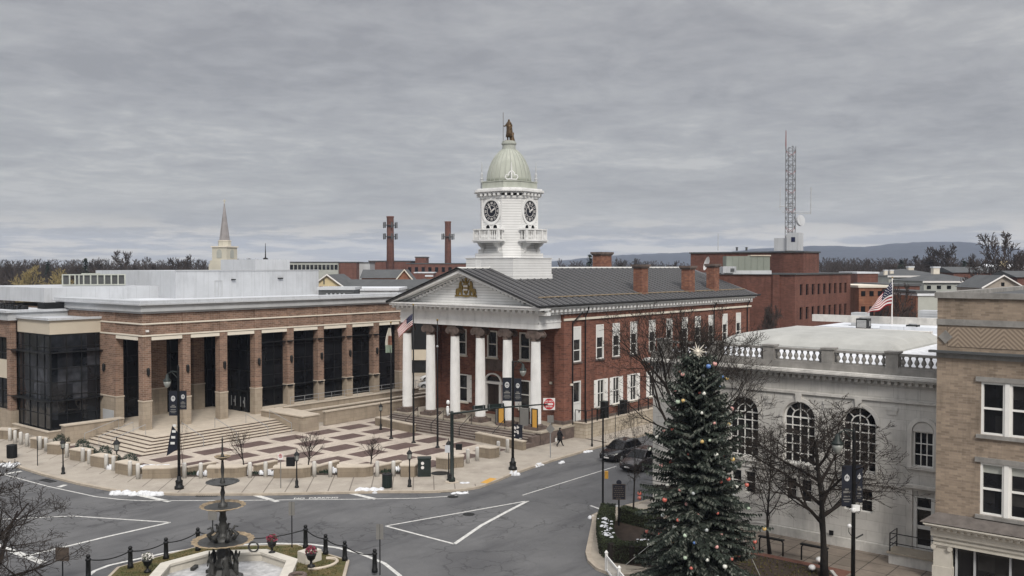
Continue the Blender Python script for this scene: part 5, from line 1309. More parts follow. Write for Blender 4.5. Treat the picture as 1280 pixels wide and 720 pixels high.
mb=MB(); mb.box(LX-.6,47.8,LY-.6,LY+.6,12.2,12.45).box(LX-.6,LX+.6,LY+.6,130,12.2,12.45); mb.box(LX+.6,XL,LY+.6,130,12.2,12.3); mb.build('wing_coping',M['white_metal'],JB)
mb=MB(); r=random.Random(3)
for k in range(46): y=LY+.8+k*.42; mb.box(43+r.uniform(-.1,.1),43.4,y,y+.33,12.3,12.62+r.uniform(0,.35))
mb.box(44.5,47.3,LY-.4,LY+1.2,12.46,13.1); mb.build('roof_ballast',M['black_metal'],JB); bpy.data.objects['roof_ballast']['kind']='stuff'
# penthouses
mb=MB(); mb.box(47.6,64,108,126,12.9,14.55); mb.build('roof_screen',M['white_metal'],JB)
mb=MB(); mb.box(61.5,83.4,104,124,12.9,16.45); mb.box(73.0,78.5,104.001,112,16.45,17.9); 
ph=mb.build('penthouse',M['white_metal'],JB)
mb=MB(); fbox(mb,TS(104),66.9,67.0,0,.05,13.2,15.2); fbox(mb,TS(104),67.9,68.0,0,.05,13.2,15.2); fbox(mb,TS(104),67.0,67.9,0,.05,15.1,15.2); fbox(mb,TS(104),67.4,67.46,0,.03,13.2,15.1)
for k in range(13): u=62.5+k*1.65; fbox(mb,TS(104),u,u+.025,0,.012,13.0,16.4)
fbox(mb,TS(104),61.4,83.5,0,.08,16.4,16.52); mb.build('panel_joint',M['grey_metal'],ph)
mb=MB(); fbox(mb,TS(104),69.3,69.8,0,.3,15.2,15.35); fbox(mb,TS(104),76.5,77.2,0,.3,15.3,15.45); mb.build('roof_lamp',M['black_metal'],ph)
mb=MB(); mb.lathe([(.35,17.9),(.35,18.05),(.08,18.2),(.03,20.1)],8,(76,106,0)); mb.build('lightning_mast',M['black_metal'],ph)
ch=thing('rooftop_chiller','long pale green rooftop chiller with dark grilles on the white roof','rooftop unit',(60,118,14.4))
a=Vector(far(77,126))[:2]; b=Vector(far(157,126))[:2]; a=Vector(a); b=Vector(b); t_=(b-a).normalized(); L_=(b-a).length; ang=math.atan2(t_.y,t_.x)
zc=zat(a.x,a.y,357); zt=zat(a.x,a.y,343)
def chb(mb,u0,u1,o0,o1,z0,z1): 
    q=Vector((-t_.y,t_.x)); c=a+t_*(u0+u1)/2+q*(o0+o1)/2; return mb.obox(c.x,c.y,z0,z1,u1-u0,o1-o0,ang)
mb=MB(); chb(mb,0,L_,.0,2.4,zt-.12,zt); chb(mb,0,L_,0,2.4,zc,zc+.15)
for k in range(11):
    u=[0,.9,1.6,2.1,2.7,3.6,4.5,5.4,6.3,7.2,8.1][k]*L_/8.3; chb(mb,u,u+.16,0,.16,zc+.15,zt-.12)
chb(mb,L_*.3,L_*.6,.3,2,zt,zt+.12); mb.build('frame',M['copper_green'],ch)
mb=MB(); chb(mb,.05,L_*.10,.2,2.2,zc+.15,zt-.12); chb(mb,L_*.2,L_-.05,.2,2.2,zc+.15,zt-.12); mb.build('grille',M['purple'] if 0 else M['dark_roof'],ch)
# steps down to the plaza
es=thing('entrance_steps','broad pale stone steps turning the corner below the brick pillars, with thin handrails','steps',(45,80,0))
for k in range(6):
    d=.59*k; z1=.95-.158*k
    x0,y0=45.76-d,81.18-d
    poly=[(x0,y0),(59.5,y0),(59.5,y0+.75),(x0+.75,y0+.75),(x0+.75,89.2),(x0,89.2)] if k else [(x0,y0),(59.5,y0),(62.3,y0+1),(62.3,94.6),(46.9,94.6),(46.9,89.2),(x0,89.2)]
    mb=MB(); mb.prism(poly,z1-.045,z1); mb.build('tread',M['plaza_light'] if 'plaza_light' in M else M['cap_stone'],es)
    mb=MB(); i_=.05; poly2=[(p[0]+(i_ if p[0]==x0 else 0),p[1]+(i_ if p[1]==y0 else 0)) for p in poly]; mb.prism(poly2,-.05 if k else -.05,z1-.046); mb.build('riser',M['brown_stone'],es)
mb=MB(); mb.prism([(41.1,89.25),(46.95,89.25),(46.95,90.0),(41.1,90.0)],-.05,1.72); mb.build('cheek_wall',M['tan_stone'],es); mb=MB(); mb.prism([(59.55,76.9),(61.6,76.9),(62.2,84),(59.55,84)],-.05,1.55); mb.build('cheek_wall',M['tan_stone'],es)
mb=MB(); mb.prism([(41.0,89.15),(47.0,89.15),(47.0,90.1),(41.0,90.1)],1.72,1.84); mb.build('cheek_cap',M['cap_stone'],es); mb=MB(); mb.prism([(59.45,76.8),(61.7,76.8),(62.3,84),(59.45,84)],1.55,1.67); mb.build('cheek_cap',M['cap_stone'],es)
def hrail(p0,p1,label=None):
    z0,z1=0,.95
    MB().tube([(p0[0],p0[1],0),(p0[0],p0[1],.95),(p1[0],p1[1],.95+.95),(p1[0],p1[1],.95)],.03,6).build('handrail',M['steel'],es)
for y in (83.3,85.6,88.4): hrail((42.6,y),(46.0,y))
for x in (48.8,52.4,56.0,58.9): hrail((x,77.9),(x,81.6))
rp=thing('access_ramp','long pale stone access ramp walls with a thin grey rail under the tall windows','ramp',(68,79,0))
mb=MB(); mb.box(63.7,82,78.4,78.75,-.05,1.42); mb.box(61.7,82,80.6,80.95,-.05,1.4); mb.box(61.7,82,82.8,83.1,-.05,1.75); mb.box(81.7,82,78.75,83,-.05,1.4); mb.build('wall',M['tan_stone'],rp)
mb=MB(); mb.box(63.6,82.1,78.3,78.85,1.42,1.54); mb.box(61.7,82.1,80.5,81.05,1.4,1.52); mb.box(61.7,82.1,82.7,83.2,1.75,1.85); mb.build('capstone',M['cap_stone'],rp)
mb=MB(); mb.box(61.7,81.7,80.95,82.8,-.05,1.0).box(62.3,84,83.1,86.4,-.05,1.5); mb.build('ramp_floor',M['concrete_old'],rp)
mb=MB()
for k in range(11): x=62.6+k*1.9; mb.tube([(x,82.95,1.85),(x,82.95,2.75)],.025,5)
mb.tube([(62.6,82.95,2.75),(82,82.95,2.75)],.03,5); mb.tube([(62.6,82.95,2.35),(82,82.95,2.35)],.02,5)
mb.build('railing',M['steel'],rp)
mb=MB(); mb.box(62.6,62.9,77.2,78.4,0,1.0); 
# ---------------------------------------------------------------- limestone bank with arched windows
BK = thing('limestone_bank','pale limestone building with tall arched windows, a balustrade and a white flat roof','bank',(56.1,24,0))
XB=56.1; Wk=TW(XB)
AC=[30.55,26.83,23.1,19.40]; AR=1.02; ZSP=7.53; ZB=4.62
holes=[(c-AR,c+AR,ZB,8.56) for c in AC]+[(15.72-.56,15.72+.56,5.45,7.48)]
bas=[]
for c in AC: bas+= [(c-.85,c-.12,2.3,3.72),(c+.12,c+.85,2.3,3.72)]
holes+=bas+[(15.08,16.2,.7,3.75)]
mb=MB(); wall_grid(mb,Wk,8,33.6,0,10.05,holes,.35)
n=14
for c in AC:                                              # spandrels that round the window heads
    for s_ in (-1,1):
        for k in range(n):
            a,b=math.pi/2*k/n,math.pi/2*(k+1)/n
            pa=(c+s_*AR*math.cos(a),ZSP+AR*math.sin(a)); pb=(c+s_*AR*math.cos(b),ZSP+AR*math.sin(b))
            q=[pa,pb,(pb[0],8.56),(pa[0],8.56)]
            mb.add([Wk(u,0,z) for u,z in q],[(0,1,2,3)]); mb.add([Wk(pa[0],0,pa[1]),Wk(pa[0],-.35,pa[1]),Wk(pb[0],-.35,pb[1]),Wk(pb[0],0,pb[1])],[(0,1,2,3)])
mb.box(XB+.5,92,8,33.6,-.05,10.3); mb.add([(XB,33.6,0),(92,33.6,0),(92,33.6,11),(XB,33.6,11)],[(0,3,2,1)])
mb.build('stone_wall',M['limestone'],BK)
def archwin(c):
    mb=MB(); t=.09; o0,o1=-.34,-.2
    for u in (c-AR,c+AR-t): fbox(mb,Wk,u,u+t,o0,o1,ZB,ZSP)
    fbox(mb,Wk,c-AR+t,c+AR-t,o0,o1,ZB,ZB+.14)
    for k in (-.5,0,.5): fbox(mb,Wk,c+AR*k-.028,c+AR*k+.028,o0,o1-.03,ZB+.14,ZSP+(.0 if k else .5))
    for k in range(1,5): z=ZB+(ZSP-ZB)*k/5+.07; fbox(mb,Wk,c-AR+t,c+AR-t,o0,o1-.04,z-.028,z+.028)
    fbox(mb,Wk,c-AR+t,c+AR-t,o0,o1-.02,ZSP-.04,ZSP+.04)
    def arcs(r0,r1,e):
        for k in range(20):
            a,b=math.pi*k/20,math.pi*(k+1)/20
            mb.slab([Wk(c+q*math.cos(t_),o1-e,ZSP+q*math.sin(t_)) for q,t_ in ((r0,a),(r0,b),(r1,b),(r1,a))],(.1,0,0))
    arcs(AR,AR-t,0); arcs(AR*.53,AR*.47,.03)
    for a in (math.pi*.25,math.pi*.5,math.pi*.75):
        u=Vector((math.cos(a),math.sin(a))); v=Vector((-u.y,u.x))*.028
        mb.slab([Wk(c+p.x,o1-.03,ZSP+p.y) for p in (u*AR*.5-v,u*AR*.95-v,u*AR*.95+v,u*AR*.5+v)],(.1,0,0))
    w_=mb.build('arched_window',M['window_white'],BK)
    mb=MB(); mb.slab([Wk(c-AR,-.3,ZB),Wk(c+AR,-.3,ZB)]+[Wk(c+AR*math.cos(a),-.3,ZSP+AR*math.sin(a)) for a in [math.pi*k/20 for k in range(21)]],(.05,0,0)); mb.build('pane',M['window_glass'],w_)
    mb=MB(); fbox(mb,Wk,c-AR-.15,c+AR+.15,.0,.16,ZB-.2,ZB-.002); mb.build('sill',M['trim_limestone'],w_)
    mb=MB()
    for k in range(20):
        a,b=math.pi*k/20,math.pi*(k+1)/20
        mb.slab([Wk(c+q*math.cos(t_),.06,ZSP+q*math.sin(t_)) for q,t_ in ((AR+.02,a),(AR+.02,b),(AR+.24,b),(AR+.24,a))],(.06,0,0))
    mb.slab([Wk(c-.16,.14,ZSP+AR),Wk(c+.16,.14,ZSP+AR),Wk(c+.22,.14,ZSP+AR+.5),Wk(c-.22,.14,ZSP+AR+.5)],(.14,0,0)); mb.build('arch_surround',M['trim_limestone'],w_)
    for s_ in (-1,1): window(BK,Wk,c+s_*.485-.365,c+s_*.485+.365,2.3,3.72,1,2,.06,.05,rec=.28,out=-.12)
for c in AC: archwin(c)
c=15.72
window(BK,Wk,c-.56,c+.56,5.45,7.48,3,3,.07,.045,rec=.28,out=-.1,sill='trim_limestone')
mb=MB()
pts=[(c-.56,7.49)]+[(c-.56*math.cos(a),7.49+.56*math.sin(a)) for a in [math.pi*k/14 for k in range(15)]]
mb.slab([Wk(u,.05,z) for u,z in pts[1:]],(.05,0,0))
for k in range(16):
    a,b=math.pi*k/16,math.pi*(k+1)/16
    mb.slab([Wk(c+q*math.cos(t_),.12,7.49+q*math.sin(t_)) for q,t_ in ((.6,a),(.6,b),(.85,b),(.85,a))],(.12,0,0))
fbox(mb,Wk,c-.85,c-.6,0,.12,5.3,7.49); fbox(mb,Wk,c+.6,c+.85,0,.12,5.3,7.49); mb.build('window_surround',M['trim_limestone'],BK)
mb=MB()
fbox(mb,Wk,8,33.6,0,.10,4.05,4.22); fbox(mb,Wk,8,33.7,0,.12,9.05,9.2); fbox(mb,Wk,17.0,33.6,0,.08,8.62,8.72) if 0 else None
fbox(mb,Wk,8,33.6,0,.16,0,.55)
for u in (17.45,21.25,25.05,28.7): fbox(mb,Wk,u-.32,u+.32,.0,.07,8.55,8.75) ; fbox(mb,Wk,u-.26,u+.26,0,.05,8.3,8.55)
mb.build('stone_band',M['trim_limestone'],BK)
mb=MB(); fbox(mb,Wk,8,33.9,-.3,.12,10.051,10.12); fbox(mb,Wk,8,34.0,-.3,.55,10.32,10.45); fbox(mb,Wk,8,34.05,-.3,.68,10.45,10.55); fbox(mb,Wk,8,34.0,-.3,.6,10.55,10.64); fbox(mb,Wk,8,33.8,-.6,.1,10.12,10.32)
for k in range(66): u=8.2+k*.385; fbox(mb,Wk,u,u+.19,.09,.38,10.11,10.33)
mb.build('cornice',M['trim_limestone'],BK); mb=MB(); fbox(mb,Wk,8,33.7,-.8,.1,10.641,11.05); mb.build('parapet',M['grey_stone'],BK)
piers=[32.9,29.0,25.12,21.32,17.5,13.7,9.9]
for u in piers: bl=MB(); fbox(bl,Wk,u-.36,u+.36,-.6,.06,11.05,11.9); fbox(bl,Wk,u-.42,u+.42,-.66,.12,11.9,12.02); bl.build('balustrade_pier',M['grey_stone'],BK)
for a,b in zip(piers[:-1],piers[1:]):
    mb=MB(); fbox(mb,Wk,b+.36,a-.36,-.45,-.07,11.74,11.88); fbox(mb,Wk,b+.36,a-.36,-.45,-.07,11.05,11.13); bal=mb.build('balustrade',M['grey_stone'],BK)
    w_=a-b-.72
    for k in range(8):
        u=b+.36+w_*(k+.5)/8; p=Wk(u,-.26,0); mb=MB().lathe([(.10,11.13),(.06,11.2),(.15,11.36),(.13,11.45),(.05,11.62),(.10,11.74)],8,(p[0],p[1],0)); mb.build('baluster',M['grey_stone'],bal,True)
# roof: white membrane with a low grey raised centre
mb=MB(); mb.box(XB+.8,92,8.2,33.4,10.9,11.08); mb.build('roof',M['snow'],BK)
mb=MB(); pl0=[(65.2,20.2),(65.2,33.0),(77,33.0),(77,20.2)]; mb.prism(pl0,11.08,11.2)
def inset(d): return [(65.2+d*1.3,20.2+d),(65.2+d*1.3,33.0-d),(77-d,33.0-d),(77-d,20.2+d)]
lv=[(0,11.2),(.25,11.5),(.7,11.78),(1.4,11.95),(2.2,12.02)]
for (d0,z0),(d1,z1) in zip(lv[:-1],lv[1:]):
    A,B=inset(d0),inset(d1)
    for k in range(4): mb.add([(*A[k],z0),(*A[(k+1)%4],z0),(*B[(k+1)%4],z1),(*B[k],z1)],[(3,2,1,0)])
mb.sheet(inset(2.2),12.02); mb.build('raised_roof',M['grey_membrane'],BK)
mb=MB(); mb.box(78,91,9,33,11.08,11.5).box(80,90.9,14,26,11.5,12.0); mb.build('rear_roof',M['white_roof'],BK)
for k,(x0,x1,y0,y1,z0,z1,m) in enumerate([(76.2,77.2,21,32,11.08,11.9,'concrete_old'),(83,83.6,10,33,12.0,12.6,'concrete_old')]):
    mb=MB(); mb.box(x0,x1,y0,y1,z0,z1); mb.build('parapet',M['trim_limestone'],BK)
# door and stoop
mb=MB(); fbox(mb,Wk,15.08,15.25,-.3,.02,.7,3.75); fbox(mb,Wk,16.03,16.2,-.3,.02,.7,3.75); fbox(mb,Wk,15.25,16.03,-.3,.0,3.0,3.1); fbox(mb,Wk,15.25,16.03,-.3,.0,3.68,3.75); fbox(mb,Wk,15.25,16.03,-.3,-.1,.7,.9); fbox(mb,Wk,15.25,16.03,-.3,-.1,1.85,2.05)
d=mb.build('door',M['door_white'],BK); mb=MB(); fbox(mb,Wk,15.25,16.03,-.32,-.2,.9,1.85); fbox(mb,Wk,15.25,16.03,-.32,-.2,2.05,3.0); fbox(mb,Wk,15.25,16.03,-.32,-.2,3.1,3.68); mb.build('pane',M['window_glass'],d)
mb=MB(); fbox(mb,Wk,14.7,15.05,.0,.14,.6,4.2); fbox(mb,Wk,16.25,16.6,0,.14,.6,4.2); fbox(mb,Wk,14.6,16.7,0,.3,4.23,4.4); mb.build('door_surround',M['trim_limestone'],BK)
sp_=thing('door_stoop','pale stone stoop with a black railing at the white bank door','stoop',(55.4,16,0))
mb=MB(); mb.box(54.55,XB-.17,14.2,17.1,-.02,.6); mb.build('base',M['trim_limestone'],sp_); mb=MB(); mb.box(54.45,XB-.17,14.2,17.2,.6,.7); mb.build('landing',M['concrete_old'],sp_)
mb=MB()
for p in ((54.6,17.05),(55.85,17.05),(54.6,14.6)): mb.tube([(*p,.7),(*p,1.75)],.035,5)
for z in (1.75,1.35,1.0): mb.tube([(55.85,17.05,z),(54.6,17.05,z)],.028,5)
mb.tube([(54.6,17.05,1.75),(54.6,14.6,1.75)],.03,5); mb.tube([(54.6,17.05,1.2),(54.6,14.6,1.2)],.025,5); mb.build('railing',M['black_metal'],sp_)
mb=MB(); p=(56.0,20.9); mb.box(55.85,55.93,20.8,21.05,.62,.9); single(mb,'wall_box',M['black_metal'],'small black box on the bank wall behind the big bare tree','box')
# roof equipment on the bank and flag
def hvac(px,py0,py1,wpx,dist,label,mat,name='hvac_unit',fan=True,grille=True):
    x,y,_=far(px,dist); z0=zat(x,y,py1); z1=zat(x,y,py0); w_=wpx/FPX*dist
    t=thing(name,label,'rooftop unit',(x,y,z0)); mb=MB(); mb.obox(x,y,z0+.1,z1,w_,w_,YAW-math.pi/2+.6 if 0 else 0); mb.build('casing',M[mat],t)
    mb=MB(); mb.obox(x,y,z0-.05,z0+.1,w_*1.3,w_*1.3,0); mb.build('base',M['steel'],t)
    if grille:
        mb=MB()
        for k in range(6):
            z=z0+.2+(z1-z0-.3)*k/6; mb.box(x-w_/2-.03,x-w_/2-.001,y-w_*.42,y+w_*.42,z,z+(z1-z0)*.08)
        mb.build('grille',M['grey_metal'],t); mb=MB(); mb.box(x+w_*.05,x+w_*.2,y-w_/2-.04,y-w_/2-.001,z0+.3,z1-.2); mb.build('side_panel',M['grey_metal'],t)
    if fan: MB().lathe([(w_*.36,z1),(w_*.36,z1+.08),(w_*.3,z1+.09)],14,(x,y,0)).build('fan_ring',M['steel'],t)
    return t
hvac(1080,398,412,13,82,'black and grey air conditioner at the middle of the white bank roof','black_metal')
hvac(1142,406,416,12,84,'low black air conditioner near the right end of the white bank roof','black_metal')
hvac(1076,390.5,408,16,92,'plain grey vent box behind the black air conditioner under the flag','grey_metal',grille=False,fan=False)
hvac(1165,388,408,22,96,'tall grey rooftop housing beside the flagpole corner of the buff brick building','grey_metal',grille=True,fan=False)
hvac(1158,402,418,9,88,'small black unit tucked against the buff brick building','black_metal',fan=False)
x,y,_=far(1115.5,86); zf0=zat(x,y,352); zf1=zat(x,y,388)
t=thing('flagpole','thin white pole carrying the big striped flag behind the bank roof','flagpole',(x,y,11)); MB().lathe([(.06,11.0),(.05,zf0+.3)],8,(x,y,0)).build('pole',M['flag_white'],t); MB().ball((x,y,zf0+.35),.08).build('finial',M['gold'],t)
T=TV(x,y); Hh=zf0-zf1
def P3(u,v): 
    return T(-.05-u*2.05*(1-.32*(1-v)), .16*math.sin(8*u+3*v), zf0-Hh*.82*v-u*(1.75-1.0*v)+.07*math.sin(9*u))
f=cloth(P3,24,26,lambda u,v: 2 if (u<.45 and v<7/13) else int(v*13)%2); fo=single(f,'flag',_flag(),'large stars and stripes flying over the bank roof beside the buff brick building','flag','flags on poles')
mb=MB()
for a in range(5):
    for b in range(4):
        p=Vector(P3(.05+.08*a,.07+.12*b)); mb.add([p+Vector((-FW.x*.05+RT.x*c,-FW.y*.05+RT.y*c,d)) for c,d in ((-.03,-.03),(.03,-.03),(.03,.03),(-.03,.03))],[(0,1,2,3)])
s_=mb.build('star',M['flag_white'],fo); s_['kind']='stuff'
# ---------------------------------------------------------------- buff brick building at the right
BB=thing('buff_brick_building','buff brick commercial building with paired white windows above a carved stone shopfront','commercial building',(53.2,6,0))
XBB=53.2; Wb2=TW(XBB); Y1=14.25
holes=[(9.55,12.05,8.2,10.95),(9.55,12.05,3.98,6.72),(3.4,5.9,8.2,10.95),(3.4,5.9,3.98,6.72)]
mb=MB(); wall_grid(mb,Wb2,-6,Y1,3.3,15.3,holes,.3); mb.add([(XBB,Y1,0),(88,Y1,0),(88,Y1,15.3),(XBB,Y1,15.3)],[(0,3,2,1)]); mb.box(XBB+.5,88,-6,Y1-.02,3.3,15.1)
mb.build('brick_wall',M['buff_brick'],BB)
mb=MB(); fbox(mb,Wb2,-6,13.7,.003,.03,12.72,13.75); mb.build('herringbone_band',M['herringbone_brick'],BB)
mb=MB(); fbox(mb,Wb2,-6,Y1+.12,0,.14,15.3,15.6); fbox(mb,Wb2,-6,Y1+.02,.0,.07,13.86,14.18); fbox(mb,Wb2,-6,Y1+.02,0,.06,12.1,12.38); mb.box(XBB,88,Y1-.35,Y1+.12,15.3,15.6); mb.slab([Wb2(13.82+.36*math.cos(a)*1.0,.07,13.22+.36*math.sin(a)) for a in (0,math.pi/2,math.pi,1.5*math.pi)],(.07,0,0)); mb.build('stone_trim',M['grey_stone'],BB)
mb=MB(); fbox(mb,Wb2,-6,Y1+.35,0,.35,12.38,12.5); mb.build('ledge',M['dark_roof'],BB)
mb=MB(); mb.box(XBB+.2,88,-6,Y1-.35,15.12,15.35); mb.build('roof',M['dark_roof'],BB)
for a,b in ((9.55,12.05),(3.4,5.9)):
    for z0,z1 in ((8.2,10.95),(3.98,6.72)):
        c=(a+b)/2; mb=MB(); fbox(mb,Wb2,c-.11,c+.11,-.28,.04,z0,z1); fbox(mb,Wb2,a,a+.02,-.28,.04,z0,z1)
        for (u0,u1) in ((a,c-.11),(c+.11,b)): 
            w_=window(BB,Wb2,u0,u1,z0,z1,1,2,.11,.1,rec=.26,out=-.03,blind=.16 if z0<5 else .0001)
        mb.build('window_mullion',M['window_white'],BB)
        mb=MB(); fbox(mb,Wb2,a-.2,b+.25,.0,.1,z1+.02,z1+.27); mb.build('lintel',M['grey_stone'],BB); mb=MB(); fbox(mb,Wb2,a-.15,b+.2,.0,.14,z0-.2,z0-.01); mb.build('sill',M['grey_stone'],BB)
# shopfront
mb=MB(); fbox(mb,Wb2,-6,Y1+.1,-.1,.5,2.55,2.95); fbox(mb,Wb2,-6,Y1+.3,-.1,.85,3.1,3.22); fbox(mb,Wb2,-6,Y1+.35,-.1,1.0,3.22,3.34); fbox(mb,Wb2,-6,Y1,-.1,.6,2.95,3.1); fbox(mb,Wb2,-6,Y1,-.1,.4,2.3,2.42); fbox(mb,Wb2,-6,Y1,-.1,.42,2.08,2.18); fbox(mb,Wb2,-6,Y1,-.2,.34,2.42,2.55); fbox(mb,Wb2,-6,Y1,-.2,.30,2.18,2.3)

for k in range(60): u=Y1-.3-k*.33; fbox(mb,Wb2,u,u+.16,.58,.78,2.96,3.11)
mb.build('shop_cornice',M['stone_white'],BB)
mb=MB(); mb.slab([Wb2(Y1+.5,1.0,3.35),Wb2(-6,1.0,3.35),Wb2(-6,0.02,3.75),Wb2(Y1-.1,.02,3.75)],(0,0,-.05)); fl=mb.build('flashing_roof',M['slate_ledge'],BB)
mb=MB(); fbox(mb,Wb2,13.35,Y1,-.1,.28,.9,2.05); fbox(mb,Wb2,13.3,Y1+.05,-.1,.34,-.02,.9); fbox(mb,Wb2,13.3,Y1+.1,-.1,.36,1.98,2.08)
for s_ in (13.4,Y1-.02):
    mb.slab([Wb2(s_+.13*math.cos(a),.42,1.93+.13*math.sin(a)) for a in [2*math.pi*q/12 for q in range(12)]],(.1,0,0))
mb.build('shop_pilaster',M['stone_white'],BB)
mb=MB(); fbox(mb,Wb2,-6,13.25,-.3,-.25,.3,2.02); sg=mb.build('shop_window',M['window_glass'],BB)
mb=MB()
for u in (13.2,12.3,10.6,8.6): fbox(mb,Wb2,u-.05,u+.05,-.26,-.12,.3,2.05)
fbox(mb,Wb2,-6,13.25,-.26,-.1,1.93,2.05); mb.build('shop_frame',M['grey_metal'],sg)
fbox(MB(),Wb2,0,1,0,1,0,1)
mb=MB(); fbox(mb,Wb2,-6,13.3,-.3,.1,-.02,.3); mb.build('stall_riser',M['black_metal'],BB)
# ---------------------------------------------------------------- fountain island
FX,FY=28.6,43.85
def octo(h,ch,cx=FX,cy=FY): return [(cx+a,cy+b) for a,b in ((h,-h+ch),(h,h-ch),(h-ch,h),(-h+ch,h),(-h,h-ch),(-h,-h+ch),(-h+ch,-h),(h-ch,-h))]
struct(MB().prism(octo(6.75,4.3),-.28,-.02),'kerb',M['curb'])
struct(MB().sheet(octo(6.6,4.25),-.014),'lawn',M['winter_grass'])
gr=MB(); r=random.Random(11)
for k in range(9000):
    x=FX+r.uniform(-6.5,6.5); y=FY+r.uniform(-6.5,6.5)
    if abs(x-FX)+abs(y-FY)>8.6 or (abs(x-FX)<3.9 and abs(y-FY)<3.9 and abs(x-FX)+abs(y-FY)<5.2): continue
    a=r.uniform(0,6.28); s_=r.uniform(.015,.04); gr.add([(x-s_*math.cos(a),y-s_*math.sin(a),-.014),(x+s_*math.cos(a),y+s_*math.sin(a),-.014),(x+r.uniform(-.04,.04),y+r.uniform(-.04,.04),r.uniform(.02,.07))],[(0,1,2)])
tag(gr.build('grass',M['winter_grass']),kind='stuff')
ft=thing('fountain','dark iron fountain of stacked bowls with draped figures in a pale octagonal basin','fountain',(FX,FY,-.02))
def oring(h0,c0,h1,c1,z0,z1,mb):
    A,B=octo(h0,c0),octo(h1,c1); 
    for k in range(8):
        q=[A[k],A[(k+1)%8],B[(k+1)%8],B[k]]; mb.prism(q,z0,z1)
    return mb
mb=oring(3.75,2.35,3.35,2.1,-.05,.42,MB()); mb.build('basin_wall',M['stone_white'],ft)
mb=oring(3.85,2.4,3.25,2.05,.42,.55,MB()); mb.build('basin_rim',M['stone_white'],ft)
mb=MB(); mb.sheet(octo(3.4,2.15),.02); mb.build('basin_floor',M['basin_floor'],ft)
zt=lambda py: zat(FX,FY,py)
zb=zt(675); z3=zt(632); z2=zt(602.5); z1=zt(571); ztop=zt(545)
mb=MB().lathe([(1.1,.0),(1.05,.25),(.85,.3),(.5,.75),(.6,.8)],8,(FX,FY,0)); mb.build('pedestal',M['iron_fountain'],ft)
scal=lambda n: (lambda j,k: .045*math.cos(k*math.pi))
def bowl(r_,z,mat,dep,n):
    b_=MB().lathe([(r_*.16,z-dep),(r_*.45,z-dep*.7),(r_*.85,z-dep*.18),(r_,z+.03),(r_*1.03,z-.04+.06),(r_*.97,z+.05),(r_*.8,z-.06),(r_*.3,z-.12)],n,(FX,FY,0),wob=lambda j,k:(.03 if k%2 else -.02) if 2<=j<=5 else 0).build('bowl',M[mat],ft)
    MB().lathe([(r_*.84,z-.045),(r_*.7,z-.02),(r_*.3,z-.03)],n,(FX,FY,0),wob=lambda j,k:.05*math.sin(k*2.7) if j==0 else 0).build('bowl_interior',M['iron_fountain'],b_)
bowl(1.58,zb,'rust_bowl',.35,44); bowl(1.17,z3,'rust_bowl',.28,36); bowl(.86,z2,'iron_fountain',.22,32); bowl(.42,z1,'rust_bowl',.18,20)
st_=[(.5,.8),(.42,1.0),(.3,1.2),(.36,1.6),(.26,zb-.45),(.45,zb-.3),(.55,zb-.05),(.5,zb+.12),(.34,zb+.2),(.26,zb+.3),(.2,zb+.45),(.24,zb+.8),(.17,zb+1.0),(.22,zb+1.1),(.15,z3-.4),(.24,z3-.2),(.26,z3+.1),(.11,z3+.2),(.09,z3+.5),(.13,z3+.7),(.07,z2-.3),(.15,z2-.12),(.13,z2+.1),(.06,z2+.25),(.10,z2+.7),(.06,z1-.2),(.1,z1),(.08,z1+.1),(.035,z1+.25),(.06,z1+.4),(.03,ztop-.35),(.05,ztop-.25),(.01,ztop)]
MB().lathe(st_,12,(FX,FY,0)).build('stem',M['iron_fountain'],ft,True)
mb=MB()
for k in range(6):
    a=k*math.pi/3+.3; mb.tube([(FX+.55*math.cos(a),FY+.55*math.sin(a),zb+.05),(FX+.75*math.cos(a),FY+.75*math.sin(a),zb+.3),(FX+.5*math.cos(a+.2),FY+.5*math.sin(a+.2),zb+.5),(FX+.62*math.cos(a+.2),FY+.62*math.sin(a+.2),zb+.72),(FX+.8*math.cos(a+.2),FY+.8*math.sin(a+.2),zb+.66)],[.12,.13,.09,.06,.04],6)
mb.build('swan_ornament',M['iron_fountain'],ft,True)
for k in range(5):
    a=k*2*math.pi/5+.55; c,s_=math.cos(a),math.sin(a)
    V=[(0,0,.55),(0,0,.85),(0,0,1.12),(0,0,1.22),(.03,0,1.36),(.02,.17,1.08),(.12,.24,.9),(.2,.12,1.25),(.02,-.17,1.08),(.1,-.25,.85),(.16,-.16,.62),(0,.08,.3),(.02,.08,0),(0,-.08,.3),(.05,-.1,0)]
    E_=[(0,1),(1,2),(2,3),(3,4),(2,5),(5,6),(6,7),(2,8),(8,9),(9,10),(0,11),(11,12),(0,13),(13,14)]
    vs_,fs_=skin_body(V,E_,[.16,.14,.16,.06,.09,.08,.055,.04,.08,.055,.04,.14,.13,.14,.13],1)
    mb=MB(); mb.add([(FX+(p[0]+.66)*c-p[1]*s_,FY+(p[0]+.66)*s_+p[1]*c,.3+p[2]) for p in vs_],fs_); mb.build('figure',M['iron_fountain'],ft,True)
mb=MB()
for (px,py) in ((243,712),(262,715)): 
    x,y=G(px,py,.0); mb.obox(x,y,.03,.2,.6,.2,.6)
mb.build('spout',M['iron_fountain'],ft)
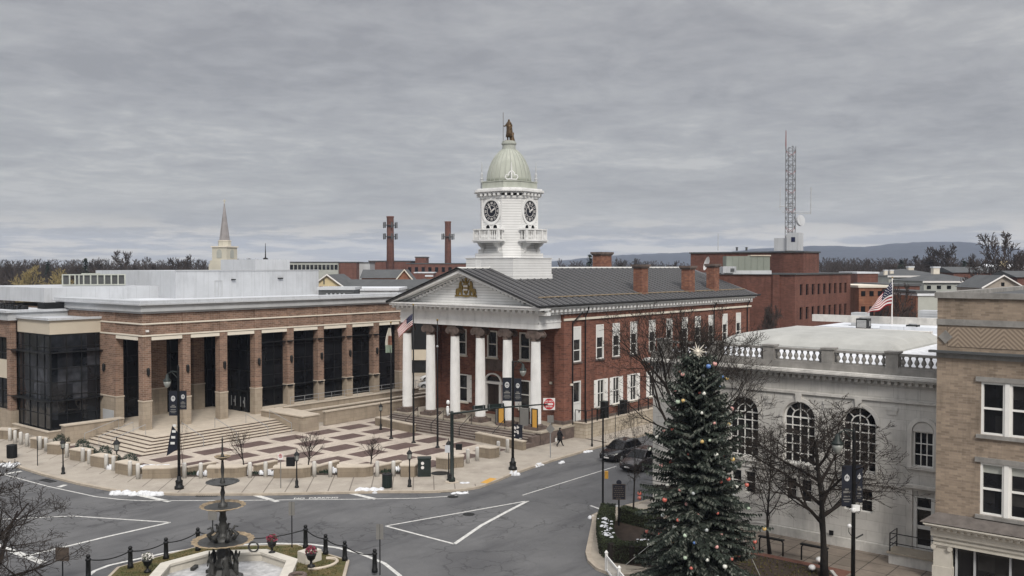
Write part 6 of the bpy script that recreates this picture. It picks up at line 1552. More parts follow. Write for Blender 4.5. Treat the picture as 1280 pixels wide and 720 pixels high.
# posts and chain
PP=[(110.5,728),(163,710),(207.6,698.5),(247.5,688),(382,685),(407,692.7),(431,700.5),(468.4,715)]
PT=[693,682.5,672,659.5,656,667.5,676,686]
PN=['leftmost post of the island chain, by the rusty sign','second post from the left of the island chain','black post of the island chain left of the white flower urn level with the basin','round topped post just left of the fountain bowls','tall round topped post behind the pale stone block','black post just right of the pale stone block','third black post right of the fountain, over the lawn corner','rightmost thick black post of the island beside the sign back']
tops=[]
for (px,py),pt,l in zip(PP,PT,PN):
    x,y=G(px,py,-.02); H=zat(x,y,pt); t=thing('chain_post',l,'bollard',(x,y,-.02),0,'black posts of the fountain island')
    k=1.0
    MB().lathe([(.17,-.03),(.17,.15),(.14,.2),(.12,H-.35),(.15,H-.32),(.15,H-.25),(.10,H-.2)],12,(x,y,0)).build('post',M['black_metal'],t,True); MB().ball((x,y,H-.1),.12,10,6).build('cap',M['black_metal'],t,True); tops.append(Vector((x,y,H-.28)))
for i in (0,1,2,3,4,5,6):
    a,b=tops[i],tops[i+1]; n=20; L_=(b-a).length; pts=[a.lerp(b,k/n)-Vector((0,0,.075*L_*4*(k/n)*(1-k/n)*1.0)) for k in range(n+1)]
    single(MB().tube(pts,.035,6),'chain',M['black_metal'],['sagging chain left of the second island post','sagging chain by the white flower urn','sagging chain just left of the fountain bowls','long sagging chain behind the fountain across the flower urn','sagging chain above the pale stone block','sagging chain over the lawn right of the fountain','sagging chain joining the thick right post'][i],'chain','chains round the fountain island',True)
def urn(px,py,z,label,fl,s=1.0,seed=0):
    x,y=G(px,py,z); t=thing('flower_urn',label,'flower urn',(x,y,z)); 
    MB().lathe([(.2*s,0),(.2*s,.08*s),(.07*s,.14*s),(.06*s,.3*s),(.2*s,.42*s),(.26*s,.62*s),(.3*s,.66*s),(.24*s,.66*s)],14,(x,y,z)).build('urn',M['black_metal'],t,True)
    r=random.Random(seed); mb=MB()
    for k in range(190):
        a=r.uniform(0,6.28); e=math.acos(r.uniform(-.2,1)); q=r.uniform(.7,1)*.3*s; p=Vector((x+q*math.sin(e)*math.cos(a),y+q*math.sin(e)*math.sin(a),z+.78*s+q*math.cos(e)))
        d=Vector((r.uniform(-1,1),r.uniform(-1,1),r.uniform(-.2,1))).normalized()*.09*s; e2=d.orthogonal().normalized()*.05*s; mb.mi=0 if r.random()<.62 else 1
        mb.add([p-e2,p+e2,p+d+e2*.5,p+d-e2*.5],[(0,1,2,3)])
    mb.build('flowers',[M[fl],M['hedge_leaf']],t); return t
urn(340,691.5,.5,'black urn of red flowers on the basin rim right of the big bowl','flower_red',1.0,1)
urn(389,708.5,.5,'black urn of red flowers in front of the pale stone block','flower_red',1.05,2)
urn(184.5,715,.0,'black urn of pale flowers on the lawn left of the fountain','flower_white',1.0,3)
x,y=G(387,701); single(MB().prism([(x+a,y+b) for a,b in ((-.55,-.4),(.55,-.4),(.55,.4),(-.55,.4))],-.03,.62),'stone_block',M['stone_white'],'pale square stone block on the island lawn behind a red flower urn','stone block')
x,y=G(317,690,0.55); mb=MB(); mb.tube([(x+.28*math.cos(a)*RT.x,y+.28*math.cos(a)*RT.y,.85+.28*math.sin(a)) for a in [2*math.pi*k/18 for k in range(19)]],.05,6); single(mb,'wreath_ring',M['iron_fountain'],'small round ring standing on the basin edge right of the fountain','ring')
x,y=G(372,721,.55); mb=MB(); mb.tube([(x+.4*math.cos(a),y+.4*math.sin(a),.62) for a in [2*math.pi*k/18 for k in range(19)]],.11,6); single(mb,'flower_ring',[M['brown_stone']],'red and dark wreath lying at the bottom edge beside the basin','wreath')
for px,py,l in ((213,706.5,'low curved stone edging round a flower bed left of the fountain'),(400,705,'low curved stone edging on the lawn right of the stone block')):
    x,y=G(px,py,0); single(MB().tube([(x+1.1*math.cos(a),y+.75*math.sin(a),.02) for a in [R(-160)+R(200)*k/14 for k in range(15)]],.10,6),'bed_edging',M['cap_stone'],l,'edging')

# ---------------------------------------------------------------- bare trees
def grow(seed,h,spread,r0,fork=.3,levels=5,kids=(4,4,3,3,3),droop=0.0,lean=(0,0),sides=(8,6,5,4,3,3),ang=(30,60),minr=.006,rk=.62):
    r=random.Random(seed); tr=MB(); cr=MB()
    def limb(p,d,L,rad,lv):
        n=5 if lv==0 else (4 if lv<3 else 3); pts=[p]; ds=[]; q=p.copy(); dd=d.copy()
        for k in range(n):
            j=.10 if lv==0 else .24
            dd=(dd+Vector((r.uniform(-j,j),r.uniform(-j,j),r.uniform(-j,j)+(.05 if lv<2 else .10)-droop*lv*.05))).normalized()
            q=q+dd*L/n; pts.append(q.copy()); ds.append(dd.copy())
        end=rad*(.45 if lv==0 else .3)
        rs=[max(minr*.7,rad+(end-rad)*k/n) for k in range(n+1)]
        if lv==0: rs[0]*=1.35
        (tr if lv==0 else cr).tube(pts,rs,sides[min(lv,5)],cap=lv<2)
        if lv>=levels: return
        nk=kids[min(lv,len(kids)-1)]
        if lv==0: nk+=2
        for k in range(nk):
            f=(fork+(1-fork)*(k+r.random()*.8)/nk) if lv==0 else .2+.78*(k+r.random()*.7)/nk
            f=min(.985,f); i=min(n-1,int(f*n)); pp=pts[i].lerp(pts[i+1],f*n-i); base=ds[i]
            az=r.uniform(0,6.283) if lv else k*2.4+r.uniform(-.4,.4)
            o=base.orthogonal().normalized(); o=o*math.cos(az)+base.cross(o)*math.sin(az)
            t_=R(r.uniform(*ang)); nd=(base*math.cos(t_)+o*math.sin(t_)).normalized()
            ll=L*(1-f*.45)*r.uniform(.55,.8)*(spread if lv==0 else 1.0)
            limb(pp,nd,ll,max(minr,(rad+(end-rad)*f)*rk),lv+1)
    limb(Vector((0,0,0)),Vector((lean[0],lean[1],1)).normalized(),h,r0,0)
    zs=[v[2] for v in cr.v]+[v[2] for v in tr.v]; k=h/max(zs) if zs else 1
    return tr,cr
def fit(mb,sx,sz): mb.v=[(a*sx,b*sx,c*sz) for a,b,c in mb.v]; return mb
def tree(name,label,loc,H,W,seed,r0,group=None,mats=('bark','twig'),**kw):
    tr,cr=grow(seed,H*.78,1.0,r0,**kw)
    top=max(v[2] for v in cr.v); ws=sorted(math.hypot(v[0],v[1]) for v in cr.v); wid=ws[int(len(ws)*.97)]
    sz=H/top; sx=(W/2)/wid
    fit(tr,1,sz); fit(cr,sx,sz)
    # keep trunk axis and limbs joined
    tr.v=[(a*(1+(sx-1)*min(1,c/H*1.2)) ,b*(1+(sx-1)*min(1,c/H*1.2)),c) for a,b,c in tr.v] if sx<1 else tr.v
    t=thing(name,label,'tree',loc,0,group); tr.build('trunk',M[mats[0]],t,True,True); cr.build('crown',M[mats[1]],t,False,True); return t
def top_h(x,y,py,z0=0): return zat(x,y,py)-z0
x,y=50.05,19.1; tree('bare_tree','big bare street tree with a dark trunk in front of the arched bank windows',(x,y,0),top_h(x,y,500),11.6,5,.20,levels=5,kids=(9,6,5,4,3),fork=.30,ang=(30,72),minr=.012)
x,y=51.9,23.1; tree('bare_tree','slender bare tree between the two black hoop rails before the bank',(x,y,0),top_h(x,y,520),4.6,8,.10,levels=4,kids=(9,5,4,4),fork=.25,ang=(30,55),minr=.010)
d=sight(858,500); k=50.5/d.x; x,y=50.5,d.y*k; tree('bare_tree','large bare tree spreading behind the decorated christmas tree',(x,y,0),top_h(x,y,374),10.8,21,.26,levels=5,kids=(9,6,5,4,3),fork=.40,ang=(25,58),minr=.011)
x,y=G(793,655); tree('bare_tree','thin young tree rising from the hedge bed in front of the cars',(x,y,0),top_h(x,y,505),4.2,13,.075,levels=4,kids=(8,5,4,3),fork=.35,ang=(40,75),minr=.009)
d=sight(-38,640); x,y=far(-38,50)[:2]; tree('bare_tree','bare tree reaching in from the bottom left corner of the square',(x,y,-.15),top_h(x,y,572),13.5,31,.19,levels=5,kids=(9,6,5,4,3),fork=.15,ang=(35,72),minr=.009)
for i,((x,y),py,l,w_) in enumerate([((44.33,64.8),533,'leafless sapling in the plaza edge, first right of the tall bannered lamp',2.9),((47.61,60.84),538,'leafless sapling in the plaza edge, behind the no parking sign',2.7),((51.03,57.14),541,'leafless sapling in the plaza edge, nearest the green utility box',2.6)]):
    tree('sapling',l,(x,y,0),top_h(x,y,py),w_,40+i,.065,'saplings along the plaza edge',levels=3,kids=(8,5,3),fork=.40,ang=(18,40),minr=.009)
x,y=41.14,68.67; tree('sapling','thin reddish sapling close behind the tall bannered lamp',(x,y,0),top_h(x,y,520),1.6,47,.04,'saplings along the plaza edge',mats=('brown_stone','far_twig'),levels=3,kids=(7,4,3),fork=.3,ang=(15,35))

# ---------------------------------------------------------------- christmas tree with star, baubles and guy lines
XT=(42.8,23.0); XH=zat(*XT,446); 
ct=thing('christmas_tree','tall dark spruce decorated as a christmas tree in the planting bed','christmas tree',(*XT,0))
MB().lathe([(.24,-.02),(.2,2),(.12,XH*.6),(.03,XH)],10,(*XT,0)).build('trunk',M['bark'],ct,True)
r=random.Random(77); mb=MB(); wood=MB(); tips=[]
z=.45
while z<XH-.15:
    f=(z-.3)/(XH-.3); Rb=3.3*(1-f)**.48*(1-.10*math.exp(-f*9))+.06; nb=int(11+10*(1-f))
    for k in range(nb):
        a=2*math.pi*(k+r.random()*.8)/nb+z*3; L=Rb*r.uniform(.5,1.16)*(1.0+.13*math.sin(a*3+z*1.3)+.08*math.sin(a*7-z*2.1))
        if r.random()<.14 and f<.9: continue
        up=.5*f+r.uniform(-.16,.2); p0=Vector((XT[0],XT[1],z+r.uniform(-.22,.22))); dr=Vector((math.cos(a),math.sin(a),0)); sd=Vector((-dr.y,dr.x,0))
        n=max(4,int(L/.13)); pts=[]
        for j in range(n+1):
            t_=j/n; pts.append(p0+dr*L*t_+Vector((0,0,L*(up*t_-.34*(1-f*.8)*t_*t_+.15*t_**4)))+sd*.06*math.sin(3*t_+k))
        wood.tube([pts[0],pts[n//2],pts[-1]],[.03,.02,.008],3,False)
        dro=r.uniform(.0,.16); pts=[p+Vector((0,0,-dro*L*(j_/n)**2)) for j_,p in enumerate(pts)]
        if L>.5: tips.append((pts[-1]+dr*.02,dr))
        for j in range(1,n+1):
            t_=j/n; q=pts[j]
            wdt=(.10+.42*min(1,L/2.0)*(1-t_)**.8)*r.uniform(.75,1.15)
            for s_ in (-1,1):
                e=q+dr*wdt*.55+sd*s_*wdt+Vector((0,0,-.10*wdt-r.uniform(0,.12)))
                m_=q.lerp(e,.5)
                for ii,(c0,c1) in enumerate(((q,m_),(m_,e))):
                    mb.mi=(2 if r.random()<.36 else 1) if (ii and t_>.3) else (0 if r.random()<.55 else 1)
                    ax=(c1-c0); w2=Vector((0,0,1)).cross(ax).normalized()*.055 if ax.length>1e-4 else sd*.05
                    mb.add([c0-w2,c0+w2,c1+w2*r.uniform(.2,.9)+Vector((0,0,-r.uniform(.0,.09))),c1-w2*r.uniform(.2,.9)+Vector((0,0,-r.uniform(.0,.09)))],[(0,1,2,3)])
                    d2=ax.normalized()*.05; mb.add([c0+Vector((0,0,.045)),c1+Vector((0,0,.02)),c1-Vector((0,0,.09)),c0-Vector((0,0,.07))],[(0,1,2,3)])
    z+=.26*(1-.45*f)
wood.build('branches',M['bark'],ct); mb.build('foliage',M['needles'],ct)
star=thing('tree_star','pale gold many pointed star on the top of the christmas tree','star ornament',(*XT,XH+.25)); sb=MB(); c=Vector((*XT,XH+.25))
T=TV(*XT)
for k in range(14):
    a=2*math.pi*k/14; L=.52 if k%2==0 else .33; e=Vector(T(L*math.cos(a),.12*math.sin(3*a),XH+.25+L*math.sin(a)))
    sb.tube([c,c.lerp(e,.35),e],[.03,.032,.006],5)
sb.ball(c,.09,8,6); sb.build('points',M['lintel'],star)
OC=[('red_bauble','red',(.48,.12,.09)),('pink_bauble','rose',(.58,.30,.27)),('white_bauble','white',(.66,.66,.60)),('pale_green_bauble','pale green',(.45,.55,.42)),('blue_bauble','blue',(.09,.18,.42)),('gold_bauble','gold',(.55,.38,.14)),('silver_bauble','silver grey',(.40,.42,.42))]
om={}
for n_,l_,c_ in OC: om[n_]=plain('gloss_'+n_,c_,.25,.05,3,spec=.6)
r=random.Random(5); used=[]
cand=[(p,d_) for p,d_ in tips if d_.dot(Vector((-FW.x,-FW.y,0)))>-.35]
r.shuffle(cand); proto={}
for p,d_ in cand:
    if any((p-q).length<.7 for q in used): continue
    used.append(p)
    n_,l_,c_=r.choices(OC,weights=[4.5,4,7,3,1.4,2.5,3.5])[0]
    rad=r.uniform(.075,.125); loc=p+Vector((0,0,-rad-.04))-d_*.02
    if n_ not in proto:
        o=thing('bauble','',"ornament",(0,0,0),0,'baubles on the christmas tree'); MB().ball((0,0,0),1,12,8).build('ball',om[n_],o,True,True); MB().lathe([(.22,.95),(.2,1.2),(.05,1.3)],8).build('cap',M['steel'],o,False,True)
        o.location=loc; o.scale=(rad,)*3; proto[n_]=o
    else: o=dup(proto[n_],loc,None,rad)
    o['label']=f'{l_} ball ornament hanging on the decorated christmas tree'
    if len(used)>110: break
for i,(a,b,l) in enumerate([((.8,-1.6,4.2),(950,720),'pale guy line running down to the right from the christmas tree'),((-1.2,.9,3.6),(782,706),'thin guy line running down to the left from the christmas tree')]):
    e=G(*b); single(MB().tube([(XT[0]+a[0],XT[1]+a[1],a[2]),(e[0],e[1],0)],.018,4),'guy_line',M['shade_white'],l,'rope')

# ---------------------------------------------------------------- hedge, marker, rails, fence
def leafy(name,label,path,w_,h,cat,seed=0,n=9000,mat='hedge_leaf'):
    t=thing(name,label,cat,(*path[0],0)); P=[Vector((*p,0)) for p in path]; core=MB()
    strip(core,[(p[0],p[1]) for p in path],w_*.43,.0,h-.07,1); strip(core,[(p[0],p[1]) for p in path],w_*.43,.0,h-.07,-1); core.build('inner_branches',M['twig'],t)
    seg=[(P[i+1]-P[i]).length for i in range(len(P)-1)]; tot=sum(seg); r=random.Random(seed); mb=MB()
    for k in range(n):
        s_=r.uniform(0,tot); i=0
        while i<len(seg)-1 and s_>seg[i]: s_-=seg[i]; i+=1
        d_=(P[i+1]-P[i]).normalized(); q=Vector((-d_.y,d_.x,0)); c=P[i]+d_*s_
        face=r.random()
        if face<.45: off=r.uniform(-.5,.5)*w_; z=h+r.uniform(-.05,.04); nv=Vector((0,0,1))
        else: sg=1 if face<.72 else -1; off=sg*(w_/2+r.uniform(-.05,.03)); z=r.uniform(0,h); nv=q*sg
        p=c+q*off+Vector((0,0,z)); a=Vector((r.uniform(-1,1),r.uniform(-1,1),r.uniform(-1,1)))+nv*.6; a.normalize(); u=a.orthogonal().normalized(); v=a.cross(u); s2=r.uniform(.03,.055)
        mb.add([p-u*s2,p+v*s2*.7,p+u*s2,p-v*s2*.7],[(0,1,2,3)])
    mb.build('leaves',M[mat],t); return t
leafy('hedge','clipped dark green hedge with scraps of snow curving along the kerb',[(52.2,34.7),(49.0,32.9),(45.7,30.4),(45.1,29.5),(45.4,28.6),(47.4,27.0)],.95,1.05,'hedge',3,12000)
leafy('hedge','dark far hedge row behind the historical marker',[(52.4,33.8),(52.0,30.6)],.8,.95,'hedge',4,4500)
r=random.Random(8); mb=MB()
for k in range(46):
    t_=r.random(); a=Vector((49.0,32.9)).lerp(Vector((45.5,30.2)),t_)+Vector((r.uniform(-.35,.35),r.uniform(-.35,.35))); mb.ball((a.x,a.y,1.08),r.uniform(.04,.13),6,4,(1.3,1,.35))
single(mb,'snow_scraps',M['snow'],'scraps of snow caught on top of the hedge','snow')
mb=MB()
for k in range(60): a=Vector((r.uniform(46.5,50.5),r.uniform(27.5,31))); mb.ball((a.x,a.y,.03),r.uniform(.05,.16),6,4,(1.4,1,.3))
single(mb,'snow_scraps',M['snow'],'scraps of snow on the soil inside the hedge','snow')
x,y=G(773.5,657); t=thing('historical_marker','black and gold historical marker plaque on a post behind the hedge','marker',(x,y,0)); T=TV(x,y)
za_,zb_=zat(x,y,624.5),zat(x,y,605); MB().lathe([(.06,0),(.06,za_)],10,(x,y,0)).build('post',M['black_metal'],t)
mb=MB(); vbox(mb,T,-.43,.43,-.04,.04,za_,zb_); mb.slab([T(.17*math.cos(a),.04,zb_+.1+.17*math.sin(a)) for a in [2*math.pi*k/16 for k in range(16)]],Vector(T(0,-.08,0))-Vector(T(0,0,0))); pl_=mb.build('plaque',M['navy'],t)
mb=MB()
for u0,u1,z0,z1 in ((-.42,.42,za_,za_+.03),(-.42,.42,zb_-.03,zb_),(-.42,-.39,za_+.03,zb_-.03),(.39,.42,za_+.03,zb_-.03)): vbox(mb,T,u0,u1,.04,.055,z0,z1)
for k in range(7):
    z=za_+.08+k*(zb_-za_-.16)/7; w_=[.2,.33,.3,.34,.28,.33,.26][k]; u=-w_
    while u<w_-.05: l_=.05+.07*((k*7+int(u*50))%3)/2; vbox(mb,T,u,min(w_,u+l_),.04,.05,z,z+.05); u+=l_+.035
mb.build('gilding',M['tan_sign'],pl_)
for (a,b,l) in (((51.92,23.75),(51.95,22.3),'left black hoop rail beside the slender tree'),((52.0,21.2),(52.05,19.7),'right black hoop rail beside the big bare trunk')):
    t=thing('hoop_rail',l,'rail',(*a,0)); MB().tube([(*a,0),(*a,.78),(a[0],a[1]-.12,.9),(b[0],b[1]+.12,.9),(*b,.78),(*b,0)],.05,8).build('hoop',M['black_metal'],t,True)
    mb=MB(); mb.box(a[0]-.13,a[0]+.13,b[1]-.05,a[1]+.05,.9,.98); mb.build('top_rail',M['black_metal'],t)
a=Vector((*G(758,688,1.15),0)); b=Vector((*G(774,707,1.15),0)); d_=(b-a)
wf=thing('white_fence','short white slatted fence with pointed posts at the bottom edge below the hedge','fence',(a.x,a.y,ZR))
for k in range(4):
    p=a+d_*k; mb=MB(); mb.obox(p.x,p.y,ZR,1.0,.14,.14,math.atan2(d_.y,d_.x)); mb.lathe([(.10,1.0),(.11,1.05),(.02,1.16)],8,(p.x,p.y,0)); mb.build('post',M['window_white'],wf)
L_=d_.length*3; an=math.atan2(d_.y,d_.x); mid=a+d_*1.5
mb=MB(); mb.obox(mid.x,mid.y,.78,.90,L_,.06,an); mb.obox(mid.x,mid.y,.02,.12,L_,.06,an); mb.build('rail',M['window_white'],wf)
mb=MB()
for k in range(30): p=a+d_*3*(k+.5)/30; mb.obox(p.x,p.y,.12,.78,.05,.03,an)
sl_=mb.build('slats',M['window_white'],wf)
for (px,py,l) in ((1015,716,'white floodlight on the ground below the big bare tree'),(1024,706,'small white floodlight at the foot of the big bare trunk')):
    x,y=G(px,py); t=thing('floodlight',l,'floodlight',(x,y,0)); MB().ball((x,y,.3),.2,10,7,(1.1,1,.8)).build('housing',M['white_paint'],t,True); MB().lathe([(.05,0),(.05,.2)],8,(x,y,0)).build('stand',M['black_metal'],t)
single(MB().obox(50.3,18.6,-.01,.12,1.6,.18,R(35)),'kerb_block',M['trim_limestone'],'pale kerb piece round the big bare trunk','kerb')

# ---------------------------------------------------------------- cars
def car(name,label,loc,rz,paint,L=4.65,W=1.86,H=1.66,suv=True):
    t=thing(name,label,'car',loc,rz); hw=W/2
    st=[(0,.70,.38,.62,.72),(.12,.84,.28,.62,.80),(.5,.90,.22,.66,.92),(1.2,hw,.2,.70,1.02),(1.6,hw,.2,.74,1.06),(3.2,hw,.2,.78,1.08),(4.2,.91,.24,.8,1.08),(4.5,.86,.3,.78,1.02),(L,.76,.42,.72,.92)]
    mb=MB(); rings=[]
    for x,w_,zb_,zm,zt_ in st:
        ring=[(x,-w_*.86,zb_),(x,-w_,zb_+.18),(x,-w_*1.0,zm),(x,-w_*.95,zt_-.06),(x,-w_*.80,zt_)]; rings.append(ring+[(a,-b,c) for a,b,c in ring[::-1]])
    n=10; vs_=[p for q in rings for p in q]; fs_=[]
    for i in range(len(rings)-1):
        for k in range(n): fs_.append((i*n+k,(i+1)*n+k,(i+1)*n+(k+1)%n,i*n+(k+1)%n))
    fs_.append(tuple(range(n))); fs_.append(tuple(range((len(rings)-1)*n,len(rings)*n))[::-1]); mb.add(vs_,fs_); body=mb.build('body',M[paint],t,True,True)
    x0,x1,y0=1.25,4.42,hw*.90; r0,r1,yr=2.05,3.95,hw*.68; zb_,zr=1.04,H
    B=[(x0,-y0,zb_),(x1,-y0,zb_),(x1,y0,zb_),(x0,y0,zb_)]; T_=[(r0,-yr,zr-.07),(r1,-yr,zr-.07),(r1,yr,zr-.07),(r0,yr,zr-.07)]
    MB().add(B+T_,[(0,1,5,4),(1,2,6,5),(2,3,7,6),(3,0,4,7),(4,5,6,7)]).build('windows',M['dark_glass'],t,local=True)
    mb=MB(); mb.add([(r0-.03,-yr-.02,zr-.09),(r1+.05,-yr-.02,zr-.09),(r1+.05,yr+.02,zr-.09),(r0-.03,yr+.02,zr-.09),(r0+.15,-yr+.06,zr),(r1-.1,-yr+.06,zr),(r1-.1,yr-.06,zr),(r0+.15,yr-.06,zr)],[(0,1,5,4),(1,2,6,5),(2,3,7,6),(3,0,4,7),(4,5,6,7),(3,2,1,0)])
    for s_ in (-1,1):
        mb.tube([(x0+.02,s_*y0,zb_+.01),(r0,s_*yr,zr-.08)],.045,5); mb.tube([(x1,s_*y0,zb_+.01),(r1,s_*yr,zr-.08)],.07,5)
        mb.tube([(2.75,s_*(y0+.01),zb_),(2.75,s_*(yr+.01),zr-.08)],.045,5); mb.tube([(3.7,s_*(y0+.01),zb_),(3.6,s_*(yr+.01),zr-.08)],.06,5)
    mb.build('roof',M[paint],t,local=True)
    for s_ in (-1,1): MB().tube([(r0+.15,s_*yr*.94,zr+.04),(r1-.1,s_*yr*.94,zr+.04)],.022,5).build('roof_rail',M['steel'],t,local=True)
    for x in (.92,3.72):
        for s_ in (-1,1):
            w_=MB(); c=(x,s_*(hw-.10),.35); w_.slab([(x+.35*math.cos(a),s_*(hw+.015),.35+.35*math.sin(a)) for a in [2*math.pi*k/20 for k in range(20)]],(0,-s_*.24,0)); wh=w_.build('wheel',M['rubber'],t,local=True)
            w_=MB(); w_.slab([(x+.21*math.cos(a),s_*(hw+.03),.35+.21*math.sin(a)) for a in [2*math.pi*k/16 for k in range(16)]],(0,-s_*.02,0)); w_.build('rim',M['steel'],wh,local=True)
            m_=MB(); m_.slab([(x+.44*math.cos(a),s_*(hw+.006),.36+.44*math.sin(a)) for a in [math.pi*k/12 for k in range(13)]],(0,-s_*.05,0)); m_.build('wheel_arch',M['rubber'],t,local=True)
    for s_ in (-1,1):
        MB().add([(.02,s_*.45,.66),(.16,s_*.80,.68),(.42,s_*.89,.80),(.40,s_*.87,.88),(.10,s_*.72,.80),(.00,s_*.45,.76)],[(0,1,2,3,4,5) if s_<0 else (5,4,3,2,1,0)]).build('headlight',M['bulb'],t,local=True)
        MB().box(L-.12,L-.005,s_*.55-.16,s_*.55+.16,.82,.98).build('taillight',M['red'],t,local=True)
        MB().ball((1.55,s_*(hw+.08),1.08),.12,8,6,(.7,1,.8)).build('mirror',M[paint],t,True,True)
        for x in (2.55,3.5): MB().box(x-.1,x+.1,s_*(hw-.02)-.02,s_*(hw-.02)+.03,.88,.91).build('door_handle',M['steel'],t,local=True)
    mb=MB(); mb.box(-.035,.03,-.42,.42,.55,.74); gl=mb.build('grille',M['rubber'],t,local=True); mb=MB(); mb.box(-.045,-.036,-.46,.46,.74,.765).box(-.045,-.036,-.46,.46,.63,.65).box(-.05,-.036,-.1,.1,.6,.7); mb.build('grille_bar',M['steel'],gl,local=True)
    MB().box(-.03,.06,-.7,.7,.32,.46).build('bumper',M['rubber'],t,local=True); MB().box(-.05,-.031,-.25,.25,.40,.52).build('number_plate',M['flag_white'],t,local=True)
    return t
car('parked_car','black suv nearest the ramp wall, facing left at the stop line',(67.7,45.2,ZR),0,'car_black')
car('parked_car','dark brownish grey suv beside the black one, partly behind the thin tree',(65.5,41.7,ZR),0,'car_grey',4.7,1.9,1.68)
x,y=G(526,470,0)
car('parked_car','white suv parked deep in the alley between the left columns',(*G(527,477),0.0),R(-60),'car_white')
car('parked_car','silver car parked in the alley in front of the white one',(*G(524,486),0.0),R(-60),'grey_metal')

# ---------------------------------------------------------------- the walker
x,y=G(699.5,558); pw=thing('person','person in a dark coat and hat walking right across the sidewalk with a pale bag','person',(x,y,0),R(-30))
V=[(0,0,.95),(0,0,1.2),(.02,0,1.42),(.03,0,1.5),(.05,0,1.64),(.02,.2,1.4),(-.12,.25,1.12),(-.02,.26,.88),(.02,-.2,1.4),(.16,-.24,1.13),(.3,-.2,.92),(0,.1,.9),(.2,.1,.52),(.36,.1,.1),(.5,.1,.05),(0,-.1,.9),(-.06,-.1,.5),(-.34,-.1,.16),(-.24,-.1,.04)]
E_=[(0,1),(1,2),(2,3),(3,4),(2,5),(5,6),(6,7),(2,8),(8,9),(9,10),(0,11),(11,12),(12,13),(13,14),(0,15),(15,16),(16,17),(17,18)]
mb=MB(); mb.add(*skin_body(V,E_,[.16,.17,.18,.07,.11,.09,.065,.045,.09,.065,.045,.12,.085,.06,.05,.12,.085,.06,.05])); mb.build('body',M['black_cloth'],pw,True,True)
MB().lathe([(.25,.62),(.22,.95),(.21,1.2),(.2,1.42),(.1,1.48)],14,(.01,0,0)).build('coat',M['black_cloth'],pw,True,True)
MB().ball((.07,0,1.62),.098,12,9,(1,.9,1.12)).build('face',M['skin'],pw,True,True)
MB().ball((.045,0,1.68),.115,12,8,(1.05,1,.9)).build('hat',M['black_cloth'],pw,True,True)
mb=MB()
for s_ in (-1,1): mb.ball((.155,s_*.035,1.635),.014,6,4)
mb.ball((.17,0,1.605),.02,6,4); mb.box(.15,.163,-.03,.03,1.565,1.575); mb.build('facial_features',M['dark_wood'],pw,True,True)
for (hx,hy,hz_,sg) in ((-.02,.26,.86,1),(.31,-.2,.9,-1)):
    mb=MB(); mb.ball((hx,hy,hz_),.045,8,6,(1,.6,1.2))
    for k in range(4): mb.tube([(hx-.03+.02*k,hy,hz_-.03),(hx-.025+.02*k,hy,hz_-.085),(hx-.01+.02*k,hy-.01*sg,hz_-.115)],[.011,.010,.007],5)
    mb.tube([(hx+.03,hy,hz_),(hx+.06,hy-.01,hz_-.05)],[.012,.009],5); mb.build('hand',M['skin'],pw,True,True)
bg_=thing('shopping_bag','pale bag carried by the walker in the dark coat','bag',(x-.12,y+.2,.4)); mb=MB(); mb.obox(x-.1,y+.26,.45,.76,.3,.1,R(-30)); mb.build('bag',M['shade_white'],bg_); MB().tube([(x-.2,y+.3,.75),(x-.1,y+.26,.9),(x,y+.2,.75)],.012,5).build('handle',M['shade_white'],bg_)
# ---------------------------------------------------------------- ridge, woods, far trees
def ridge(name,prof,dist,depth,mat,base=-2):
    mb=MB(); r=random.Random(1); n=len(prof)
    dense=[]
    for (a,ya),(b,yb) in zip(prof[:-1],prof[1:]):
        m=max(2,int((b-a)/6))
        for k in range(m): f=k/m; f2=f*f*(3-2*f); dense.append((a+(b-a)*f, ya+(yb-ya)*f2+r.uniform(-.35,.35)))
    dense.append(prof[-1]); rows=[(.72,0),(.80,.35),(.88,.7),(.95,.92),(1.0,1.0),(1.12,.6),(1.3,0)]
    vs_=[]
    for px,py in dense:
        for f,h in rows:
            x,y,_=far(px,dist*f); zt_=HEYE+(332.8-py)/FPX*dist
            vs_.append((x,y,base+(zt_-base)*h+ (r.uniform(-4,4) if 0<h<1 else 0)))
    m=len(rows); fs_=[]
    for i in range(len(dense)-1):
        for k in range(m-1): fs_.append((i*m+k,i*m+k+1,(i+1)*m+k+1,(i+1)*m+k))
    mb.add(vs_,fs_); return struct(mb,name,M[mat],True)
ridge('hills',[(560,333),(640,330),(700,326),(735,322.5),(760,320),(790,318.5),(830,316.8),(868,315.5),(890,317),(960,311),(1030,308.5),(1080,310),(1120,306.5),(1160,304.8),(1205,305.5),(1240,310),(1290,316),(1400,325)],3600,1,'hill_woods')
def far_tree_mesh(seed,lv=4,kids=(9,6,5,4),ang=(25,60),fork=.22,rr=.35,minr=.07):
    tr,cr=grow(seed,13,1.0,rr,levels=lv,kids=kids,fork=fork,ang=ang,sides=(6,4,3,3,3,3),minr=minr,rk=.6)
    top=max(v[2] for v in cr.v); s_=1/top; ws=sorted(math.hypot(v[0],v[1]) for v in cr.v); wid=ws[int(.97*len(ws))]
    return [(a*s_,b*s_,c*s_) for a,b,c in tr.v],tr.f,[(a*.42/wid,b*.42/wid,c*s_) for a,b,c in cr.v],cr.f
PR={}
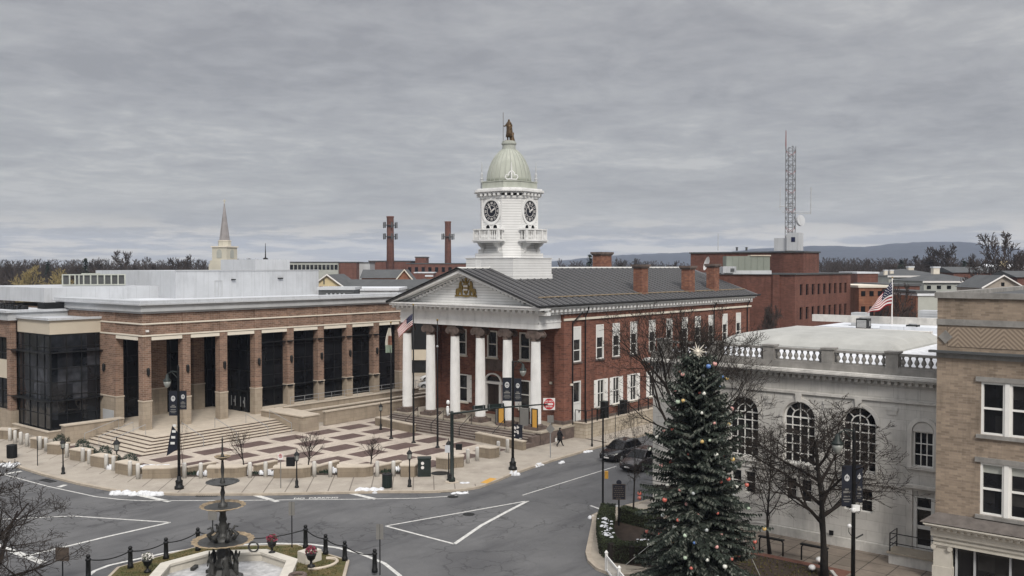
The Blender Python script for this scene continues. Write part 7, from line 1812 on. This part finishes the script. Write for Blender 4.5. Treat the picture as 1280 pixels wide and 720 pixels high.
def far_tree(px,pytop,dist,wpx,kind,label,group='bare trees on the skyline'):
    x,y,_=far(px,dist); H=zat(x,y,pytop)+.3; Wm=wpx/FPX*dist
    key=kind
    if key not in PR:
        a,b,c,d_=far_tree_mesh({'a':3,'b':9,'c':17,'y':23}.get(kind,3)); t=thing('bare_tree',label,'tree',(x,y,-.3),0,group)
        mats=('far_bark','yellow_twig') if kind=='y' else ('far_bark','far_twig')
        MB().add(a,b).build('trunk',M[mats[0]],t,True,True); MB().add(c,d_).build('crown',M[mats[1]],t,False,True); PR[key]=t
    else: t=dup(PR[key],(x,y,-.3),rnd.uniform(0,6.28),None,label,group)
    t.scale=(Wm/.84,Wm/.84,H); t.rotation_euler.z=rnd.uniform(0,6.28); t.location=(x,y,-.3); return t
g1='bare trees beyond the white roof walls'
for i,(px,py,d_,w_,k,l) in enumerate([(8,322,300,36,'a','bare tree at the far left skyline beyond the white roof'),(40,326,320,30,'b','purplish bare tree left of the yellow willow'),(150,312,260,60,'c','tallest wide bare tree behind the rooftop chiller'),(188,320,300,48,'a','bare tree right of the tallest one behind the chiller'),(222,317,280,52,'b','broad bare tree between the chiller and the steeple'),(250,323,320,40,'c','bare tree just left of the church steeple'),(128,321,330,34,'b','bare tree behind the left end of the chiller'),(95,324,340,36,'a','bare tree behind the yellow willow crown'),(300,322,340,30,'a','bare tree just right of the church steeple')]):
    far_tree(px,py,d_,w_,k,l,g1)
for px,py,d_,w_,l in ((40,331,240,50,'left yellow leafless willow beyond the white roof'),(72,334,230,46,'right yellow leafless willow beside the rooftop chiller')): far_tree(px,py,d_,w_,'y',l,'yellow willows')
g2='bare trees beyond the courthouse roofs'
for px,py,d_,w_,k,l in ((1248,288,210,80,'c','largest bare tree on the right skyline above the stone house'),(1274,300,240,58,'a','bare tree at the far right edge of the skyline'),(1180,303,300,62,'b','tall bare tree left of the largest one on the right skyline'),(1216,316,320,40,'a','bare tree between the two tall ones on the right skyline'),(1150,318,330,44,'c','bare tree above the white cupola house'),(1118,322,340,40,'a','bare tree behind the chimneys of the pale house'),(1050,326,380,40,'b','bare tree just right of the lattice tower building'),(1084,323,360,40,'c','bare tree left of the dark conifer on the right'),(703,322,300,26,'a','bare tree right of the clock tower base'),(775,321,330,28,'b','bare tree between the two roof ridge chimneys'),(795,322,360,30,'c','bare tree left of the brick roof chimney'),(838,325,420,40,'a','low bare tree beyond the courthouse ridge'),(872,324,400,36,'b','low bare tree left of the white satellite dish'),(886,318,330,22,'c','bare tree behind the white satellite dish')): far_tree(px,py,d_,w_,k,l,g2)
for px,py,d_,w_,k,l in ((1128,352,135,46,'c','bare tree standing right behind the striped flag'),(1100,366,140,36,'a','bare tree left of the striped flag before the orange brick wall'),(955,378,134,40,'b','purple brown bare tree at the end of the courthouse'),(925,388,128,30,'a','low bare shrub tree behind the bank roof corner')): far_tree(px,py,d_,w_,k,l,'bare trees near the bank roof')
def conifer(px,pytop,dist,wpx,label,seed):
    x,y,_=far(px,dist); H=zat(x,y,pytop); w_=wpx/FPX*dist/2; t=thing('conifer',label,'tree',(x,y,-.3)); r=random.Random(seed)
    MB().lathe([(.3,-.3),(.1,H)],6,(x,y,0)).build('trunk',M['far_bark'],t); mb=MB()
    for k in range(700):
        f=r.random()**.8; a=r.uniform(0,6.28); R_=w_*(1-f)**.8*r.uniform(.3,1.1)+.1; z=1+f*(H-1); p=Vector((x+R_*math.cos(a),y+R_*math.sin(a),z)); d_=Vector((math.cos(a),math.sin(a),r.uniform(-.6,.2)))*r.uniform(.5,1.1); s_=Vector((-math.sin(a),math.cos(a),0))*r.uniform(.2,.45)
        mb.add([p-s_,p+s_,p+d_],[(0,1,2)])
    mb.build('foliage',M['conifer'],t)
conifer(737,318,260,26,'dark conifer left of the big roof chimney',1); conifer(1127,325,280,34,'broad dark conifer above the pale house roof',2); conifer(107,323,280,22,'dark conifer behind the rooftop chiller',3); conifer(1205,326,290,16,'narrow dark conifer near the tall right skyline trees',4); conifer(60,327,300,18,'dark conifer behind the yellow willows',5)
# far woods in one mass
mb=MB(); r=random.Random(21); ta,tf,ca,cf=far_tree_mesh(50,3,(7,4,4),rr=.3,minr=.085,fork=.15)
def wood(px0,px1,n,py,d0,d1,w_):
    for k in range(n):
        px=r.uniform(px0,px1); d_=r.uniform(d0,d1); x,y,_=far(px,d_); H=zat(x,y,py+r.uniform(-3,4)); W_=w_/FPX*d_*r.uniform(.8,1.3)/.84; a=r.uniform(0,6.28); c,s_=math.cos(a),math.sin(a)
        for vv,ff in ((ta,tf),(ca,cf)): mb.add([(x+(p[0]*c-p[1]*s_)*W_,y+(p[0]*s_+p[1]*c)*W_,-.3+p[2]*H) for p in vv],ff)
wood(-20,340,150,325,330,620,36); wood(330,480,30,329,480,700,28); wood(690,900,80,327,450,800,28); wood(1015,1310,150,323,330,620,36); wood(560,690,20,330,480,700,26); wood(1055,1300,55,331,270,310,34); wood(0,200,24,333,255,300,34)
tag(mb.build('woodland',M['far_twig']),kind='stuff')

# ---------------------------------------------------------------- far buildings
def plot(px0,px1,dist,skew=0.0):
    a=Vector(far(px0,dist)); w_=(px1-px0)/FPX*dist/math.cos(skew); rt=Vector((RT.x,RT.y,0)).normalized(); rt=Matrix.Rotation(skew,3,'Z')@rt; bk=Vector((-rt.y,rt.x,0))
    return (lambda u,o,z:(a.x+rt.x*u-bk.x*o,a.y+rt.y*u-bk.y*o,z)), w_, a
def zpy(dist,py): return HEYE+(332.8-py)/FPX*dist*.995
def lbox(mb,T,u0,u1,o0,o1,z0,z1): return vbox(mb,T,u0,u1,o1,o0,z0,z1) if 0 else mb.add([T(u,o,z) for z in (z0,z1) for u,o in ((u0,o1),(u1,o1),(u1,o0),(u0,o0))],[(3,2,1,0),(4,5,6,7),(0,1,5,4),(1,2,6,5),(2,3,7,6),(3,0,4,7)])
def bldg(name,label,cat,px0,px1,dist,pyeave,wall,roof,kind='flat',pyridge=None,depth=12,rows=(),ncol=6,skew=0,over=.4,trim=None,win='dark_glass'):
    T,w_,a=plot(px0,px1,dist,skew); t=thing(name,label,cat,(a.x,a.y,-.3)); ze=zpy(dist,pyeave); zr=zpy(dist,pyridge) if pyridge else ze
    lbox_=MB(); lbox(lbox_,T,0,w_,-depth,0,-.3,ze); lbox_.build('walls',M[wall],t)
    mb=MB(); o=over
    if kind=='flat': lbox(mb,T,-.2,w_+.2,-depth-.2,.2,ze,ze+.35)
    elif kind=='gable': 
        mb.add([T(-o,o,ze),T(w_+o,o,ze),T(w_+o,-depth/2,zr),T(-o,-depth/2,zr),T(-o,-depth-o,ze),T(w_+o,-depth-o,ze)],[(0,1,2,3),(3,2,5,4),(0,3,4),(1,5,2)])
    elif kind=='hip':
        i_=min(w_/2.2,depth/2); mb.add([T(-o,o,ze),T(w_+o,o,ze),T(w_+o,-depth-o,ze),T(-o,-depth-o,ze),T(i_,-depth/2,zr),T(w_-i_,-depth/2,zr)],[(0,1,5,4),(1,2,5),(2,3,4,5),(3,0,4)])
    elif kind=='gable_end':
        mb.add([T(-o,o,ze-.2),T(w_/2,o,zr),T(w_+o,o,ze-.2),T(-o,-depth,ze-.2),T(w_/2,-depth,zr),T(w_+o,-depth,ze-.2),T(-o,o,ze-.4),T(w_/2,o,zr-.25),T(w_+o,o,ze-.4)],[(0,1,4,3),(1,2,5,4),(0,6,7,1),(1,7,8,2)])
        g_=MB(); g_.add([T(0,0,ze),T(w_,0,ze),T(w_/2,0,zr-.1)],[(0,1,2)]); g_.build('gable_wall',M[wall],t)
        if trim:
            q=MB(); q.tube([T(-o,o+.05,ze-.25),T(w_/2,o+.05,zr-.05),T(w_+o,o+.05,ze-.25)],.16,5); q.build('gable_trim',M[trim],t)
    mb.build('roof',M[roof],t)
    if trim and kind!='gable_end': q=MB(); lbox(q,T,-o-.05,w_+o+.05,o+.005,o+.12,ze-.35,ze+.05); q.build('eave_trim',M[trim],t)
    for (p0,p1,hw) in rows:
        z1,z0=zpy(dist,p0),zpy(dist,p1)
        for k in range(ncol):
            u=w_*(k+.5)/ncol; q=MB(); lbox(q,T,u-w_/ncol*hw,u+w_/ncol*hw,.005,.08,z0,z1); q.build('window',M[win],t)
    return t,T,w_
def add_stack(t,T,u,o,z0,z1,w_,mat,cap=None,name='chimney'):
    mb=MB(); lbox(mb,T,u-w_/2,u+w_/2,o-w_/2,o+w_/2,z0,z1); c=mb.build(name,M[mat],t)
    if cap: mb=MB(); lbox(mb,T,u-w_*.6,u+w_*.6,o-w_*.6,o+w_*.6,z1,z1+w_*.25); mb.build('cap',M[cap],c)
# church steeple
x,y,_=far(281,240); t=thing('church_steeple','cream church steeple with a slim dark spire and cross on the left skyline','steeple',(x,y,0)); s=240/FPX; zz=lambda py: HEYE+(332.8-py)/FPX*240
an=.35
def oct_(r_,z0,z1,mat,name,n=4,par=None):
    mb=MB(); P_=[(x+r_*math.cos(an+math.pi/n+2*math.pi*k/n),y+r_*math.sin(an+math.pi/n+2*math.pi*k/n)) for k in range(n)]; mb.prism(P_,z0,z1); return mb.build(name,M[mat],t)
oct_(16.5*s*1.12,-.3,zz(330),'cream_tower','tower'); oct_(15.5*s*1.1,zz(330),zz(326),'cream_tower','tower_ledge'); oct_(12.6*s*1.15,zz(326),zz(310.5),'cream_tower','belfry'); oct_(14*s*1.15,zz(310.5),zz(309),'lintel','belfry_cornice'); oct_(7.5*s,zz(309),zz(303),'cream_tower','drum',8); oct_(8*s,zz(303),zz(302),'lintel','drum_cornice',8)
MB().lathe([(6.2*s,zz(302)),(.5*s,zz(258))],8,(x,y,0)).build('spire',M['spire'],t); mb=MB(); mb.tube([(x,y,zz(259)),(x,y,zz(253))],.12,5); mb.tube([(x-RT.x*.4,y-RT.y*.4,zz(255)),(x+RT.x*.4,y+RT.y*.4,zz(255))],.1,5); mb.build('cross',M['cream_tower'],t)
for sx in (-1,1):
    d_=Vector((-math.cos(an),-math.sin(an),0)) if sx<0 else Vector((math.sin(an),-math.cos(an),0)); c=Vector((x,y,0))+d_*(12.6*s*1.15*.7072+.02); q=Vector((-d_.y,d_.x,0))
    mb=MB(); mb.slab([c+q*.9*math.cos(a)*.8+Vector((0,0,zz(317)+.9*math.sin(a))) for a in [math.pi*k/8 for k in range(9)]]+[c-q*.72+Vector((0,0,zz(323))),c+q*.72+Vector((0,0,zz(323)))],d_*.06); mb.build('belfry_louvre',M['grey_house'],t)
# smokestacks
for px,w_,top,l,bands in ((488,8.6,271,'taller brick smokestack with cell antennas on the left',(282,296)),(560,7.6,277,'shorter brick smokestack with antennas near the clock tower',(296,))):
    x,y,_=far(px,350); s=350/FPX; zz2=lambda py: HEYE+(332.8-py)/FPX*350
    t=thing('smokestack',l,'smokestack',(x,y,-.3)); MB().lathe([(w_*s*.62,-.3),(w_*s*.5,zz2(top+16)),(w_*s*.5,zz2(top+2)),(w_*s*.56,zz2(top+1)),(w_*s*.54,zz2(top))],14,(x,y,0)).build('shaft',M['far_brick'],t,True)
    for b in bands:
        mb=MB(); mb.lathe([(w_*s*.85,zz2(b)-.08),(w_*s*.85,zz2(b)+.08)],10,(x,y,0))
        for k in range(6): a=k*math.pi/3; mb.obox(x+w_*s*1.0*math.cos(a),y+w_*s*1.0*math.sin(a),zz2(b)-1.1,zz2(b)+1.1,.3,.5,a)
        mb.build('antenna_ring',M['dark_roof'],t)
# factory and roofs on the left
bldg('factory','long red brick factory wing with a row of square windows beside the smokestacks','factory',508,583,345,330,'far_brick','dark_roof',rows=((334,340,.24),),ncol=9,depth=20)
bldg('factory','red brick factory block below the taller smokestack','factory',461,512,352,327,'far_brick','dark_roof',depth=20)
bldg('factory','small red brick penthouse between the two smokestacks','factory',519,533,356,322,'far_brick','dark_roof',depth=10)
bldg('factory','low white topped brick loading wing in front of the factory','factory',518,542,300,341.5,'far_brick','white_roof',depth=8)
bldg('warehouse','long grey windowed warehouse right of the white penthouse','warehouse',362,421,330,328.5,'grey_house','dark_roof',rows=((331,337,.38),),ncol=12,win='window_glass',depth=15)
bldg('warehouse','plain dark red warehouse block right of the grey one','warehouse',421,445,328,328.5,'far_brick','dark_roof',depth=15)
bldg('warehouse','plain grey block between the red warehouses','warehouse',445,462,333,329,'grey_metal','dark_roof',depth=12)
bldg('townhouse','dark roofed house with a brick gable below the smokestacks','house',452,503,215,347.5,'orange_brick','dark_roof','gable',337,9)
bldg('townhouse','small brick gable with pale trim below the factory windows','house',497,514,213,349,'orange_brick','dark_roof','gable_end',337,8,trim='lintel')
bldg('hall','long grey metal roof between the yellow gable and the courthouse pediment','hall',428,532,170,361,'grey_house','dark_roof','gable',349.5,10)
t,T,w_=bldg('hall','yellow gabled wall with a line of purple lettering right of the white penthouse','hall',385,432,165,361,'yellow_wall','dark_roof','gable_end',343,16,trim='flag_white')
mb=MB(); u=w_*.30
for k in range(11):
    if k in (2,5): u+=.2; continue
    lbox(mb,T,u,u+.2,.02,.06,zpy(165,360.2),zpy(165,357.2)); u+=.32
mb.build('sign_lettering',M['purple'],t); mb=MB(); lbox(mb,T,w_*.40,w_*.43,.02,.08,zpy(165,355),zpy(165,349)); mb.build('wall_mark',M['dark_roof'],t)
bldg('flat_building','flat building with a white roof edge behind the long cornice','building',436,496,132,363,'white_metal','white_roof',depth=10)
t,T,w_=bldg('plant_room','dark grey rooftop plant room at the right end of the white penthouse','plant room',398,441,122,362,'dark_roof','grey_metal',depth=5)
mb=MB()
for k in range(5): c=T(1.1+k*.55,.1,zpy(122,367)); mb.tube([c,T(1.1+k*.55,.35,zpy(122,367)),T(1.3+k*.55,.35,zpy(122,370))],.14,6)
mb.build('pipe',M['steel'],t)
add_stack(*bldg('flat_building','low red brick building with a small chimney just behind the pediment slope','building',528,545,190,351,'far_brick','dark_roof',depth=6)[:2],1.2,-2,zpy(190,351),zpy(190,346),1.3,'chimney_brick','white_roof')
t,T,w_=bldg('parking_deck','dark building with a beige band glimpsed through the first two portico columns','building',500,585,146,405,'black_metal','dark_roof',depth=10)
mb=MB(); lbox(mb,T,0,w_,.005,.2,zpy(146,450),zpy(146,437)); mb.build('beige_band',M['cream_panel'],t); mb=MB(); lbox(mb,T,0,w_,.005,.25,-.2,zpy(146,466)); mb.build('base_wall',M['concrete_old'],t)
# ---- brick annex with lattice tower
AX_=thing('brick_annex','plain red brick annex with two rows of dark windows behind the courthouse','office building',(129.2,53.9,0))
SA,WA=TS(53.9),TW(129.2); ZA=15.75
hs=[(130.9+2.24*k,132.0+2.24*k,z0,z1) for k in range(9) for z0,z1 in ((12.75,14.35),(9.2,11.0),(5.6,7.4))]
mb=MB(); wall_grid(mb,SA,129.2,151.5,0,ZA,hs,.3); mb.box(129.7,151.4,54.35,80,0,ZA-.1); wall_grid(mb,WA,53.9,80,0,ZA,[],.2); mb.add([(151.5,53.9,0),(151.5,80,0),(151.5,80,ZA),(151.5,53.9,ZA)],[(0,1,2,3)])
fbox(mb,WA,56.2,57.2,0,.25,0,ZA-.02); fbox(mb,WA,66.8,67.8,0,.25,0,ZA-.02)
mb.build('brick_wall',M['far_brick'],AX_)
for h in hs: mb=MB(); fbox(mb,SA,h[0]+.02,h[1]-.02,-.28,-.2,h[2]+.02,h[3]-.02); fbox(mb,SA,h[0]+.02,h[1]-.02,-.2,-.15,(h[2]+h[3])/2-.04,(h[2]+h[3])/2+.04); mb.build('window',M['dark_glass'],AX_)
mb=MB(); mb.box(129.0,151.7,53.7,80.2,ZA,ZA+.22); mb.build('roof_edge',M['dark_roof'],AX_)
mb=MB(); mb.box(138.8,145,56.6,76,ZA+.22,19.1); mb.build('penthouse_wall',M['far_brick'],AX_); mb=MB(); mb.box(138.6,145.2,56.4,76.2,19.1,19.32); mb.build('penthouse_roof',M['dark_roof'],AX_)
x0,y0,_=far(987,146); tz=lambda py: zat(x0,y0,py)
t=thing('equipment_shelter','white equipment shelters at the foot of the lattice tower','shelter',(x0,y0,19.3)); mb=MB(); mb.box(x0-1.1,x0+.9,y0-.1,y0+2,19.32,tz(297.5)); mb.build('cabin',M['white_metal'],t); mb=MB(); mb.box(x0-1.6,x0+.2,y0-2.0,y0-.2,19.32,tz(291.5)); mb.build('cabin',M['white_metal'],t)
mb=MB(); mb.box(x0-1.64,x0-1.6,y0-1.5,y0-.9,20.6,21.3); mb.build('vent',M['flag_blue'],t)
x1,y1,_=far(987.5,147.5); H1=zat(x1,y1,183); lt=thing('lattice_tower','red and white steel lattice radio tower on the brick annex','radio tower',(x1,y1,19.3)); hw=.55
legs=[(x1+a*hw,y1+b*hw) for a,b in ((-1,-1),(1,-1),(1,1),(-1,1))]
for p in legs: MB().tube([(*p,19.3),(*p,H1)],.06,5).build('leg',M['mast_grey'],lt)
mb=MB(); z=19.3; k=0; dz=(H1-19.3)/22; mb2=MB()
for k in range(22):
    z=19.3+k*dz; tgt=mb; mb.mi=1 if k%4==0 else 0
    for i in range(4):
        p,q=legs[i],legs[(i+1)%4]; 
        if (k+i)%2: p,q=q,p
        tgt.tube([(*p,z),(*q,z+dz)],.035,4)
        mb.mi=0; mb.tube([(*p,z),(*q,z)],.035,4); mb.mi=1 if k%4==0 else 0
mb.build('bracing',[M['mast_grey'],M['tower_red']],lt)
zt_=lambda py: zat(x1,y1,py); T=TV(x1,y1)
MB().tube([T(-.75,0,H1-.5),T(-.75,0,zt_(163))],[.09,.05],6).build('whip_antenna',M['tower_red'],lt)
MB().tube([T(-1.55,0,zt_(262)),T(-1.55,0,zt_(234))],.05,5).build('whip_antenna',M['grey_metal'],lt); MB().tube([T(3.1,0,zt_(268)),T(3.1,0,zt_(234))],.06,5).build('whip_antenna',M['grey_metal'],lt)
mb=MB(); mb.tube([T(-1.2,0,zt_(265)),T(3.1,0,zt_(265))],.06,5); mb.tube([T(.5,0,zt_(267)),T(3.1,0,zt_(267))],.05,5); mb.tube([T(-1.7,0,zt_(258)),T(.5,0,zt_(258))],.09,5); mb.build('cross_arm',M['grey_metal'],lt)
c=Vector(T(1.3,.3,zt_(276))); mb=MB(); d_=Vector(T(.6,1,.15))-Vector(T(0,0,0)); d_.normalize(); u=d_.orthogonal().normalized(); v=d_.cross(u); mb.slab([c+(u*math.cos(a)+v*math.sin(a))*.85 for a in [2*math.pi*k/16 for k in range(16)]],d_*.35); mb.build('dish',M['white_metal'],lt); MB().tube([T(.6,0,zt_(276)),tuple(c)],.08,5).build('dish_mount',M['grey_metal'],lt)
def local_unit(px0,px1,py0,py1,dist,name,label,mat,cat):
    T,w_,a=plot(px0,px1,dist); t=thing(name,label,cat,(a.x,a.y,zpy(dist,py1))); mb=MB(); lbox(mb,T,0,w_,-2.2,0,zpy(dist,py1),zpy(dist,py0)); mb.build('casing',M[mat],t)
    q=MB()
    for k in range(1,7): lbox(q,T,w_*k/7-.03,w_*k/7+.03,.005,.05,zpy(dist,py1),zpy(dist,py0)); 
    q.build('rib',M[mat],t); return t,T,w_
t,T,w_=local_unit(908,961,320.5,338,130,'rooftop_generator','long pale green generator box on the brick annex roof','green_unit','rooftop unit')
mb=MB(); lbox(mb,T,-.2,w_+.2,-2.2,.1,zpy(130,342.5),zpy(130,338)); mb.build('skid',M['white_metal'],t); mb=MB(); lbox(mb,T,w_*.55,w_+.1,-1.5,.15,zpy(130,320.5),zpy(130,319)); mb.build('lid',M['cap_stone'],t)
t,T,w_=local_unit(904,920,333,341,128,'rooftop_ac','small white air conditioners left of the green generator','white_metal','rooftop unit'); mb=MB(); lbox(mb,T,w_*.55,w_*.85,.02,.08,zpy(128,339.5),zpy(128,335.5)); mb.build('fan',M['dark_roof'],t)
x,y,_=far(885.5,126); z=zat(x,y,330); t=thing('satellite_dish','white satellite dish seen edge on above the courthouse roof end','satellite dish',(x,y,z-1)); mb=MB(); d_=(Vector((RT.x,RT.y,0))*-1+Vector((-FW.x,-FW.y,0))*.12+Vector((0,0,.3))).normalized(); u=d_.orthogonal().normalized(); v=d_.cross(u)
rings=[]
for q in (0,.35,.7,1.0): rings.append([tuple(Vector((x,y,z))+(u*math.cos(a)+v*math.sin(a))*.95*q+d_*.3*q*q) for a in [2*math.pi*k/18 for k in range(18)]])
for i in range(3):
    mb.add(rings[i]+rings[i+1],[(k,(k+1)%18,18+(k+1)%18,18+k) for k in range(18)])
mb.build('reflector',M['flag_white'],t); MB().tube([(x,y,z),(x,y,15.8)],.08,6).build('mast',M['steel'],t)
x,y,_=far(897.5,140); single(MB().tube([(x,y,19.3),(x,y,zat(x,y,292))],[.07,.04],5),'roof_antenna',M['grey_metal'],'single thin antenna mast at the left end of the annex roof','antenna')
for i,(px,l) in enumerate(((921,'left small vent pipe on the annex roof'),(933,'right small vent pipe on the annex roof'))): x,y,_=far(px,142); single(MB().lathe([(.15,19.3),(.15,zat(x,y,309.5)),(.25,zat(x,y,309))],8,(x,y,0)),'vent_pipe',M['dark_roof'],l,'vent pipe')
# houses at the right, beyond the bank
bldg('brick_house','orange brick building with a pale cornice left of the striped flag','building',1074,1113,160,358,'orange_brick','lintel',depth=14,rows=((362,368,.25),(380,392,.25)),ncol=4)
bldg('brick_house','brick facade with tall piers right of the striped flag','building',1108,1147,166,356,'far_brick','dark_roof',depth=14,rows=((364,398,.22),),ncol=5)
bldg('brick_house','orange brick corner building beside the buff brick parapet','building',1146,1166,150,364,'orange_brick','dark_roof',depth=12,rows=((384,398,.3),),ncol=2)
bldg('brick_house','dark brick house in the gap right of the annex','building',1072,1096,200,341.5,'far_brick','white_roof','flat',depth=10)
t,T,w_=bldg('mansion','large pale grey house with a dark hip roof and white cupola','house',1111,1180,240,344,'grey_house','dark_roof','hip',336,18,rows=((349,353,.2),),ncol=5,trim='flag_white')
add_stack(t,T,w_*.60,-8,zpy(240,340),zpy(240,334.5),1.3,'lintel','white_roof','cupola'); add_stack(t,T,w_*.03,-3,zpy(240,344),zpy(240,338),.8,'lintel','white_roof'); add_stack(t,T,w_*.13,-3,zpy(240,343),zpy(240,338),.8,'lintel','white_roof')
t,T,w_=bldg('mansion','pale long house with a dark hipped roof and square white chimney','house',1155,1224,225,350,'grey_house','dark_roof','hip',341.5,16,rows=((355,359,.2),),ncol=6,trim='flag_white')
add_stack(t,T,w_*.46,-8,zpy(225,345),zpy(225,335),1.4,'lintel','white_roof','cupola')
t,T,w_=bldg('brick_house','brown roofed row house with a red chimney behind the stone gable house','house',1192,1262,250,340,'far_brick','dark_roof','gable',333.5,12); add_stack(t,T,w_*.46,-4,zpy(250,340),zpy(250,335.5),1.2,'chimney_brick'); add_stack(t,T,w_*.93,-4,zpy(250,341),zpy(250,334),1.2,'chimney_brick')
t,T,w_=bldg('stone_house','small stone gable house with white trim above the buff brick parapet','house',1229,1273,190,356,'stone_house','dark_roof','gable_end',343,10,trim='flag_white')
mb=MB(); lbox(mb,T,w_*.46,w_*.54,.02,.08,zpy(190,355),zpy(190,351)); mb.build('window',M['dark_glass'],t); mb=MB(); lbox(mb,T,w_*.55,w_*.82,.02,.1,zpy(190,363),zpy(190,359.5)); mb.build('window',M['flag_blue'],t)
bldg('brick_house','red brick house cut by the right edge of the picture, beside the stone gable','house',1272,1310,195,345,'far_brick','dark_roof','gable',338,10)
t,T,w_=bldg('yellow_house','pale yellow house with a long white eave at the far right skyline','house',1243,1300,270,337,'yellow_wall','white_roof','gable',330.5,10,trim='flag_white'); add_stack(t,T,w_*.28,-3,zpy(270,336),zpy(270,327),1.5,'yellow_wall')
x,y,_=far(1192,178); shrub(x,y,3.2,zpy(178,357),'rusty orange shrub beyond the buff brick parapet','orange_brick',5,600)
bldg('flat_building','low white roofed shed behind the buff brick parapet','building',1148,1186,150,367,'grey_house','white_roof',depth=8)
